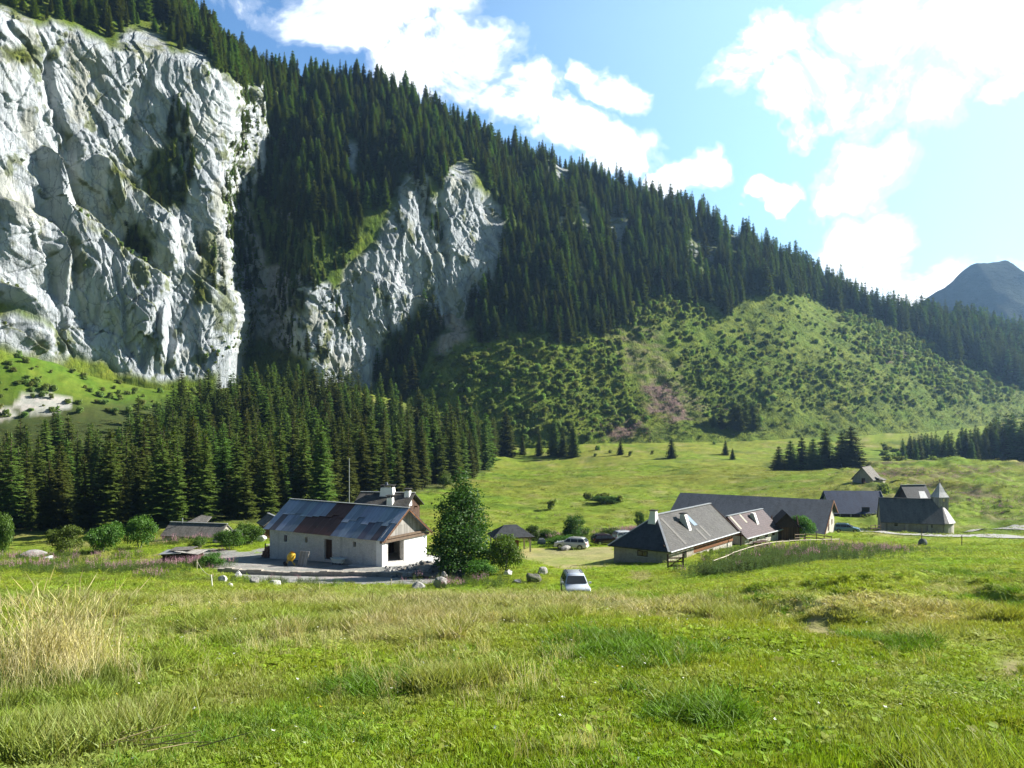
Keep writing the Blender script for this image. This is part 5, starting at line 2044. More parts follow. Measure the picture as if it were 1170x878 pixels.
# ------------------------------------------------------------------ chalet with hipped end
# local x along the ridge (away to the right), y=0 the sunny front; hipped end at x=0 faces the left
YF = 86.0
pF, pL_, pR_ = at(764.5, 631, YF), at(699, 622, YF * 161 / 152), at(843, 608, YF * 161 / 138)
long_ = (pR_ - pF)
long_.z = 0
a = long_.normalized()
b = Vector((-a.y, a.x, 0))
L, W = long_.length, (pL_ - pF).dot(b)
zg = at(760, 650, YF + .6).z
t = thing('chalet', 'stone and wood chalet with hipped grey slate roof and white chimneys above a grassy yard', 'chalet', (pF.x, pF.y, zg), ang(a))
eave = pF.z - zg
e1, e2 = .55, .45                      # overhangs
zr = at(806, 583, 96).z - zg
rs_ = 4.3                              # ridge starts here
h0 = -1.3
mb = MB()
th = .5
wx0, wy0, wx1, wy1 = e1, e2, L - .4, W - e2
mb.panel((wx0, wy0, h0), (1, 0, 0), 6.2, eave + .2 - h0, th, [(3.5, 4.4, .35 - h0, 1.2 - h0)], n=(0, 1, 0))
mb.panel((wx0, wy0 + th + .002, h0), (0, 1, 0), wy1 - wy0 - th - .004, eave + .15 - h0, th, [(1.8, 3.0, .95 - h0, 1.55 - h0)], n=(1, 0, 0))
mb.panel((wx0 + th, wy1 - th, h0), (1, 0, 0), wx1 - wx0 - th, eave + .2 - h0, th, n=(0, 1, 0))
mb.panel((wx1 - th, wy0 + th + .002, h0), (0, 1, 0), wy1 - wy0 - 2 * th - .004, eave + .2 - h0, th, n=(1, 0, 0))
mb.build('wall', B['stone'], t)
# boarded part of the front, on a pale stone base with openings
fb = MB()
fb.panel((wx0 + 6.2, wy0 + .1, h0), (1, 0, 0), wx1 - wx0 - 6.2, .75 - h0, .42, [(.7, 1.9, -.05 - h0, .6 - h0), (2.6, 3.7, .1 - h0, .58 - h0), (4.3, 5.3, .15 - h0, .58 - h0)], n=(0, 1, 0))
fb.build('base_wall', B['stonepale'], t)
fb = MB()
fb.panel((wx0 + 6.2, wy0, .752), (1, 0, 0), wx1 - wx0 - 6.2, eave + .25 - .752, .12, n=(0, 1, 0))
fb.build('boarding', B['redwood'], t)
g = MB()
yr = W / 2
g.prism([(wx1 - .2, wy0 + .05, eave + .2), (wx1 - .2, wy1 - .05, eave + .2), (wx1 - .2, yr, zr - .25)], (.1, 0, 0))
g.build('gable', B['wood'], t)
mb = MB()
A_, B_, C_, D_ = (0, 0, eave), (L + .3, 0, eave), (L + .3, W, eave), (0, W, eave)
r0, r1 = (rs_, yr, zr), (L + .3, yr, zr)
mb.slab(A_, B_, r1, r0, .16)
mb.slab(C_, D_, r0, r1, .16)
ro = mb.build('roof', B['slate'], t)
hp = MB()
n_ = Vector((-.6, 0, .8)) * .15
hp.face([D_, A_, r0])
hp.face([tuple(Vector(q) - n_) for q in (A_, D_, r0)])
hp.face([D_, A_, tuple(Vector(A_) - n_), tuple(Vector(D_) - n_)])
hp.build('hip_slope', B['slatedark'], ro)
rc = MB()
rc.beam((rs_, yr, zr + .05), (L + .3, yr, zr + .05), .3, .08)
for q in (A_, D_):
    rc.beam(q, r0, .22, .06)
rc.build('ridge_cap', B['ridgetin'], ro)
gu = MB()
gu.tube((.2, -.10, eave - .06), (L + .3, -.10, eave - .06), .085)
gu.build('gutter', B['ridgetin'], ro)
sl = (zr - eave) / yr


def on_roof(x, y):
    return (x, y, eave + sl * y)


def slant_chimney(x, y, h, w=.62):
    """lime-washed chimney with a sloping back, as on old alpine roofs"""
    c = MB()
    z = eave + sl * y
    c.prism([(x - w / 2, y - .75, z - 1.1), (x - w / 2, y + .75, z - .2), (x - w / 2, y + .62, z + h), (x - w / 2, y + .12, z + h)], (w, 0, 0))
    co = c.build('chimney', B['plaster'], ro)
    k = MB()
    k.box(x - w / 2 - .08, x + w / 2 + .08, y + .02, y + .74, z + h + .002, z + h + .1)
    k.build('cap', B['slate'], co)


slant_chimney(8.0, 1.9, 1.35)
c = MB()
c.hexa([(rs_ - 1.3, yr - .5, zr - 1.3), (rs_ - .4, yr - .5, zr - 1.3), (rs_ - .4, yr + .5, zr - 1.3), (rs_ - 1.3, yr + .5, zr - 1.3)],
       [(rs_ - .95, yr - .3, zr + .5), (rs_ - .45, yr - .3, zr + .5), (rs_ - .45, yr + .3, zr + .5), (rs_ - .95, yr + .3, zr + .5)])
co = c.build('chimney', B['plaster'], ro)
k = MB()
k.box(rs_ - 1.02, rs_ - .38, yr - .38, yr + .38, zr + .502, zr + .6)
k.build('cap', B['slate'], co)
for x0, x1, y0, y1, m_ in ((9.6, 10.5, 1.7, 3.0, 'skyl'),):
    s = MB()
    s.slab(tuple(np.add(on_roof(x0, y0), (0, 0, .06))), tuple(np.add(on_roof(x1, y0), (0, 0, .06))), tuple(np.add(on_roof(x1, y1), (0, 0, .06))), tuple(np.add(on_roof(x0, y1), (0, 0, .06))), .05)
    s.build('skylight', B[m_], ro)
s = MB()
for x0, y0, y1 in ((4.2, 0.25, 3.2), (9.2, .1, 1.4), (10.6, .3, 1.6)):
    s.slab(tuple(np.add(on_roof(x0, y0), (0, 0, .03))), tuple(np.add(on_roof(x0 + .5, y0), (0, 0, .03))), tuple(np.add(on_roof(x0 + .5, y1), (0, 0, .03))), tuple(np.add(on_roof(x0, y1), (0, 0, .03))), .025)
so = s.build('pale_patch', plain('pale_worn_slates', (.11, .105, .095), .8), ro)
window(t, B['darkwood'], (wx0 - .001, wy0 + th + 3.0, .95), (0, -1, 0), 1.2, .6, (-1, 0, 0))
window(t, B['darkwood'], (wx0 + 3.5, wy0 - .001, .35), (1, 0, 0), .9, .85, (0, -1, 0))
for u0, u1, v0, v1 in ((.7, 1.9, -.05, .6), (2.6, 3.7, .1, .58), (4.3, 5.3, .15, .58)):
    v = MB()
    v.box(wx0 + 6.2 + u0 + .003, wx0 + 6.2 + u1 - .003, wy0 + .3, wy0 + .36, v0, v1)
    v.build('shutter', B['darkwood'], t)
rb = MB()
for k in range(16):
    x = .5 + k * (L - .6) / 15
    rb.beam((x, -.02, eave - .25), (x, .9, eave - .25 + sl * .92), .1, .12)
rb.build('rafter', B['darkwood'], ro)
cb = MB()
cb.beam((L + .2, -.1, eave - .1), (L + .2, yr, zr - .12), .08, .25)
cb.beam((L + .2, W + .1, eave - .1), (L + .2, yr, zr - .12), .08, .25)
cb.build('verge_board', B['darkwood'], ro)
st = MB()
for q in range(6):
    st.beam((L - .3, -.5, .2 + q * .001), (L - .3, -.5, 2.0), .12, .12)
st.build('porch_post', B['darkwood'], t)
CH = (pF, a, b, L, W, zg)

# picket gate by the chalet corner
o = G(763, 651.5)
t = thing('gate', 'small dark wooden gate with slanting boards at the chalet corner', 'gate', (o.x, o.y, o.z), R(8))
for x in (0, 1.5):
    p = MB()
    p.beam((x, 0, -.3), (x, 0, 1.5), .13, .13)
    p.build('post', B['darkwood'], t)
p = MB()
for z in (.35, .75, 1.1):
    p.beam((.07, 0, z), (1.43, 0, z), .05, .12)
p.beam((.1, -.05, .3), (1.4, -.05, 1.15), .05, .1)
p.build('leaf', B['wood'], t)

# ------------------------------------------------------------------ purple roofed annex
p0, p1 = at(851, 614.5, 104), at(889, 604.5, 104 * 144.5 / 134.5)
d = p1 - p0
d.z = 0
L = d.length
a = d.normalized()
b = Vector((-a.y, a.x, 0))
zg = h1(*(p0 + a * 4)[:2]) - .1
t = thing('house', 'small pale stone house with purple brown roof and one chimney next to the chalet', 'house', (p0.x, p0.y, zg), ang(a))
eave = p0.z - zg + .12
W = 4.6
walls(t, L, W, eave, 2.1, B['stonepale'], gmat=B['wood'])
ro = gable_roof(t, L, W, eave, 2.2, B['purple'], .35, .2)
g = MB()
g.tube((-.4, -.48, eave - .2), (L + .4, -.48, eave - .2), .09)
g.build('gutter', B['ridgetin'], ro)
sl2 = 2.2 / (W / 2)
c = MB()
x, y = L * .56, 1.2
z = eave + sl2 * y
c.prism([(x - .3, y - .7, z - 1.0), (x - .3, y + .7, z - .2), (x - .3, y + .55, z + 1.15), (x - .3, y + .1, z + 1.15)], (.6, 0, 0))
co = c.build('chimney', B['plaster'], ro)
s = MB()
for x0, y0, y1 in ((.3, .7, 2.2), (3.0, 1.2, 2.2)):
    q = lambda x, y: (x, y, eave + sl2 * y + .14 + .03)
    s.slab(q(x0, y0), q(x0 + .45, y0), q(x0 + .45, y1), q(x0, y1), .03)
s.build('roof_strip', plain('pale_roof_boards', (.34, .31, .25), .8), ro)
for x in (1.2, 3.4, 6.0, 8.2):
    if x < L - 1.2:
        window(t, B['wood'], (x, -.001, .55), (1, 0, 0), .75, .8, (0, -1, 0))

# dark shed with the little tree
o = at(883, 618, 112)
zg = h1(o.x, o.y)
t = thing('shed', 'dark reddish board shed with dull tiled roof next to the roadside tree', 'shed', (o.x, o.y, zg), R(-10))
eh = at(883, 602, 112).z - zg
walls(t, 3.4, 3.4, eh, 1.3, B['darkwood'], gmat=B['darkwood'], t=.15)
# ridge runs towards the viewer here
mb = MB()
zr = eh + 1.9
mb.slab((-.4, 3.9, eh - .2), (-.4, -.5, eh - .2), (1.7, -.5, zr), (1.7, 3.9, zr), .1)
mb.slab((3.8, -.5, eh - .2), (3.8, 3.9, eh - .2), (1.7, 3.9, zr), (1.7, -.5, zr), .1)
mb.prism([(0.1, 0.02, eh), (3.3, 0.02, eh), (1.7, 0.02, zr - .12)], (0, .08, 0))
mb.build('roof', B['purple'], t)
door(t, (1.1, -.002, 0), (1, 0, 0), .9, 1.7, (0, -1, 0), B['wood'])

# ------------------------------------------------------------------ long slate barn
a = Vector((.875, -.484, 0))
b = Vector((.484, .875, 0))
R1 = at(952.5, 571.5, 132)
L, fw, bw_ = 24.8, 9.0, 4.6
zg = h1(*(R1 - b * 6)[:2])
zg = min(zg, at(945, 608, 126).z)
org = R1 - a * L - b * fw
zr = R1.z - zg
rise = 4.3
asym = fw / (fw + bw_)
t = thing('barn', 'very long low barn with broad blue-grey slate roof behind the chalet', 'barn', (org.x, org.y, zg), ang(a))
eave = zr - rise
W = fw + bw_
ins = .5
wt_ = thing('x', 'x', 'x') if False else None
mb = MB()
h0 = -1.2
mb.panel((ins, ins, h0), (1, 0, 0), L - 2 * ins, eave + .25 - h0, .5, n=(0, 1, 0))
mb.panel((ins, W - ins - .5, h0), (1, 0, 0), L - 2 * ins, zr - 2.4 - h0, .5, n=(0, 1, 0))
for x in (ins, L - ins - .5):
    mb.prism([(x, ins + .505, h0), (x, W - ins - .505, h0), (x, W - ins - .505, zr - 2.5), (x, fw, zr - .2), (x, ins + .505, eave + .45)], (.5, 0, 0))
mb.build('wall', B['stonepale'], t)
mb = MB()
mb.slab((0, 0, eave), (L, 0, eave), (L, fw, zr), (0, fw, zr), .16)
mb.slab((L, W, zr - 2.35), (0, W, zr - 2.35), (0, fw + .002, zr), (L, fw + .002, zr), .16)
ro = mb.build('roof', B['slateblue'], t)
v = MB()
v.beam((L + .03, -.05, eave - .14), (L + .03, fw, zr - .14), .08, .26)
v.beam((L + .03, W, zr - 2.5), (L + .03, fw, zr - .14), .08, .26)
v.build('verge_board', B['wood'], ro)
window(t, B['wood'], (L - ins + .001, fw - 1.4, 1.6), (0, 1, 0), .7, .8, (1, 0, 0))
window(t, B['wood'], (L - ins + .001, fw + 1.2, .6), (0, 1, 0), .7, .8, (1, 0, 0))
door(t, (L - ins + .001, fw - 2.4, 0), (0, 1, 0), 1.1, 1.9, (1, 0, 0), B['darkwood'])

# ------------------------------------------------------------------ barn with dark blue roof
o = at(952, 596, 166)
a = Vector((.999, -.03, 0))
zg = h1(o.x + 4, o.y + 3)
t = thing('barn', 'dark boarded barn under a dark blue roof between the long barn and the chapel', 'barn', (o.x, o.y, zg), ang(a))
L, W = 10.2, 8.0
eave = at(980, 585.5, 165.5).z - zg
zr = at(980, 561, 170).z - zg
walls(t, L, W, eave, zr - eave, B['darkwood'], gmat=B['greywood'], t=.25)
gable_roof(t, L, W, eave, zr - eave - .1, slate('dark_blue_roof', (.022, .036, .075), .2, .2, .3, .6, .0), .5, .6, ridge=False)
for x in (1.2, 3.3, 5.2, 7.2):
    c = MB()
    c.box(x, x + .28, -.12, -.01, -.5, eave - .1)
    c.build('pier', B['stonepale'], t)
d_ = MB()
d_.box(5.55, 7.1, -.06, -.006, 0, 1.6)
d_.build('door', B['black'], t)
fl = MB()
fl.beam((L + .62, -.5, eave - .2), (L + .62, W / 2, zr - .05), .08, .3)
fl.beam((L + .62, W + .5, eave - .2), (L + .62, W / 2, zr - .05), .08, .3)
fl.build('verge_board', B['ridgetin'], t)

# ------------------------------------------------------------------ chapel
o = at(1007, 606, 141)
p1 = at(1078, 608, 138)
d = p1 - o
d.z = 0
L = d.length
a = d.normalized()
zg = at(1040, 607, 140).z
t = thing('chapel', 'stone chapel with steep grey roof, round apse and small pointed bell turret', 'chapel', (o.x, o.y, zg), ang(a))
W = 6.6
eave = at(1040, 595, 140).z - zg
zr = at(1050, 570, 143).z - zg
walls(t, L, W, eave, zr - eave, B['stone'])
CHSL = slate('chapel_shingles', (.11, .112, .112), .25, .2, .16, .8, .2)
ro = gable_roof(t, L, W, eave, zr - eave - .1, CHSL, .5, .15, ridge=B['slatedark'])
# apse: half round wall with conical roof
mb, cr = MB(), MB()
n = 9
pts = [(L + .12 + 1.9 * math.sin(math.pi * i / n), W / 2 - (W / 2 - .25) * math.cos(math.pi * i / n)) for i in range(n + 1)]
for i in range(n):
    (x0, y0), (x1, y1) = pts[i], pts[i + 1]
    mb.face([(x0, y0, -1.2), (x1, y1, -1.2), (x1, y1, eave), (x0, y0, eave)])
    k0, k1 = ((x0 - L) * 1.12 + L, (y0 - W / 2) * 1.16 + W / 2), ((x1 - L) * 1.12 + L, (y1 - W / 2) * 1.16 + W / 2)
    cr.face([(*k0, eave - .25), (*k1, eave - .25), (L + .1, W / 2, zr - .25)])
    cr.face([(*k1, eave - .33), (*k0, eave - .33), (L + .1, W / 2, zr - .4)])
    cr.face([(*k0, eave - .33), (*k1, eave - .33), (*k1, eave - .25), (*k0, eave - .25)])
mb.build('apse', B['stonepale'], t)
cr.build('apse_roof', slate('sun_tone_shingles', (.26, .25, .24), .2, .2, .2, .5, .05), ro)  # paler than the nave roof: sunlight on the apse put into its colour
# turret
tx_, ty_ = L - .1, W / 2
tw = MB()
tw.panel((tx_ - .95, ty_ - .95, zr - 1.7), (1, 0, 0), 1.9, 2.2, .1, [(.65, 1.25, 1.35, 1.95)], n=(0, 1, 0))
tw.panel((tx_ - .95, ty_ + .85, zr - 1.7), (1, 0, 0), 1.9, 2.2, .1, [(.65, 1.25, 1.35, 1.95)], n=(0, 1, 0))
tw.panel((tx_ - .95, ty_ - .848, zr - 1.7), (0, 1, 0), 1.696, 2.2, .1, n=(1, 0, 0))
tw.panel((tx_ + .85, ty_ - .848, zr - 1.7), (0, 1, 0), 1.696, 2.2, .1, [(.55, 1.15, 1.35, 1.95)], n=(1, 0, 0))
spin = lambda mbx: setattr(mbx, 'v', [(tx_ + (x - tx_) * .83 - (y - ty_) * .56, ty_ + (x - tx_) * .56 + (y - ty_) * .83, z) for x, y, z in mbx.v])
spin(tw)
tu = tw.build('bell_turret', B['greywood'], t)
sp = MB()
z0 = zr + .48
for i in range(4):
    cs = [(-1.05, -1.05), (1.05, -1.05), (1.05, 1.05), (-1.05, 1.05)]
    m1 = [(-.62, -.62), (.62, -.62), (.62, .62), (-.62, .62)]
    c0, c1, d0, d1 = cs[i], cs[(i + 1) % 4], m1[i], m1[(i + 1) % 4]
    sp.face([(tx_ + c0[0], ty_ + c0[1], z0), (tx_ + c1[0], ty_ + c1[1], z0), (tx_ + d1[0], ty_ + d1[1], z0 + .855), (tx_ + d0[0], ty_ + d0[1], z0 + .855)])
    sp.face([(tx_ + d0[0], ty_ + d0[1], z0 + .855), (tx_ + d1[0], ty_ + d1[1], z0 + .855), (tx_, ty_, z0 + 2.5)])
sp.face([(tx_ + x, ty_ + y, z0) for x, y in ((-1.05, 1.05), (1.05, 1.05), (1.05, -1.05), (-1.05, -1.05))])
spin(sp)
so = sp.build('spire', slate('spire_zinc', (.42, .42, .43), .12, .2, .2, .5, .0), tu)
cz = MB()
cz.beam((tx_, ty_, z0 + 2.4), (tx_, ty_, z0 + 3.0), .06, .06)
cz.beam((tx_ - .2, ty_, z0 + 2.8), (tx_ + .2, ty_, z0 + 2.8), .06, .06)
cz.build('cross', B['potblue'], so)
for x in (.15, 3.6, 7.0):
    c = MB()
    c.hexa([(x, -.65, -1), (x + .5, -.65, -1), (x + .5, -.01, -1), (x, -.01, -1)], [(x, -.25, eave - .5), (x + .5, -.25, eave - .5), (x + .5, -.01, eave - .35), (x, -.01, eave - .35)])
    c.build('buttress', B['stone'], t)
window(t, B['darkwood'], (L - 2.1, -.001, .75), (1, 0, 0), .5, .6, (0, -1, 0))
window(t, B['darkwood'], (2.0, -.001, .75), (1, 0, 0), .5, .6, (0, -1, 0))

# house behind the chapel: only its lit roof corner shows
o = at(1041, 572, 172)
zg = h1(o.x, o.y)
t = thing('house', 'house with sunlit pale roof patch just behind the chapel turret', 'house', (o.x, o.y, zg), R(8))
ze = at(1050, 572, 172).z - zg
zr = at(1060, 556, 172).z - zg
walls(t, 4.2, 5.0, ze, zr - ze, B['darkwood'], gmat=B['darkwood'], t=.2)
ro = gable_roof(t, 4.2, 5.0, ze, zr - ze - .1, B['slatedark'], .5, .7)
s = MB()
sl3 = (zr - ze - .1) / 2.5
q = lambda x, y: (x, y, ze + sl3 * y + .17)
s.slab(q(2.2, .2), q(3.9, .2), q(3.9, 1.4), q(2.6, 1.4), .03)  # pale sheet added on the dark slope to stand for its sunlit part
s.build('sun_tone_sheet', B['ridgetin'], ro)

# far stone hut on the knoll
o = at(974, 550, 214)
zg = h1(o.x + 3, o.y + 2) - .1
t = thing('hut', 'small lone stone hut with grey slab roof on the green knoll below the spruce clump', 'hut', (o.x, o.y, zg), R(-38))
Wd = 4.8
ze = at(980, 546, 214).z - zg
zr = at(991, 533.5, 214).z - zg
# gable end (width Wd) turned to the viewer, ridge running away and to the right
mb = MB()
mb.panel((0, 0, -1), (1, 0, 0), Wd, ze + 1, .4, [(2.2, 3.1, 1.0, 2.5)], n=(0, 1, 0))
mb.panel((0, 6.6, -1), (1, 0, 0), Wd, ze + 1, .4, n=(0, 1, 0))
mb.panel((0, .402, -1), (0, 1, 0), 6.196, ze + 1, .4, n=(1, 0, 0))
mb.panel((Wd - .4, .402, -1), (0, 1, 0), 6.196, ze + 1, .4, n=(1, 0, 0))
mb.prism([(0.01, 0.003, ze), (Wd - .01, .003, ze), (Wd / 2, .003, zr - .1)], (0, .39, 0))
mb.build('wall', B['stone'], t)
mb = MB()
sl4 = (zr - ze) / (Wd / 2)
mb.slab((-.4, 7.4, ze - .4 * sl4), (-.4, -.4, ze - .4 * sl4), (Wd / 2, -.4, zr), (Wd / 2, 7.4, zr), .12)
mb.slab((Wd + .4, -.4, ze - .4 * sl4), (Wd + .4, 7.4, ze - .4 * sl4), (Wd / 2, 7.4, zr + .002), (Wd / 2, -.4, zr + .002), .12)
mb.build('roof', B['shingle'], t)
d_ = MB()
d_.box(2.2, 3.1, .12, .18, 0, 1.5)
d_.build('door', B['darkwood'], t)
lt = MB()
lt.box(Wd + .02, Wd + 1.8, 2.6, 5.4, -.8, .9)
lt.slab((Wd + 2.1, 2.4, 1.0), (Wd + 2.1, 5.6, 1.0), (Wd + .02, 5.6, 1.75), (Wd + .02, 2.4, 1.75), .1, 1)
lt.build('lean_to', [B['stonepale'], B['shingle']], t)
# ------------------------------------------------------------------ broad-leaved trees and bushes near the hamlet
def leafy(name, lab, px, Y, hp, wp, mesh, mat_trunk, base=None, group=None, stems=3, tr=.10):
    p = GY(px, Y)
    k = Y / F
    h, w_ = hp * k, wp * k
    t = thing(name, lab, 'tree' if 'tree' in name else 'bush', p, rng.uniform(0, 6.28) if stems else 0, group)
    zmax = max(v.co.z for v in mesh.vertices)
    xmax = max(abs(v.co.x) for v in mesh.vertices)
    c = link(bpy.data.objects.new('crown', mesh), t)
    c.scale = (w_ / 2 / xmax, w_ / 2 / xmax, h / zmax)
    mb = MB()
    r_ = np.random.default_rng(int(px))
    for i in range(max(1, stems)):
        q = Vector((r_.normal(0, .08), r_.normal(0, .08), -.3))
        for s in range(4):
            n_ = q + Vector((r_.normal(0, .05) * w_ * .5 + (q.x * .5), r_.normal(0, .05) * w_ * .5 + q.y * .5, h * .17))
            mb.tube(q, n_, tr * (1 - .2 * s), tr * (1 - .2 * (s + 1)), 7, cap=False)
            q = n_
            if s > 0:
                a_ = r_.uniform(0, 6.28)
                mb.tube(q, q + Vector((math.cos(a_) * w_ * .12, math.sin(a_) * w_ * .12, h * .10)), tr * .45, tr * .12, 5, cap=False)
    mb.build('trunk', mat_trunk, t)
    return t


# the tall rowan in front of the barn gable
rl = [(-1.5, .4, 1.6, 1.2, 1.1, .9), (1.4, .3, 1.5, 1.2, 1.1, .9), (.2, -1.0, 1.2, 1.1, 1.0, .8), (0, 0, 5.0, 1.3, 1.3, 4.0), (.1, 0, 8.9, .7, .7, 1.6), (-.9, -.5, 7.3, .8, .8, .8), (1.3, .2, 5.9, .9, .9, .8), (-2.0, -.2, 4.2, .8, .8, .7), (2.1, -.2, 3.7, .8, .8, .7), (-.5, .2, 7.6, 1.15, 1.1, 1.4), (.8, -.3, 6.6, 1.35, 1.3, 1.5), (-1.5, 0, 5.3, 1.3, 1.2, 1.5), (1.65, .2, 4.6, 1.3, 1.2, 1.4),
      (-1.2, -.6, 3.2, 1.4, 1.3, 1.3), (1.1, -.8, 2.7, 1.4, 1.3, 1.2), (-.2, .9, 3.6, 1.5, 1.3, 1.6), (0, -1.2, 4.6, 1.3, 1.0, 1.6), (-2.0, .3, 2.4, .9, .9, .8), (1.9, .1, 2.9, 1.0, 1.0, .9), (.1, -.1, 1.5, 1.5, 1.4, .8), (.9, .3, 8.0, .7, .7, .8), (-.9, .1, 6.5, .9, .9, 1.0)]
rowan_me = leafcloud(201, rl, 15000, .13, M['rowan'], 'crown', .25)
leafy('rowan_tree', 'tall dense dark green rowan tree standing before the open gable of the metal roofed barn', 528, 77, 124, 96, rowan_me, M['barkpale'], stems=3, tr=.13)
BIG = [leafcloud(210 + i, lobes_for(220 + i, 5, hh, 16), 6500, .13, M[mm], 'crown', .35) for i, (hh, mm) in enumerate(((4.4, 'bush'), (5.4, 'rowan'), (3.8, 'bush')))]
leafy('bush', 'bright green round bush at the right foot of the tall rowan tree', 577, 77, 48, 44, BIG[0], M['barkpale'], tr=.07)
leafy('small_tree', 'round open crowned tree behind the parked silver estate car', 658, 116, 33, 36, BIG[1], M['barkpale'], tr=.10)
leafy('bush', 'dark green bush between the open shelter and the round tree behind the cars', 607, 119, 21, 24, BIG[1], M['barkpale'], tr=.06)
leafy('bush', 'flat pale green bush touching the dark bush behind the shelter', 626, 121, 14, 30, BIG[2], M['barkpale'], tr=.05)
leafy('small_tree', 'thin little tree in the meadow just left of the chalet chimney', 730, 150, 20, 14, BIG[1], M['barkpale'], stems=1, tr=.08)
leafy('small_tree', 'round bright green tree beside the dark shed by the fenced garden', 917, 114, 30, 32, BIG[0], M['barkpale'], stems=1, tr=.11)
leafy('bush', 'round bright bush at the left of the row before the valley forest', 70, 112, 34, 46, BIG[0], M['barkpale'], tr=.07)
leafy('bush', 'wide pale green bush in the middle of the row before the valley forest', 118, 108, 36, 50, BIG[2], M['barkpale'], tr=.07)
leafy('bush', 'leafy bright green bush next to the low sunken shed roof', 160, 112, 40, 42, BIG[0], M['barkpale'], tr=.08)
leafy('bush', 'tall light green bush cut by the left edge of the view before the forest', 2, 112, 52, 34, BIG[2], M['barkpale'], tr=.08)
leafy('bush', 'small bush growing on the bank right of the low sunken shed', 262, 106, 26, 40, BIG[2], M['barkpale'], tr=.05)
leafy('bush', 'yellowish low bush beside the brown hut left of the barn', 285, 112, 26, 34, BIG[2], M['barkpale'], tr=.05)
leafy('bush', 'very small dense green bush beside the white fence post near the stones', 240, 84, 17, 32, BIG[0], M['barkpale'], tr=.04)
leafy('bush', 'small leafy bush in the weeds before the sunken shed wall', 226, 108, 14, 24, BIG[2], M['barkpale'], tr=.04)
leafy('bush', 'low scrub bush at the rowan tree foot beside the boulders', 548, 74, 20, 44, BIG[0], M['barkpale'], tr=.04)
leafy('bush', 'low dark bush behind the pink flowers near the parked cars', 700, 122, 12, 40, BIG[1], M['barkpale'], tr=.04)
leafy('bush', 'low leafy bush between the pink flowers and the silver estate car', 640, 112, 13, 40, BIG[2], M['barkpale'], tr=.04)
leafy('bush', 'flat dark hedge-like bush in the meadow far behind the parked cars', 690, 196, 9, 40, BIG[1], M['barkpale'], tr=.05)
leafy('bush', 'small yellow green bush standing at the forest corner behind the house', 508, 240, 18, 18, BIG[0], M['barkpale'], tr=.06)
leafy('bush', 'dark scrubby bush on the knoll right of the chapel turret', 1076, 190, 7, 15, BIG[1], M['barkpale'], tr=.05)

# ------------------------------------------------------------------ cars
CARM = {}
CARM['glass'] = NT('car_glass').fin((.03, .035, .04), .05, spec=.8)
CARM['tyre'] = plain('tyre_rubber', (.02, .02, .02), .85)
CARM['rim'] = plain('alloy_rim', (.45, .46, .47), .35, metal=.8)
CARM['trim'] = plain('black_plastic', (.025, .025, .027), .6)
CARM['lamp'] = NT('headlamp_glass').fin((.75, .78, .80), .08, metal=.3, spec=.8)
CARM['tail'] = NT('tail_lamp').fin((.35, .02, .02), .15, spec=.6)
CARM['plate'] = plain('blank_plate', (.75, .75, .72), .5)


def paint(name, c, rough=.25):
    m = NT(name)
    m.b.inputs['Coat Weight'].default_value = .6
    return m.fin(c, rough, spec=.5, metal=.15)


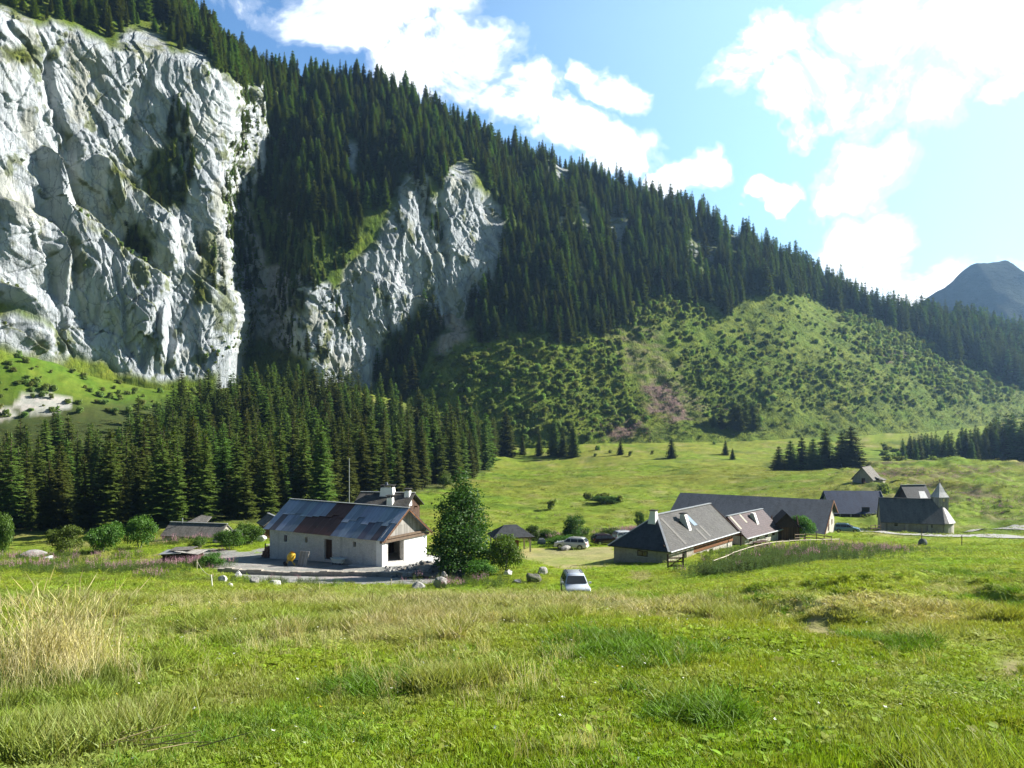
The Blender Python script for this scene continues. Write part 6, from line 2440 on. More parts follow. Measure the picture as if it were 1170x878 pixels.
def make_car(label, loc, rz, Ln, Wd, Ht, mat, style='suv'):
    """front looks along local +x, origin under the middle of the car"""
    t = thing('car', label, 'car', loc, rz)
    gc_ = .22
    belt = Ht * .60
    hood = Ht * .56
    if style == 'suv':
        prof = [(-.5, .40), (-.497, .30), (-.47, .20), (.46, .19), (.495, .27), (.50, .42), (.49, .52), (.44, .585), (.27, .635), (.10, .985), (-.02, 1.0), (-.36, .995), (-.44, .96), (-.49, .62)]
    else:
        prof = [(-.5, .42), (-.497, .30), (-.47, .20), (.46, .19), (.495, .26), (.50, .40), (.485, .49), (.42, .555), (.25, .63), (.06, .965), (-.05, 1.0), (-.33, .985), (-.415, .93), (-.488, .62)]
    P = [(x * Ln, z * Ht) for x, z in prof]
    # body lofted across the width, pulling the cabin inwards above the belt line
    import bmesh
    bm = bmesh.new()
    ys = (-.5, -.47, 0, .47, .5)
    rings = []
    for y in ys:
        ring = []
        for x, z in P:
            up = max(0, (z - belt) / (Ht - belt))
            yy = y * Wd * (1 - .26 * up)
            e = abs(y) > .48
            xx = x * (1 - .02 * (abs(y) * 2) ** 2)
            zz = z - (.05 * Ht if (e and z > belt * .9) else 0) * (1 if z > belt else .3)
            ring.append(bm.verts.new((xx, yy, zz)))
        rings.append(ring)
    n = len(P)
    for i in range(len(ys) - 1):
        for j in range(n):
            k = (j + 1) % n
            bm.faces.new((rings[i][j], rings[i][k], rings[i + 1][k], rings[i + 1][j]))
    bm.faces.new(rings[0])
    bm.faces.new(rings[-1][::-1])
    bmesh.ops.recalc_face_normals(bm, faces=bm.faces)
    me = bpy.data.meshes.new('body')
    bm.to_mesh(me)
    bm.free()
    me.materials.append(mat)
    for p_ in me.polygons:
        p_.use_smooth = len(p_.vertices) < 6
    bo = link(bpy.data.objects.new('body', me), t)
    # glazing set just proud of the cabin
    cab = lambda up: Wd / 2 * (1 - .26 * up)
    zt = Ht * .93
    up = lambda z: max(0, (z - belt) / (Ht - belt))

    def prx(front, z):
        q = [(P[8], P[9])] if front else [(P[13], P[12])]
        (x0, z0), (x1, z1) = q[0]
        return x0 + (x1 - x0) * (z - z0) / (z1 - z0)
    for front, nm in ((1, 'windscreen'), (0, 'rear_window')):
        g = MB()
        z0, z1 = Ht * .66, Ht * .935
        o_ = .012 if front else -.012
        g.face([(prx(front, z0) + o_, -cab(up(z0)) * .90, z0 + .01), (prx(front, z0) + o_, cab(up(z0)) * .90, z0 + .01), (prx(front, z1) + o_, cab(up(z1)) * .86, z1 + .01), (prx(front, z1) + o_, -cab(up(z1)) * .86, z1 + .01)])
        g.build(nm, CARM['glass'], t)
    for s in (-1, 1):
        xs_ = [(-.43, -.22), (-.205, .0), (.015, .20)] if style == 'suv' else [(-.42, -.24), (-.225, -.02), (-.005, .18)]
        for i, (xa, xb) in enumerate(xs_):
            g = MB()
            z0, z1 = Ht * .645, Ht * .90
            xtb = min(xb, (prx(1, z1) / Ln - .02))
            xta = max(xa, (prx(0, z1) / Ln + .03))
            y0, y1 = s * (cab(up(z0)) + .004), s * (cab(up(z1)) - .004)
            g.face([(xa * Ln, y0, z0), (xb * Ln, y0, z0), (xtb * Ln, y1, z1), (xta * Ln, y1, z1)])
            g.build('side_window', CARM['glass'], t)
        for xw in (-.30, .31):
            r_ = Ht * .205
            wm = MB()
            wm.tube((xw * Ln, s * (Wd / 2 - .18), r_), (xw * Ln, s * (Wd / 2 + .012), r_), r_, n=20)
            wo = wm.build('wheel', CARM['trim'], t)
            a_ = MB()
            a_.tube((xw * Ln, s * (Wd / 2 + .013), r_), (xw * Ln, s * (Wd / 2 + .02), r_), r_ * .99, n=20)
            a_.build('tyre', CARM['tyre'], wo)
            a_ = MB()
            a_.tube((xw * Ln, s * (Wd / 2 + .021), r_), (xw * Ln, s * (Wd / 2 + .035), r_), r_ * .62, n=14)
            a_.build('rim', CARM['rim'], wo)
            ar = MB()
            for q in range(9):
                b0, b1 = math.pi * q / 9, math.pi * (q + 1) / 9
                c0, c1 = (math.cos(b0), math.sin(b0)), (math.cos(b1), math.sin(b1))
                y = s * (Wd / 2 + .006)
                ar.face([(xw * Ln + c0[0] * r_ * 1.05, y, r_ + c0[1] * r_ * 1.05), (xw * Ln + c0[0] * r_ * 1.25, y, r_ + c0[1] * r_ * 1.25), (xw * Ln + c1[0] * r_ * 1.25, y, r_ + c1[1] * r_ * 1.25), (xw * Ln + c1[0] * r_ * 1.05, y, r_ + c1[1] * r_ * 1.05)])
            ar.build('wheel_arch', CARM['trim'], t)
        m_ = MB()
        m_.box(.185 * Ln, .225 * Ln, s * (Wd / 2 + .02) if s > 0 else -(Wd / 2 + .2), (Wd / 2 + .2) if s > 0 else -(Wd / 2 + .02), Ht * .64, Ht * .72)
        m_.build('mirror', mat, t, .02)
        hl = MB()
        y0, y1 = s * Wd * .27, s * Wd * .45
        hl.prism([(.487 * Ln, y0, Ht * .44), (.478 * Ln, y1, Ht * .45), (.462 * Ln, y1, Ht * .545), (.475 * Ln, y0, Ht * .53)], (.03, 0, 0))
        hl.build('headlight', CARM['lamp'], t)
        tl = MB()
        tl.prism([(-.493 * Ln, s * Wd * .36, Ht * .46), (-.487 * Ln, s * Wd * .46, Ht * .46), (-.480 * Ln, s * Wd * .44, Ht * .66), (-.487 * Ln, s * Wd * .36, Ht * .66)], (-.025, 0, 0))
        tl.build('tail_light', CARM['tail'], t)
    bp = MB()
    bp.box(.47 * Ln, .507 * Ln, -Wd * .43, Wd * .43, Ht * .17, Ht * .30)
    bp.build('bumper', CARM['trim'] if style == 'suv' else mat, t, .03)
    bp = MB()
    bp.box(-.507 * Ln, -.47 * Ln, -Wd * .43, Wd * .43, Ht * .19, Ht * .32)
    bp.build('bumper', CARM['trim'] if style == 'suv' else mat, t, .03)
    gr = MB()
    gr.box(.488 * Ln, .506 * Ln, -Wd * .25, Wd * .25, Ht * .40, Ht * .49)
    gr.build('grille', CARM['trim'], t)
    pb = MB()
    pb.box(.506 * Ln, .513 * Ln, -.26, .26, Ht * .24, Ht * .31)
    pb.build('number_plate', CARM['plate'], t)
    rr = MB()
    for s in (-1, 1):
        rr.tube((-.33 * Ln, s * Wd * .31, Ht * 1.025), (.0 * Ln, s * Wd * .31, Ht * 1.03), .02)
        for x in (-.32, -.01):
            rr.tube((x * Ln, s * Wd * .31, Ht * .97), (x * Ln, s * Wd * .31, Ht * 1.025), .02)
    rr.build('roof_rail', CARM['trim'], t)
    return t


p = GY(657, 61)
make_car('silver-grey off-road car seen from the front on the grass before the chalet', at(657, 681, 62), R(-90) + .12 - math.atan2(p.x, p.y), 4.1, 1.78, 1.68, paint('silver_blue_paint', (.50, .54, .60)), 'suv')
p = GY(653, 108)
make_car('silver estate car parked side on with its tail to the right behind the open shelter', p, R(162), 4.3, 1.75, 1.50, paint('pale_silver_paint', (.60, .61, .60)), 'estate')
p = GY(693, 112)
make_car('dark maroon car parked behind the chalet next to a white car', p, R(12), 4.0, 1.72, 1.48, paint('dark_maroon_paint', (.035, .014, .016)), 'estate')
p = GY(716, 116)
make_car('white car mostly hidden behind the chalet roof and the dark maroon car', p, R(20), 4.0, 1.72, 1.50, paint('white_paint', (.70, .72, .74)), 'estate')
p = GY(967.5, 136)
make_car('blue-green estate car on the gravel road at the end of the long barn', p, R(-22), 4.0, 1.72, 1.46, paint('blue_green_paint', (.09, .18, .22)), 'estate')

# ------------------------------------------------------------------ gravel roads
def strip(name, pts, widths, lift, mat, kind):
    """ribbon draped over the ground; pts are (px, Y)"""
    W3 = [GY(a, b) for a, b in pts]
    seg = []
    for i in range(len(W3) - 1):
        k = max(2, int((W3[i + 1] - W3[i]).length / 1.0))
        for s in range(k):
            t_ = s / k
            q = W3[i].lerp(W3[i + 1], t_)
            seg.append((q, widths[i] * (1 - t_) + widths[i + 1] * t_))
    seg.append((W3[-1], widths[-1]))
    V, Fq = [], []
    m_ = 7
    for i, (q, w_) in enumerate(seg):
        d_ = (seg[min(i + 1, len(seg) - 1)][0] - seg[max(i - 1, 0)][0])
        d_.z = 0
        s_ = Vector((d_.y, -d_.x, 0)).normalized()
        jit = .25 * float(noise3(q.x * .5, q.y * .5, 2.2))
        for k in range(m_):
            u = (k / (m_ - 1) - .5) * (w_ + (jit if k in (0, m_ - 1) else 0))
            V.append((q.x + s_.x * u, q.y + s_.y * u))
    V = np.array(V)
    Z = H(V[:, 0], V[:, 1]) + lift
    for i in range(len(seg) - 1):
        for k in range(m_ - 1):
            a_ = i * m_ + k
            Fq.append((a_, a_ + 1, a_ + m_ + 1, a_ + m_))
    o = link(bpy.data.objects.new(name, mesh_np(name, np.column_stack([V, Z]), [np.array(Fq)], [mat], smooth_=True)))
    return tag(o, kind=kind)


m = NT('grey_gravel')
p_ = m.n('ShaderNodeNewGeometry').outputs['Position']
n1 = m.noise(p_, 6, 8, .7)
n2 = m.noise(p_, .6, 5, .6)
k = m.ramp(n1, [(.3, (.26, .25, .235)), (.7, (.46, .45, .43))])
k = m.mix(m.ramp(n2, [(.5, (0, 0, 0)), (.75, (.6, .6, .6))]), k, (.20, .22, .11))
GRAVEL = m.fin(k, .95, m.bump(n1, .04, .8), spec=.08)
strip('gravel_road', [(968, 146), (985, 139), (1005, 133), (1040, 128), (1075, 126), (1110, 127), (1150, 126), (1200, 122), (1260, 118)], [3.0, 4.4, 5.2, 5.4, 5.2, 5.0, 5.4, 6.0, 6.0], .10, GRAVEL, 'structure')
strip('gravel_lane', [(1100, 140), (1118, 143), (1140, 144), (1165, 142), (1200, 140), (1260, 138)], [.8, 2.2, 3.6, 4.5, 5, 5], .12, GRAVEL, 'structure')

# ------------------------------------------------------------------ fences
def rail_fence(label, pts, hgt, rails, mat, step=2.4, group=None, rw=.09):
    W3 = [GY(a, b) for a, b in pts]
    t = thing('fence', label, 'fence', W3[0], 0, group)
    o0 = W3[0]
    pos = []
    for i in range(len(W3) - 1):
        k = max(1, round((W3[i + 1] - W3[i]).length / step))
        for s in range(k):
            q = W3[i].lerp(W3[i + 1], s / k)
            q.z = h1(q.x, q.y)
            pos.append(q - o0)
    pos.append(W3[-1] - o0)
    pr = random.Random(3)
    for q in pos:
        m_ = MB()
        hh = hgt * pr.uniform(.95, 1.2)
        m_.tube(q - Vector((0, 0, .4)), q + Vector((pr.uniform(-.05, .05), 0, hh)), rw * .8, rw * .65, 7)
        m_.build('post', B['beam'] if mat is not B['rail'] else B['rail'], t)
    for z in rails:
        for i in range(len(pos) - 1):
            m_ = MB()
            m_.tube(pos[i] + Vector((0, 0, z * hgt + pr.uniform(-.03, .03))), pos[i + 1] + Vector((0, 0, z * hgt + pr.uniform(-.03, .03))), rw * .7, rw * .55, 7)
            m_.build('rail', mat, t)
    return t


rail_fence('pale pole fence running from the chalet yard along the weedy bank to the road', [(815, 77), (822, 79), (837, 84), (862, 90), (887, 96), (902, 99), (926, 103), (940, 105), (959, 109)], .75, (.92,), B['rail'], 2.6, rw=.065)
rail_fence('short dark rail fence before the long barn gable beside the roadside tree', [(908, 110), (920, 112), (933, 112), (950, 109)], 1.0, (.9, .5), B['beam'], 2.0)
rail_fence('little dark fence of three posts at the left end of the chapel', [(995, 137), (1000, 137.5), (1006, 138)], 1.1, (.92, .5), B['beam'], .9)

# slim white pole behind the barn
q = GY(399, 124)
t = thing('pole', 'slim pale metal pole standing tall behind the ridge of the metal roofed barn', 'pole', q)
m_ = MB()
m_.tube((0, 0, -.3), (0, 0, at(399, 525, 124).z - q.z), .075, .05, 8)
m_.build('shaft', B['ridgetin'], t)
m_ = MB()
m_.tube((0, 0, at(399, 525, 124).z - q.z), (0, 0, at(399, 524, 124).z - q.z), .09, .09, 8)
m_.build('cap', B['ridgetin'], t)


def post(label, px, py, hp, mat, lean=0.0, r_=.05, cat='post'):
    q = G(px, py)
    hh = hp / F * q.y
    t = tag(MB().tube((0, 0, -.3), (lean * hh, 0, hh), r_, r_ * .8, 7).build('fence_post', mat), label, cat)
    t.location = q
    return t, hh


p1_, h1_ = post('weathered pasture fence post nearest the stone heap, leaning to the right', 225, 653, 13, B['rail'])
p2_, h2_ = post('short white plastic pasture post in the grass left of the white stones', 243, 671, 14, B['plaster'], -.12, .04)
post('thin post beside the low yard wall left of the boulders before the rowan', 447, 671, 9, B['rail'])
wv = MB()
a_, b_ = Vector(p1_.location) + Vector((0, 0, h1_ * .92)), Vector(p2_.location) + Vector((-.1, 0, h2_ * .9))
for i in range(8):
    f0, f1 = i / 8, (i + 1) / 8
    s0, s1 = a_.lerp(b_, f0), a_.lerp(b_, f1)
    s0.z -= .25 * 4 * f0 * (1 - f0)
    s1.z -= .25 * 4 * f1 * (1 - f1)
    wv.tube(s0, s1, .018, .018, 5)
tag(wv.build('fence_wire', B['rail']), 'pale sagging wire strung between the two pasture posts near the stones', 'wire')
post('dark roadside marker post beside the bluish covered heap', 1053, 621, 17, B['beam'], .02, .06)
post('thin dark roadside marker post right of the bluish covered heap', 1099, 624, 12, B['beam'], .0, .06)

# ------------------------------------------------------------------ stones
def boulder(seed, sx1, sy1, sz1, mat, name='boulder'):
    import bmesh
    bm = bmesh.new()
    bmesh.ops.create_icosphere(bm, subdivisions=4, radius=1)
    co = np.array([v.co[:] for v in bm.verts])
    r_ = np.random.default_rng(seed)
    d = np.ones(len(co))
    for i in range(11):                       # broken facets
        nrm = r_.normal(size=3)
        nrm /= np.linalg.norm(nrm)
        c = r_.uniform(.55, .9)
        dt = co @ nrm
        d = np.where(dt * d > c, c / np.maximum(dt, .01), d)
    d *= 1 + .07 * fbm(co[:, 0] * 2 + seed, co[:, 1] * 2, co[:, 2] * 2, 4)
    co = co * d[:, None] * np.array((sx1, sy1, sz1))
    for v, c in zip(bm.verts, co):
        v.co = c
    me = bpy.data.meshes.new(name)
    bm.to_mesh(me)
    bm.free()
    me.materials.append(mat)
    return me


def rockmat(name, c, moss=0.0):
    m = NT(name)
    tc = m.n('ShaderNodeTexCoord').outputs['Object']
    n1 = m.noise(tc, 2.5, 8, .7)
    k = m.ramp(n1, [(.3, tuple(x * .55 for x in c)), (.65, c)])
    if moss:
        k = m.mix(m.ramp(m.noise(tc, 1.2, 6), [(.45, (0, 0, 0)), (.6, (moss, moss, moss))]), k, (.06, .08, .02))
    return m.fin(k, .95, m.bump(n1, .08, .7), spec=.1)


RM = {'grey': rockmat('grey_limestone', (.36, .35, .33)), 'white': rockmat('white_limestone', (.66, .65, .62)), 'moss': rockmat('mossy_dark_stone', (.22, .21, .19), .7), 'dark': rockmat('dark_stone', (.17, .18, .19))}


def stone(label, px, py, wp, hp, mat, seed, group=None, Y=None):
    q = G(px, py) if Y is None else GY(px, Y)
    k = q.y / F
    o = link(bpy.data.objects.new('boulder', boulder(seed, wp * k / 2, wp * k / 2 * .8, hp * k * .62, RM[mat])))
    o.location = q + Vector((0, 0, hp * k * .30))
    o.rotation_euler = (0, 0, seed * 1.3)
    return tag(o, label, 'boulder', group)


stone('pale angular boulder behind its darker mossy neighbour, left of the front car', 619, 657, 17, 11, 'grey', 1)
stone('mossy dark boulder in front of the pale angular one, left of the front car', 608, 665, 22, 12, 'moss', 2)
stone('bright white stone below the bush at the rowan foot', 580, 658, 12, 8, 'white', 3)
stone('flat dark slab stone in the weeds between the white stone and the mossy boulder', 590, 666, 14, 5, 'dark', 4)
stone('large grey boulder at the end of the yard wall under the rowan', 503, 673, 18, 15, 'grey', 5)
stone('long low grey boulder left of the larger one at the yard wall end', 478, 673, 20, 10, 'grey', 6)
stone('small rounded grey stone just under the rowan leaves', 508, 661, 9, 9, 'grey', 7)
stone('tall dark mossy boulder between the low sheds and the barn corner', 268, 624, 26, 20, 'moss', 8)
stone('pale slab shaped boulder leaning on the right of the tall mossy boulder', 283, 622, 16, 14, 'grey', 9)
stone('white rock right of the leaning slab, near the barn corner', 299, 619, 12, 8, 'white', 10)
stone('pale boulder at the corner of the low sunken shed', 248, 620, 13, 10, 'grey', 11)
stone('white rough stone leftmost of the heap by the white post', 254, 666, 12, 9, 'white', 12)
stone('white round stone standing behind the heap by the white post', 272, 660, 9, 9, 'white', 13)
stone('round grey-white stone right of the heap by the white post', 291, 667, 13, 9, 'grey', 14)
stone('flat white stone at the right end of the stone row below the yard', 314, 669, 17, 7, 'white', 15)
stone('small white stone in front of the leftmost one in the heap by the white post', 262, 671, 10, 6, 'white', 16)
stone('wide low grey rock half hidden in weeds before the left bushes', 36, 637, 34, 9, 'grey', 17)
stone('pale low rock to the right of the wide one before the left bushes', 55, 640, 14, 6, 'white', 18)
stone('light grey boulder left of the silver estate car, near the shelter', 618, 622, 12, 8, 'grey', 19)
stone('flat grey boulder in front of the silver estate car', 646, 629, 18, 6, 'grey', 20)
stone('small white stone at the far forest corner beside the meadow', 488, 545, 11, 7, 'white', 21)
stone('low bluish dark heap of stone beside the roadside marker post', 1054, 623.5, 11, 9, 'dark', 22)
stone('pale stone lying on the mountain slope foot beside the knot of spruces', 846, 496, 4, 3, 'white', 23)
stone('small round grey stone lying in the foreground turf', 783, 850, 17, 6, 'grey', 24)
stone('flat tiny pale stone on the trodden path in the turf', 968, 722, 10, 3, 'white', 25)

# heap of rubble before the barn gable
r_ = np.random.default_rng(9)
SM = [boulder(40 + i, .5, .4, .35, RM['grey' if i % 3 else 'dark'], 'rubble_stone') for i in range(5)]
Pp, sc_, idx_ = [], [], []
for i in range(420):
    u, v = r_.random(), r_.random()
    px_ = 440 + 90 * u
    Y_ = 75 + 9 * v
    q = GY(px_, Y_)
    hm = 1.1 * math.exp(-((u - .55) / .35) ** 2 - ((v - .45) / .4) ** 2)
    Pp.append((q.x, q.y, q.z + hm * r_.random()))
    s_ = r_.uniform(.18, .75) ** 1.4 + .1
    sc_.append((s_, s_, s_))
    idx_.append(int(r_.integers(0, 5)))
tag(mass('rubble_heap', 'stuff', Pp, r_.uniform(0, 6.28, (420, 3)), sc_, idx_, None, SM), 'heap of grey rubble stones between the barn gable and the rowan', 'rubble')
gv_ = []
uu, vv_ = np.meshgrid(np.linspace(0, 1, 40), np.linspace(0, 1, 24))
px_, Y_ = 436 + 96 * uu, 74.5 + 10 * vv_
X_ = (px_ - CX) / F * Y_
Z_ = H(X_, Y_) + 1.0 * np.exp(-((uu - .55) / .34) ** 2 - ((vv_ - .45) / .4) ** 2) - .12 + .12 * fbm(X_, Y_, 1.1, 3)
ii = np.arange(uu.size).reshape(uu.shape)
q = np.stack([ii[:-1, :-1].ravel(), ii[:-1, 1:].ravel(), ii[1:, 1:].ravel(), ii[1:, :-1].ravel()], 1)
tag(link(bpy.data.objects.new('earth_mound', mesh_np('earth_mound', np.stack([X_.ravel(), Y_.ravel(), Z_.ravel()], 1), [q], [plain('stony_earth', (.24, .21, .17), .95, var=.35, scale=2.2, spec=.05)], smooth_=True))), kind='structure')

# low stone wall along the front of the yard
pts = [(250, 79), (300, 78.5), (350, 78), (400, 77.5), (440, 76.5), (472, 75.5)]
mb = MB()
W3 = [GY(a_, b_) for a_, b_ in pts]
o0 = W3[0].copy()
for i in range(len(W3) - 1):
    n_ = 6
    for s in range(n_):
        q0, q1 = W3[i].lerp(W3[i + 1], s / n_), W3[i].lerp(W3[i + 1], (s + 1) / n_)
        d_ = (q1 - q0)
        nv = Vector((d_.y, -d_.x, 0)).normalized() * -.28
        hz = .42 + .16 * float(noise3(q0.x * .8, q0.y * .8, 3.1))
        z0 = min(q0.z, q1.z) - .6
        b_ = [q0 - nv, q1 - nv, q1 + nv, q0 + nv]
        lo_ = [Vector((p.x, p.y, z0)) - o0 for p in b_]
        hi_ = [Vector((p.x, p.y, p.z + hz)) - o0 for p in b_]
        mb.hexa(lo_, hi_)
w_ = mb.build('stone_wall', B['stone'])
w_.location = o0
tag(w_, 'low grey dry stone wall along the front edge of the gravel yard', 'wall')

# ------------------------------------------------------------------ odds and ends in the barn yard
# stack of boards under loose grey roofing sheets
q = GY(184, 90)
t = thing('board_stack', 'stack of old boards covered by loose grey sheets in the weeds left of the barn', 'board stack', q, R(-6))
m_ = MB()
for k in range(5):
    m_.box(0.0 + .1 * (k % 2), 4.0 - .12 * (k % 3), 0.1 * (k % 2), 1.7, .05 + k * .2, .05 + k * .2 + .17)
m_.build('boards', B['darkwood'], t)
for k, (x0, x1, y0, y1, z0, dz, mt) in enumerate(((-.2, 2.3, -.25, 1.8, 1.12, .10, 'ridgetin'), (1.5, 4.2, -.1, 1.9, 1.22, -.12, 'greywood'), (.6, 3.0, .5, 2.0, 1.38, .08, 'shingle'))):
    s = MB()
    s.hexa([(x0, y0, z0 - dz), (x1, y0 - .1, z0 + dz), (x1 + .15, y1, z0 + dz + .14), (x0, y1, z0 + .1)], [(x0, y0, z0 - dz + .04), (x1, y0 - .1, z0 + dz + .04), (x1 + .15, y1, z0 + dz + .18), (x0, y1, z0 + .14)])
    s.build('cover_sheet', B[mt], t)
# firewood
q = GY(312, 94)
t = thing('log_pile', 'heap of reddish split logs against the shaded barn wall', 'log pile', q, R(-32))
m_ = MB()
r_ = random.Random(5)
for row in range(5):
    for k in range(9 - row):
        x = -1.3 + k * .3 + row * .15
        z = .13 + row * .24
        m_.tube((x, -.5 + r_.uniform(-.1, .1), z), (x + r_.uniform(-.05, .05), .5 + r_.uniform(-.1, .1), z), .14, .13, 8)
m_.build('logs', plain('split_logs', (.22, .11, .07), .9, var=.4, scale=4), t)
m_ = MB()
for x in (-1.6, 1.6):
    m_.beam((x, .3, -.2), (x, .3, 1.4), .1, .1)
m_.build('stake', B['beam'], t)
# yellow mixer with a pale board leaning on it
q = GY(331, 86.5)
t = thing('cement_mixer', 'yellow cement mixer standing in the shaded yard before the barn wall', 'cement mixer', q, R(20))
YEL = plain('yellow_enamel', (.62, .40, .03), .5, var=.25)
m_ = MB()
prof_ = [(0, .30), (.12, .38), (.42, .42), (.70, .34), (.86, .24)]
ax_ = Vector((.35, -.2, .9)).normalized()
for i in range(len(prof_) - 1):
    m_.tube(Vector((0, 0, .55)) + ax_ * prof_[i][0], Vector((0, 0, .55)) + ax_ * prof_[i + 1][0], prof_[i][1], prof_[i + 1][1], 16, cap=(i == 0))
m_.build('drum', YEL, t)
m_ = MB()
for s in (-1, 1):
    m_.beam((-.5, s * .35, -.05), (0, s * .42, .8), .06, .06)
    m_.beam((.5, s * .35, -.05), (0, s * .42, .8), .06, .06)
m_.beam((-.5, -.35, .1), (-.5, .35, .1), .06, .06)
m_.beam((.5, -.35, .1), (.5, .35, .1), .06, .06)
m_.build('stand', YEL, t)
m_ = MB()
m_.tube((-.45, -.43, .18), (-.45, -.35, .18), .18, n=14)
m_.tube((-.45, .35, .18), (-.45, .43, .18), .18, n=14)
m_.build('wheels', CARM['tyre'], t)
m_ = MB()
m_.tube((0, .42, .8), (0, .6, .8), .25, n=14)
m_.build('hand_wheel', CARM['trim'], t)
q = GY(339, 86)
bl_ = MB()
bl_.hexa([(0, 0, -.1), (1.1, 0, -.1), (1.1, .06, -.1), (0, .06, -.1)], [(.05, .55, 1.45), (1.15, .55, 1.45), (1.15, .61, 1.45), (.05, .61, 1.45)])
bl_ = bl_.build('leaning_board', B['greywood'])
bl_.location = q
bl_.rotation_euler = (0, 0, R(-20))
tag(bl_, 'pale board leaning upright right of the yellow cement mixer', 'board')
# old bath used as a trough
q = GY(386, 86.5)
t = thing('trough', 'pale old bath used as a cattle trough along the shaded barn wall', 'trough', q + Vector((0, 0, .0)), R(-31))
m_ = MB()
n = 20
ring = lambda rx, ry, z: [(rx * math.copysign(abs(math.cos(6.283 * i / n)) ** .6, math.cos(6.283 * i / n)), ry * math.copysign(abs(math.sin(6.283 * i / n)) ** .6, math.sin(6.283 * i / n)), z) for i in range(n)]
rs_l = [ring(.68, .25, .16), ring(.85, .36, .62), ring(.92, .42, .64), ring(.92, .42, .60), ring(.80, .31, .60), ring(.60, .2, .25)]
for a_, b_ in zip(rs_l[:-1], rs_l[1:]):
    for i in range(n):
        j = (i + 1) % n
        m_.face([a_[i], a_[j], b_[j], b_[i]])
m_.face(rs_l[0][::-1])
m_.face(rs_l[-1])
m_.build('tub', plain('old_enamel', (.58, .62, .56), .4, var=.1), t)
for x in (-.5, .5):
    for y in (-.2, .2):
        f_ = MB()
        f_.tube((x, y, -.1), (x * .95, y * .95, .2), .05, .07, 8)
        f_.build('foot', B['potblue'], t)
# bench by the annex
q = GY(868, 97)
t = thing('bench', 'long dark wooden bench and table beside the pale stone house under the pole fence', 'bench', q, R(48))
m_ = MB()
m_.box(-1.3, 1.3, -.4, .4, .70, .76)
m_.build('table_top', B['darkwood'], t)
for s in (-1, 1):
    m_ = MB()
    m_.box(-1.3, 1.3, s * .72 - .14, s * .72 + .14, .42, .47)
    m_.build('seat', B['darkwood'], t)
    m_ = MB()
    m_.beam((s * .95, -.7, -.05), (s * .95, -.2, .7), .08, .1)
    m_.beam((s * .95, .7, -.05), (s * .95, .2, .7), .08, .1)
    m_.beam((s * .95, -.85, .38), (s * .95, .85, .38), .08, .1)
    m_.build('leg', B['darkwood'], t)
# ------------------------------------------------------------------ turf, tussocks and flowers
def field(n, d0, d1, spread=42, pw=1.0):
    d = np.sqrt(rng.uniform(d0 ** 2, d1 ** 2, n)) if pw == 1 else d0 + (d1 - d0) * rng.random(n) ** pw
    a = np.radians(rng.uniform(-spread, spread, n))
    return d * np.sin(a), d * np.cos(a), d


GP, GR, GS, GI, GT = [], [], [], [], []


def put(x, y, z, s_xy, s_z, idx, tint, tilt=.12):
    n = len(x)
    GP.append(np.stack([x, y, z], 1))
    GR.append(np.stack([rng.normal(0, tilt, n), rng.normal(0, tilt, n), rng.uniform(0, 6.28, n)], 1))
    GS.append(np.stack([s_xy, s_xy, s_z], 1))
    GI.append(idx)
    GT.append(tint)


nT, nL, nD, nR_ = len(TURF), len(TALL), len(DRY), len(ROS)
for n, d0, d1, sxy, sz in ((19000, 4.2, 10, 1.0, .95), (31000, 9, 20, 1.25, .95), (29000, 19, 40, 2.0, 1.05), (24000, 38, 80, 3.4, 1.35), (16000, 75, 130, 5.5, 1.9), (30000, 125, 340, 8.0, 2.4)):
    x, y, d = field(n, d0, d1)
    z = H(x, y)
    c, bare = ground_cols(x, y, z)
    px, py = proj(x, y, z)
    st_ = straw_amount(x, y, px, py)
    rr = rng.random(n)
    hgt = np.clip(1 + .9 * fbm(x / 2.0, y / 2.4, 12.1, 3), .45, 2.2)
    sel = np.where(rr < .90, rng.integers(0, nT, n), nT + nL + nD + rng.integers(0, nR_, n))
    tl = (rr > .35) & (fbm(x / 3.0, y / 3.4, 21.0, 3) + .8 * st_ - .3 * smooth(600, 900, px) > .50)
    sel = np.where(tl & (rng.random(n) < .55), nT + rng.integers(0, nL, n), sel)
    dry = (rng.random(n) < .05 + .40 * (st_ - .45)) & (st_ > .42)
    hgt = np.where(sel >= nT, np.clip(hgt, .5, 1.15), hgt)
    tint = c * rng.uniform(.9, 1.4, (n, 1))
    yel = rng.random((n, 1)) < .14
    tint = np.where(yel, tint * .4 + np.array((.24, .22, .06)) * .6, tint)
    tint = np.where(dry[:, None], STRAW * rng.uniform(.85, 1.35, (n, 1)), tint)
    keep = (bare < .35) & (rng.random(n) > .25 * (bare > .1))
    kk_ = np.nonzero(keep)[0]
    k_ = sxy * rng.uniform(.8, 1.3, n)
    put(x[kk_], y[kk_], z[kk_] - .005, k_[kk_], (sz * hgt)[kk_], sel[kk_], tint[kk_])

# tall bleached grass: the big stand at the left and looser stands across the brow
def stand(px, py, rx, ry, n, s0, s1, green=.3):
    q = G(px, py, 4, 120)
    k = q.y / F
    X_ = q.x + rng.normal(0, rx * k, n)
    Y_ = q.y + rng.normal(0, ry, n)
    Y_ = np.maximum(Y_, 3.5)
    Z_ = H(X_, Y_)
    g = rng.random(n) < green
    idx = np.where(g, nT + rng.integers(0, nL, n), nT + nL + rng.integers(0, nD, n))
    tint = np.where(g[:, None], np.array((.14, .19, .035)), STRAW * np.array((1.35, 1.4, 1.45))) * rng.uniform(.75, 1.3, (n, 1))
    s_ = rng.uniform(s0, s1, n)
    put(X_, Y_, Z_, s_ * 1.0, np.where(g, s_ * 1.5, s_), idx, tint, .10)


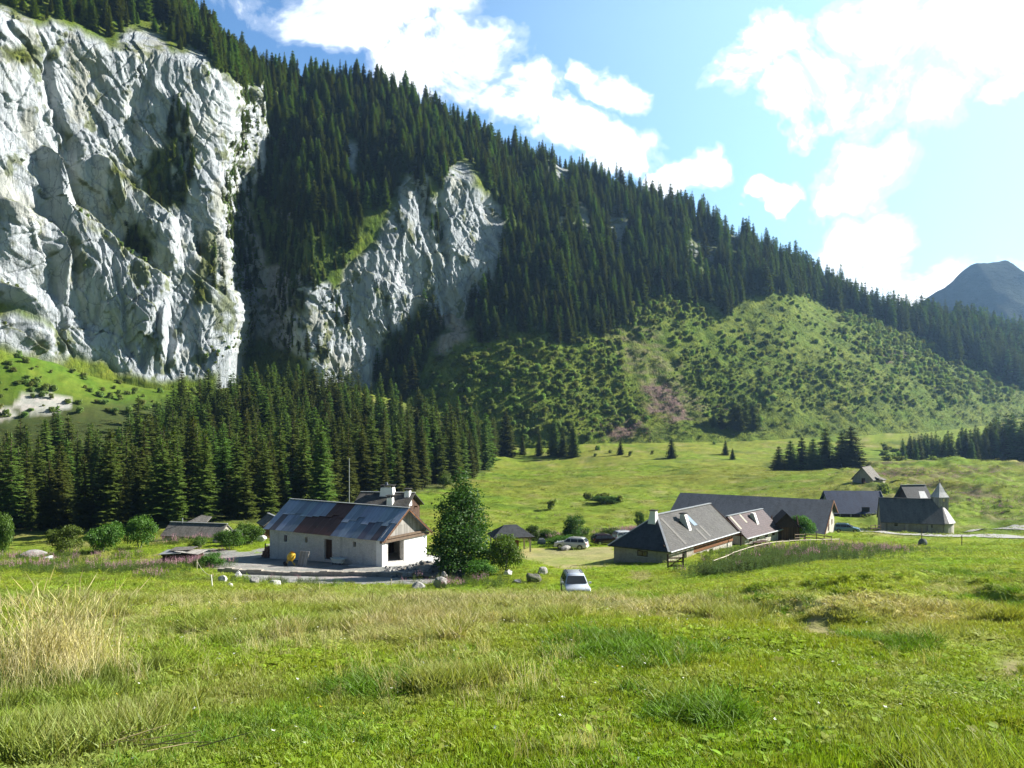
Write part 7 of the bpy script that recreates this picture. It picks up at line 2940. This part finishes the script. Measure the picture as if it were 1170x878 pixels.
stand(72, 790, 46, .5, 110, .45, .8, .7)
stand(64, 772, 22, .4, 62, .8, 1.45, .05)
stand(15, 770, 34, .5, 36, .45, .75, .5)
stand(125, 772, 24, .5, 24, .4, .7, .4)
stand(300, 740, 120, 1.2, 70, .3, .6, .3)
stand(400, 800, 55, .5, 34, .25, .5, .6)
stand(470, 770, 60, .8, 40, .25, .55, .5)
stand(590, 790, 50, .7, 26, .3, .6, .3)
stand(520, 725, 120, 1.3, 60, .3, .55, .3)
stand(690, 705, 90, 1.6, 80, .3, .6, .3)
stand(610, 690, 160, 3.0, 200, .3, .6, .3)
stand(380, 685, 160, 3.5, 130, .25, .5, .35)
stand(840, 690, 120, 3.0, 60, .25, .45, .4)
stand(230, 700, 140, 2.5, 110, .3, .6, .35)
stand(120, 690, 120, 3.0, 120, .3, .65, .4)
stand(640, 860, 40, .3, 12, .3, .5, .4)
stand(1030, 760, 50, .6, 14, .2, .4, .5)


# lush clumps with deep green
def lush(px, py, rx, ry, n, s0, s1):
    q = G(px, py, 4, 120)
    k = q.y / F
    X_, Y_ = q.x + rng.normal(0, rx * k, n), np.maximum(q.y + rng.normal(0, ry, n), 3.5)
    tint = np.array((.115, .215, .014)) * rng.uniform(.7, 1.3, (n, 1))
    s_ = rng.uniform(s0, s1, n)
    put(X_, Y_, H(X_, Y_), s_ * 1.1, s_ * .55, nT + rng.integers(0, nL, n), tint, .15)


for a_ in ((810, 815, 26, .3, 110, .7, 1.2), (730, 750, 40, .6, 150, .8, 1.4), (680, 735, 40, .7, 110, .7, 1.2), (560, 770, 60, .6, 90, .6, 1.0), (250, 830, 80, .4, 120, .4, .8), (420, 790, 30, .3, 90, .7, 1.2),
           (1025, 735, 22, .5, 90, .7, 1.2), (880, 700, 26, .9, 70, .8, 1.3), (795, 690, 30, 1.0, 70, .8, 1.3), (1150, 690, 30, 1.5, 120, .8, 1.4), (1100, 660, 40, 2.0, 140, .9, 1.5), (1070, 640, 40, 3.0, 140, 1.0, 1.7),
           (1140, 655, 30, 2.0, 120, .9, 1.5), (1010, 660, 50, 2.0, 90, .7, 1.2), (180, 850, 60, .3, 60, .5, .8), (340, 850, 60, .3, 60, .4, .7)):
    lush(*a_[:4], int(a_[4] * .6), *a_[5:])
GI_ = np.concatenate(GI)
n = len(GI_)
print('grass clumps', n)
go_ = mass('grass', 'stuff', np.concatenate(GP), np.concatenate(GR), np.concatenate(GS), GI_, np.clip(np.concatenate(GT), .005, .8), TURF + TALL + DRY + ROS)
tag(go_, 'alpine pasture grass with bleached stalks covering the sunlit foreground', 'grass')

# fireweed and rank weeds
FP, FS, FI = [], [], []


def weeds(px, py0, rx, ry, n, s0, s1, pink=.6):
    q = G(px, py0, 20, 400)
    k = q.y / F
    X_, Y_ = q.x + rng.normal(0, rx * k, n), q.y + rng.normal(0, ry, n)
    Z_ = H(X_, Y_)
    FP.append(np.stack([X_, Y_, Z_], 1))
    s_ = rng.uniform(s0, s1, n)
    FS.append(np.stack([s_, s_, s_], 1))
    FI.append(np.where(rng.random(n) < pink, rng.integers(0, 3, n), 3 + rng.integers(0, 2, n)))


for a_ in ((30, 652, 34, 2.5, 90, .8, 1.2, .35), (100, 655, 40, 2.5, 90, .7, 1.1, .12), (165, 652, 30, 2.0, 110, .8, 1.2, .4), (235, 648, 14, 1.2, 50, .8, 1.2, .8), (205, 647, 20, 1.4, 30, .7, 1.1, .4), (215, 620, 26, 2, 70, .8, 1.2, .55),
           (175, 664, 12, .8, 14, .7, 1.0, .8), (620, 616, 26, 2, 110, .8, 1.2, .6), (650, 612, 20, 2, 40, .8, 1.2, .3), (720, 612, 26, 2.5, 130, .9, 1.3, .7), (740, 610, 16, 2, 60, .9, 1.3, .7), (685, 614, 30, 2, 60, .7, 1.1, .35),
           (850, 651, 30, 4, 230, .8, 1.2, .02), (890, 641, 36, 5, 260, .8, 1.2, .05), (935, 634, 36, 5, 220, .7, 1.1, .12), (985, 628, 34, 4, 160, .6, 1.0, .15), (1000, 632, 22, 3, 50, .6, 1.0, .5), (830, 655, 14, 2, 80, .8, 1.2, .02),
           (515, 672, 10, .6, 10, .6, .9, .9), (540, 668, 40, 1.5, 60, .6, 1.0, .1), (330, 668, 40, 1.0, 60, .5, .8, .05), (120, 640, 60, 4, 120, .7, 1.1, .25), (20, 640, 40, 4, 90, .7, 1.1, .3), (285, 612, 30, 4, 80, .6, 1.0, .15),
           (1030, 545, 40, 9, 160, .8, 1.3, .75), (1100, 565, 50, 9, 160, .7, 1.2, .5), (1140, 575, 30, 6, 110, .7, 1.2, .7), (1085, 540, 40, 5, 110, .7, 1.2, .8), (1120, 585, 40, 5, 80, .7, 1.1, .3), (960, 560, 50, 6, 90, .5, .9, .2),
           (600, 545, 60, 8, 60, .5, .9, .3), (600, 592, 40, 4, 50, .5, .9, .4), (755, 602, 14, 2, 30, .7, 1.0, .5)):
    weeds(*a_)
for px0, py0, rx, ry, n in ((715, 490, 22, 8, 170), (760, 456, 16, 14, 130), (1018, 405, 14, 4, 50)):
    for k in range(n):
        q = on_slope(px0 + rng.normal(0, rx), py0 + rng.normal(0, ry))
        FP.append(np.array([q[:]]))
        s_ = rng.uniform(.9, 1.5)
        FS.append(np.array([[s_] * 3]))
        FI.append(np.array([rng.integers(0, 3)]))
RK = (1 - .75 * inpoly(jx, jy, [(770, 345), (850, 330), (940, 350), (1020, 395), (960, 415), (850, 400), (760, 430), (735, 400)])) * (smooth(-.2, .3, fbm(wx / 8, wy / 8, wz / 8, 3)) + .15) * (inpoly(MPX, MPY, [(540, 400), (700, 340), (800, 330), (940, 335), (1060, 380), (1180, 440), (1180, 480), (900, 500), (700, 505), (560, 500)])) * (MPY < foot[None, :] - 2)
P_, a_, b_, area = sheet_points(RK, 6500)
s_ = rng.uniform(.7, 2.2, len(P_))
FP.append(P_)
FS.append(np.stack([s_ * 1.5, s_ * 1.5, s_ * .8], 1))
FI.append(np.where(rng.random(len(P_)) < .04, rng.integers(0, 3, len(P_)), 3 + rng.integers(0, 2, len(P_))))
FI_ = np.concatenate(FI)
n = len(FI_)
fo2 = mass('wild_weeds', 'stuff', np.concatenate(FP), np.stack([np.zeros(n), np.zeros(n), rng.uniform(0, 6.28, n)], 1), np.concatenate(FS), FI_, None, FIRE + WEED)
tag(fo2, 'tall weeds and pink fireweed growing in patches round the hamlet and slope', 'weeds')

# small white and yellow flowers in the turf
W_ = [rosette(160, 6, .022, M['petal'], 'white_flower', .3), rosette(161, 6, .016, M['petaly'], 'yellow_flower', .3)]
x, y, d = field(900, 4.5, 26, 34)
z = H(x, y)
n = len(x)
s_ = rng.uniform(.6, 1.2, n)
wf_ = mass('wildflowers', 'stuff', np.stack([x, y, z + rng.uniform(.05, .13, n)], 1), rng.normal(0, .4, (n, 3)), np.stack([s_, s_, s_], 1), (rng.random(n) < .35).astype(int), None, W_)
tag(wf_, 'tiny white and yellow flowers dotted through the foreground turf', 'flowers')

# a few dead stalks lying across the turf
r_ = random.Random(12)
mb = MB()
q = G(150, 862, 4, 40)
for k in range(14):
    a_ = q + Vector((r_.uniform(-.5, .5), r_.uniform(-.2, .2), .08))
    b_ = a_ + Vector((r_.uniform(.2, .9), r_.uniform(-.2, .25), r_.uniform(-.02, .12)))
    a_.z = h1(a_.x, a_.y) + .05
    b_.z = h1(b_.x, b_.y) + r_.uniform(.05, .2)
    mb.tube(a_, b_, .006, .003, 5)
tag(mb.build('dead_stalks', plain('dead_stalk', (.42, .34, .18), .9)), 'fallen pale dead stalks on the turf at the bottom left', 'stalks', kind='stuff')

# ------------------------------------------------------------------ air
hz = MB().box(-2600, 2600, -40, 3100, -75, 330)
hm = bpy.data.materials.new('valley_air')
hm.use_nodes = True
hm.node_tree.nodes.remove(hm.node_tree.nodes['Principled BSDF'])
pv = hm.node_tree.nodes.new('ShaderNodeVolumePrincipled')
pv.inputs['Color'].default_value = (.38, .64, 1, 1)
pv.inputs['Density'].default_value = .000095
pv.inputs['Anisotropy'].default_value = .55
hm.node_tree.links.new(pv.outputs[0], hm.node_tree.nodes['Material Output'].inputs['Volume'])
ho = hz.build('haze', hm)
tag(ho, kind='stuff')
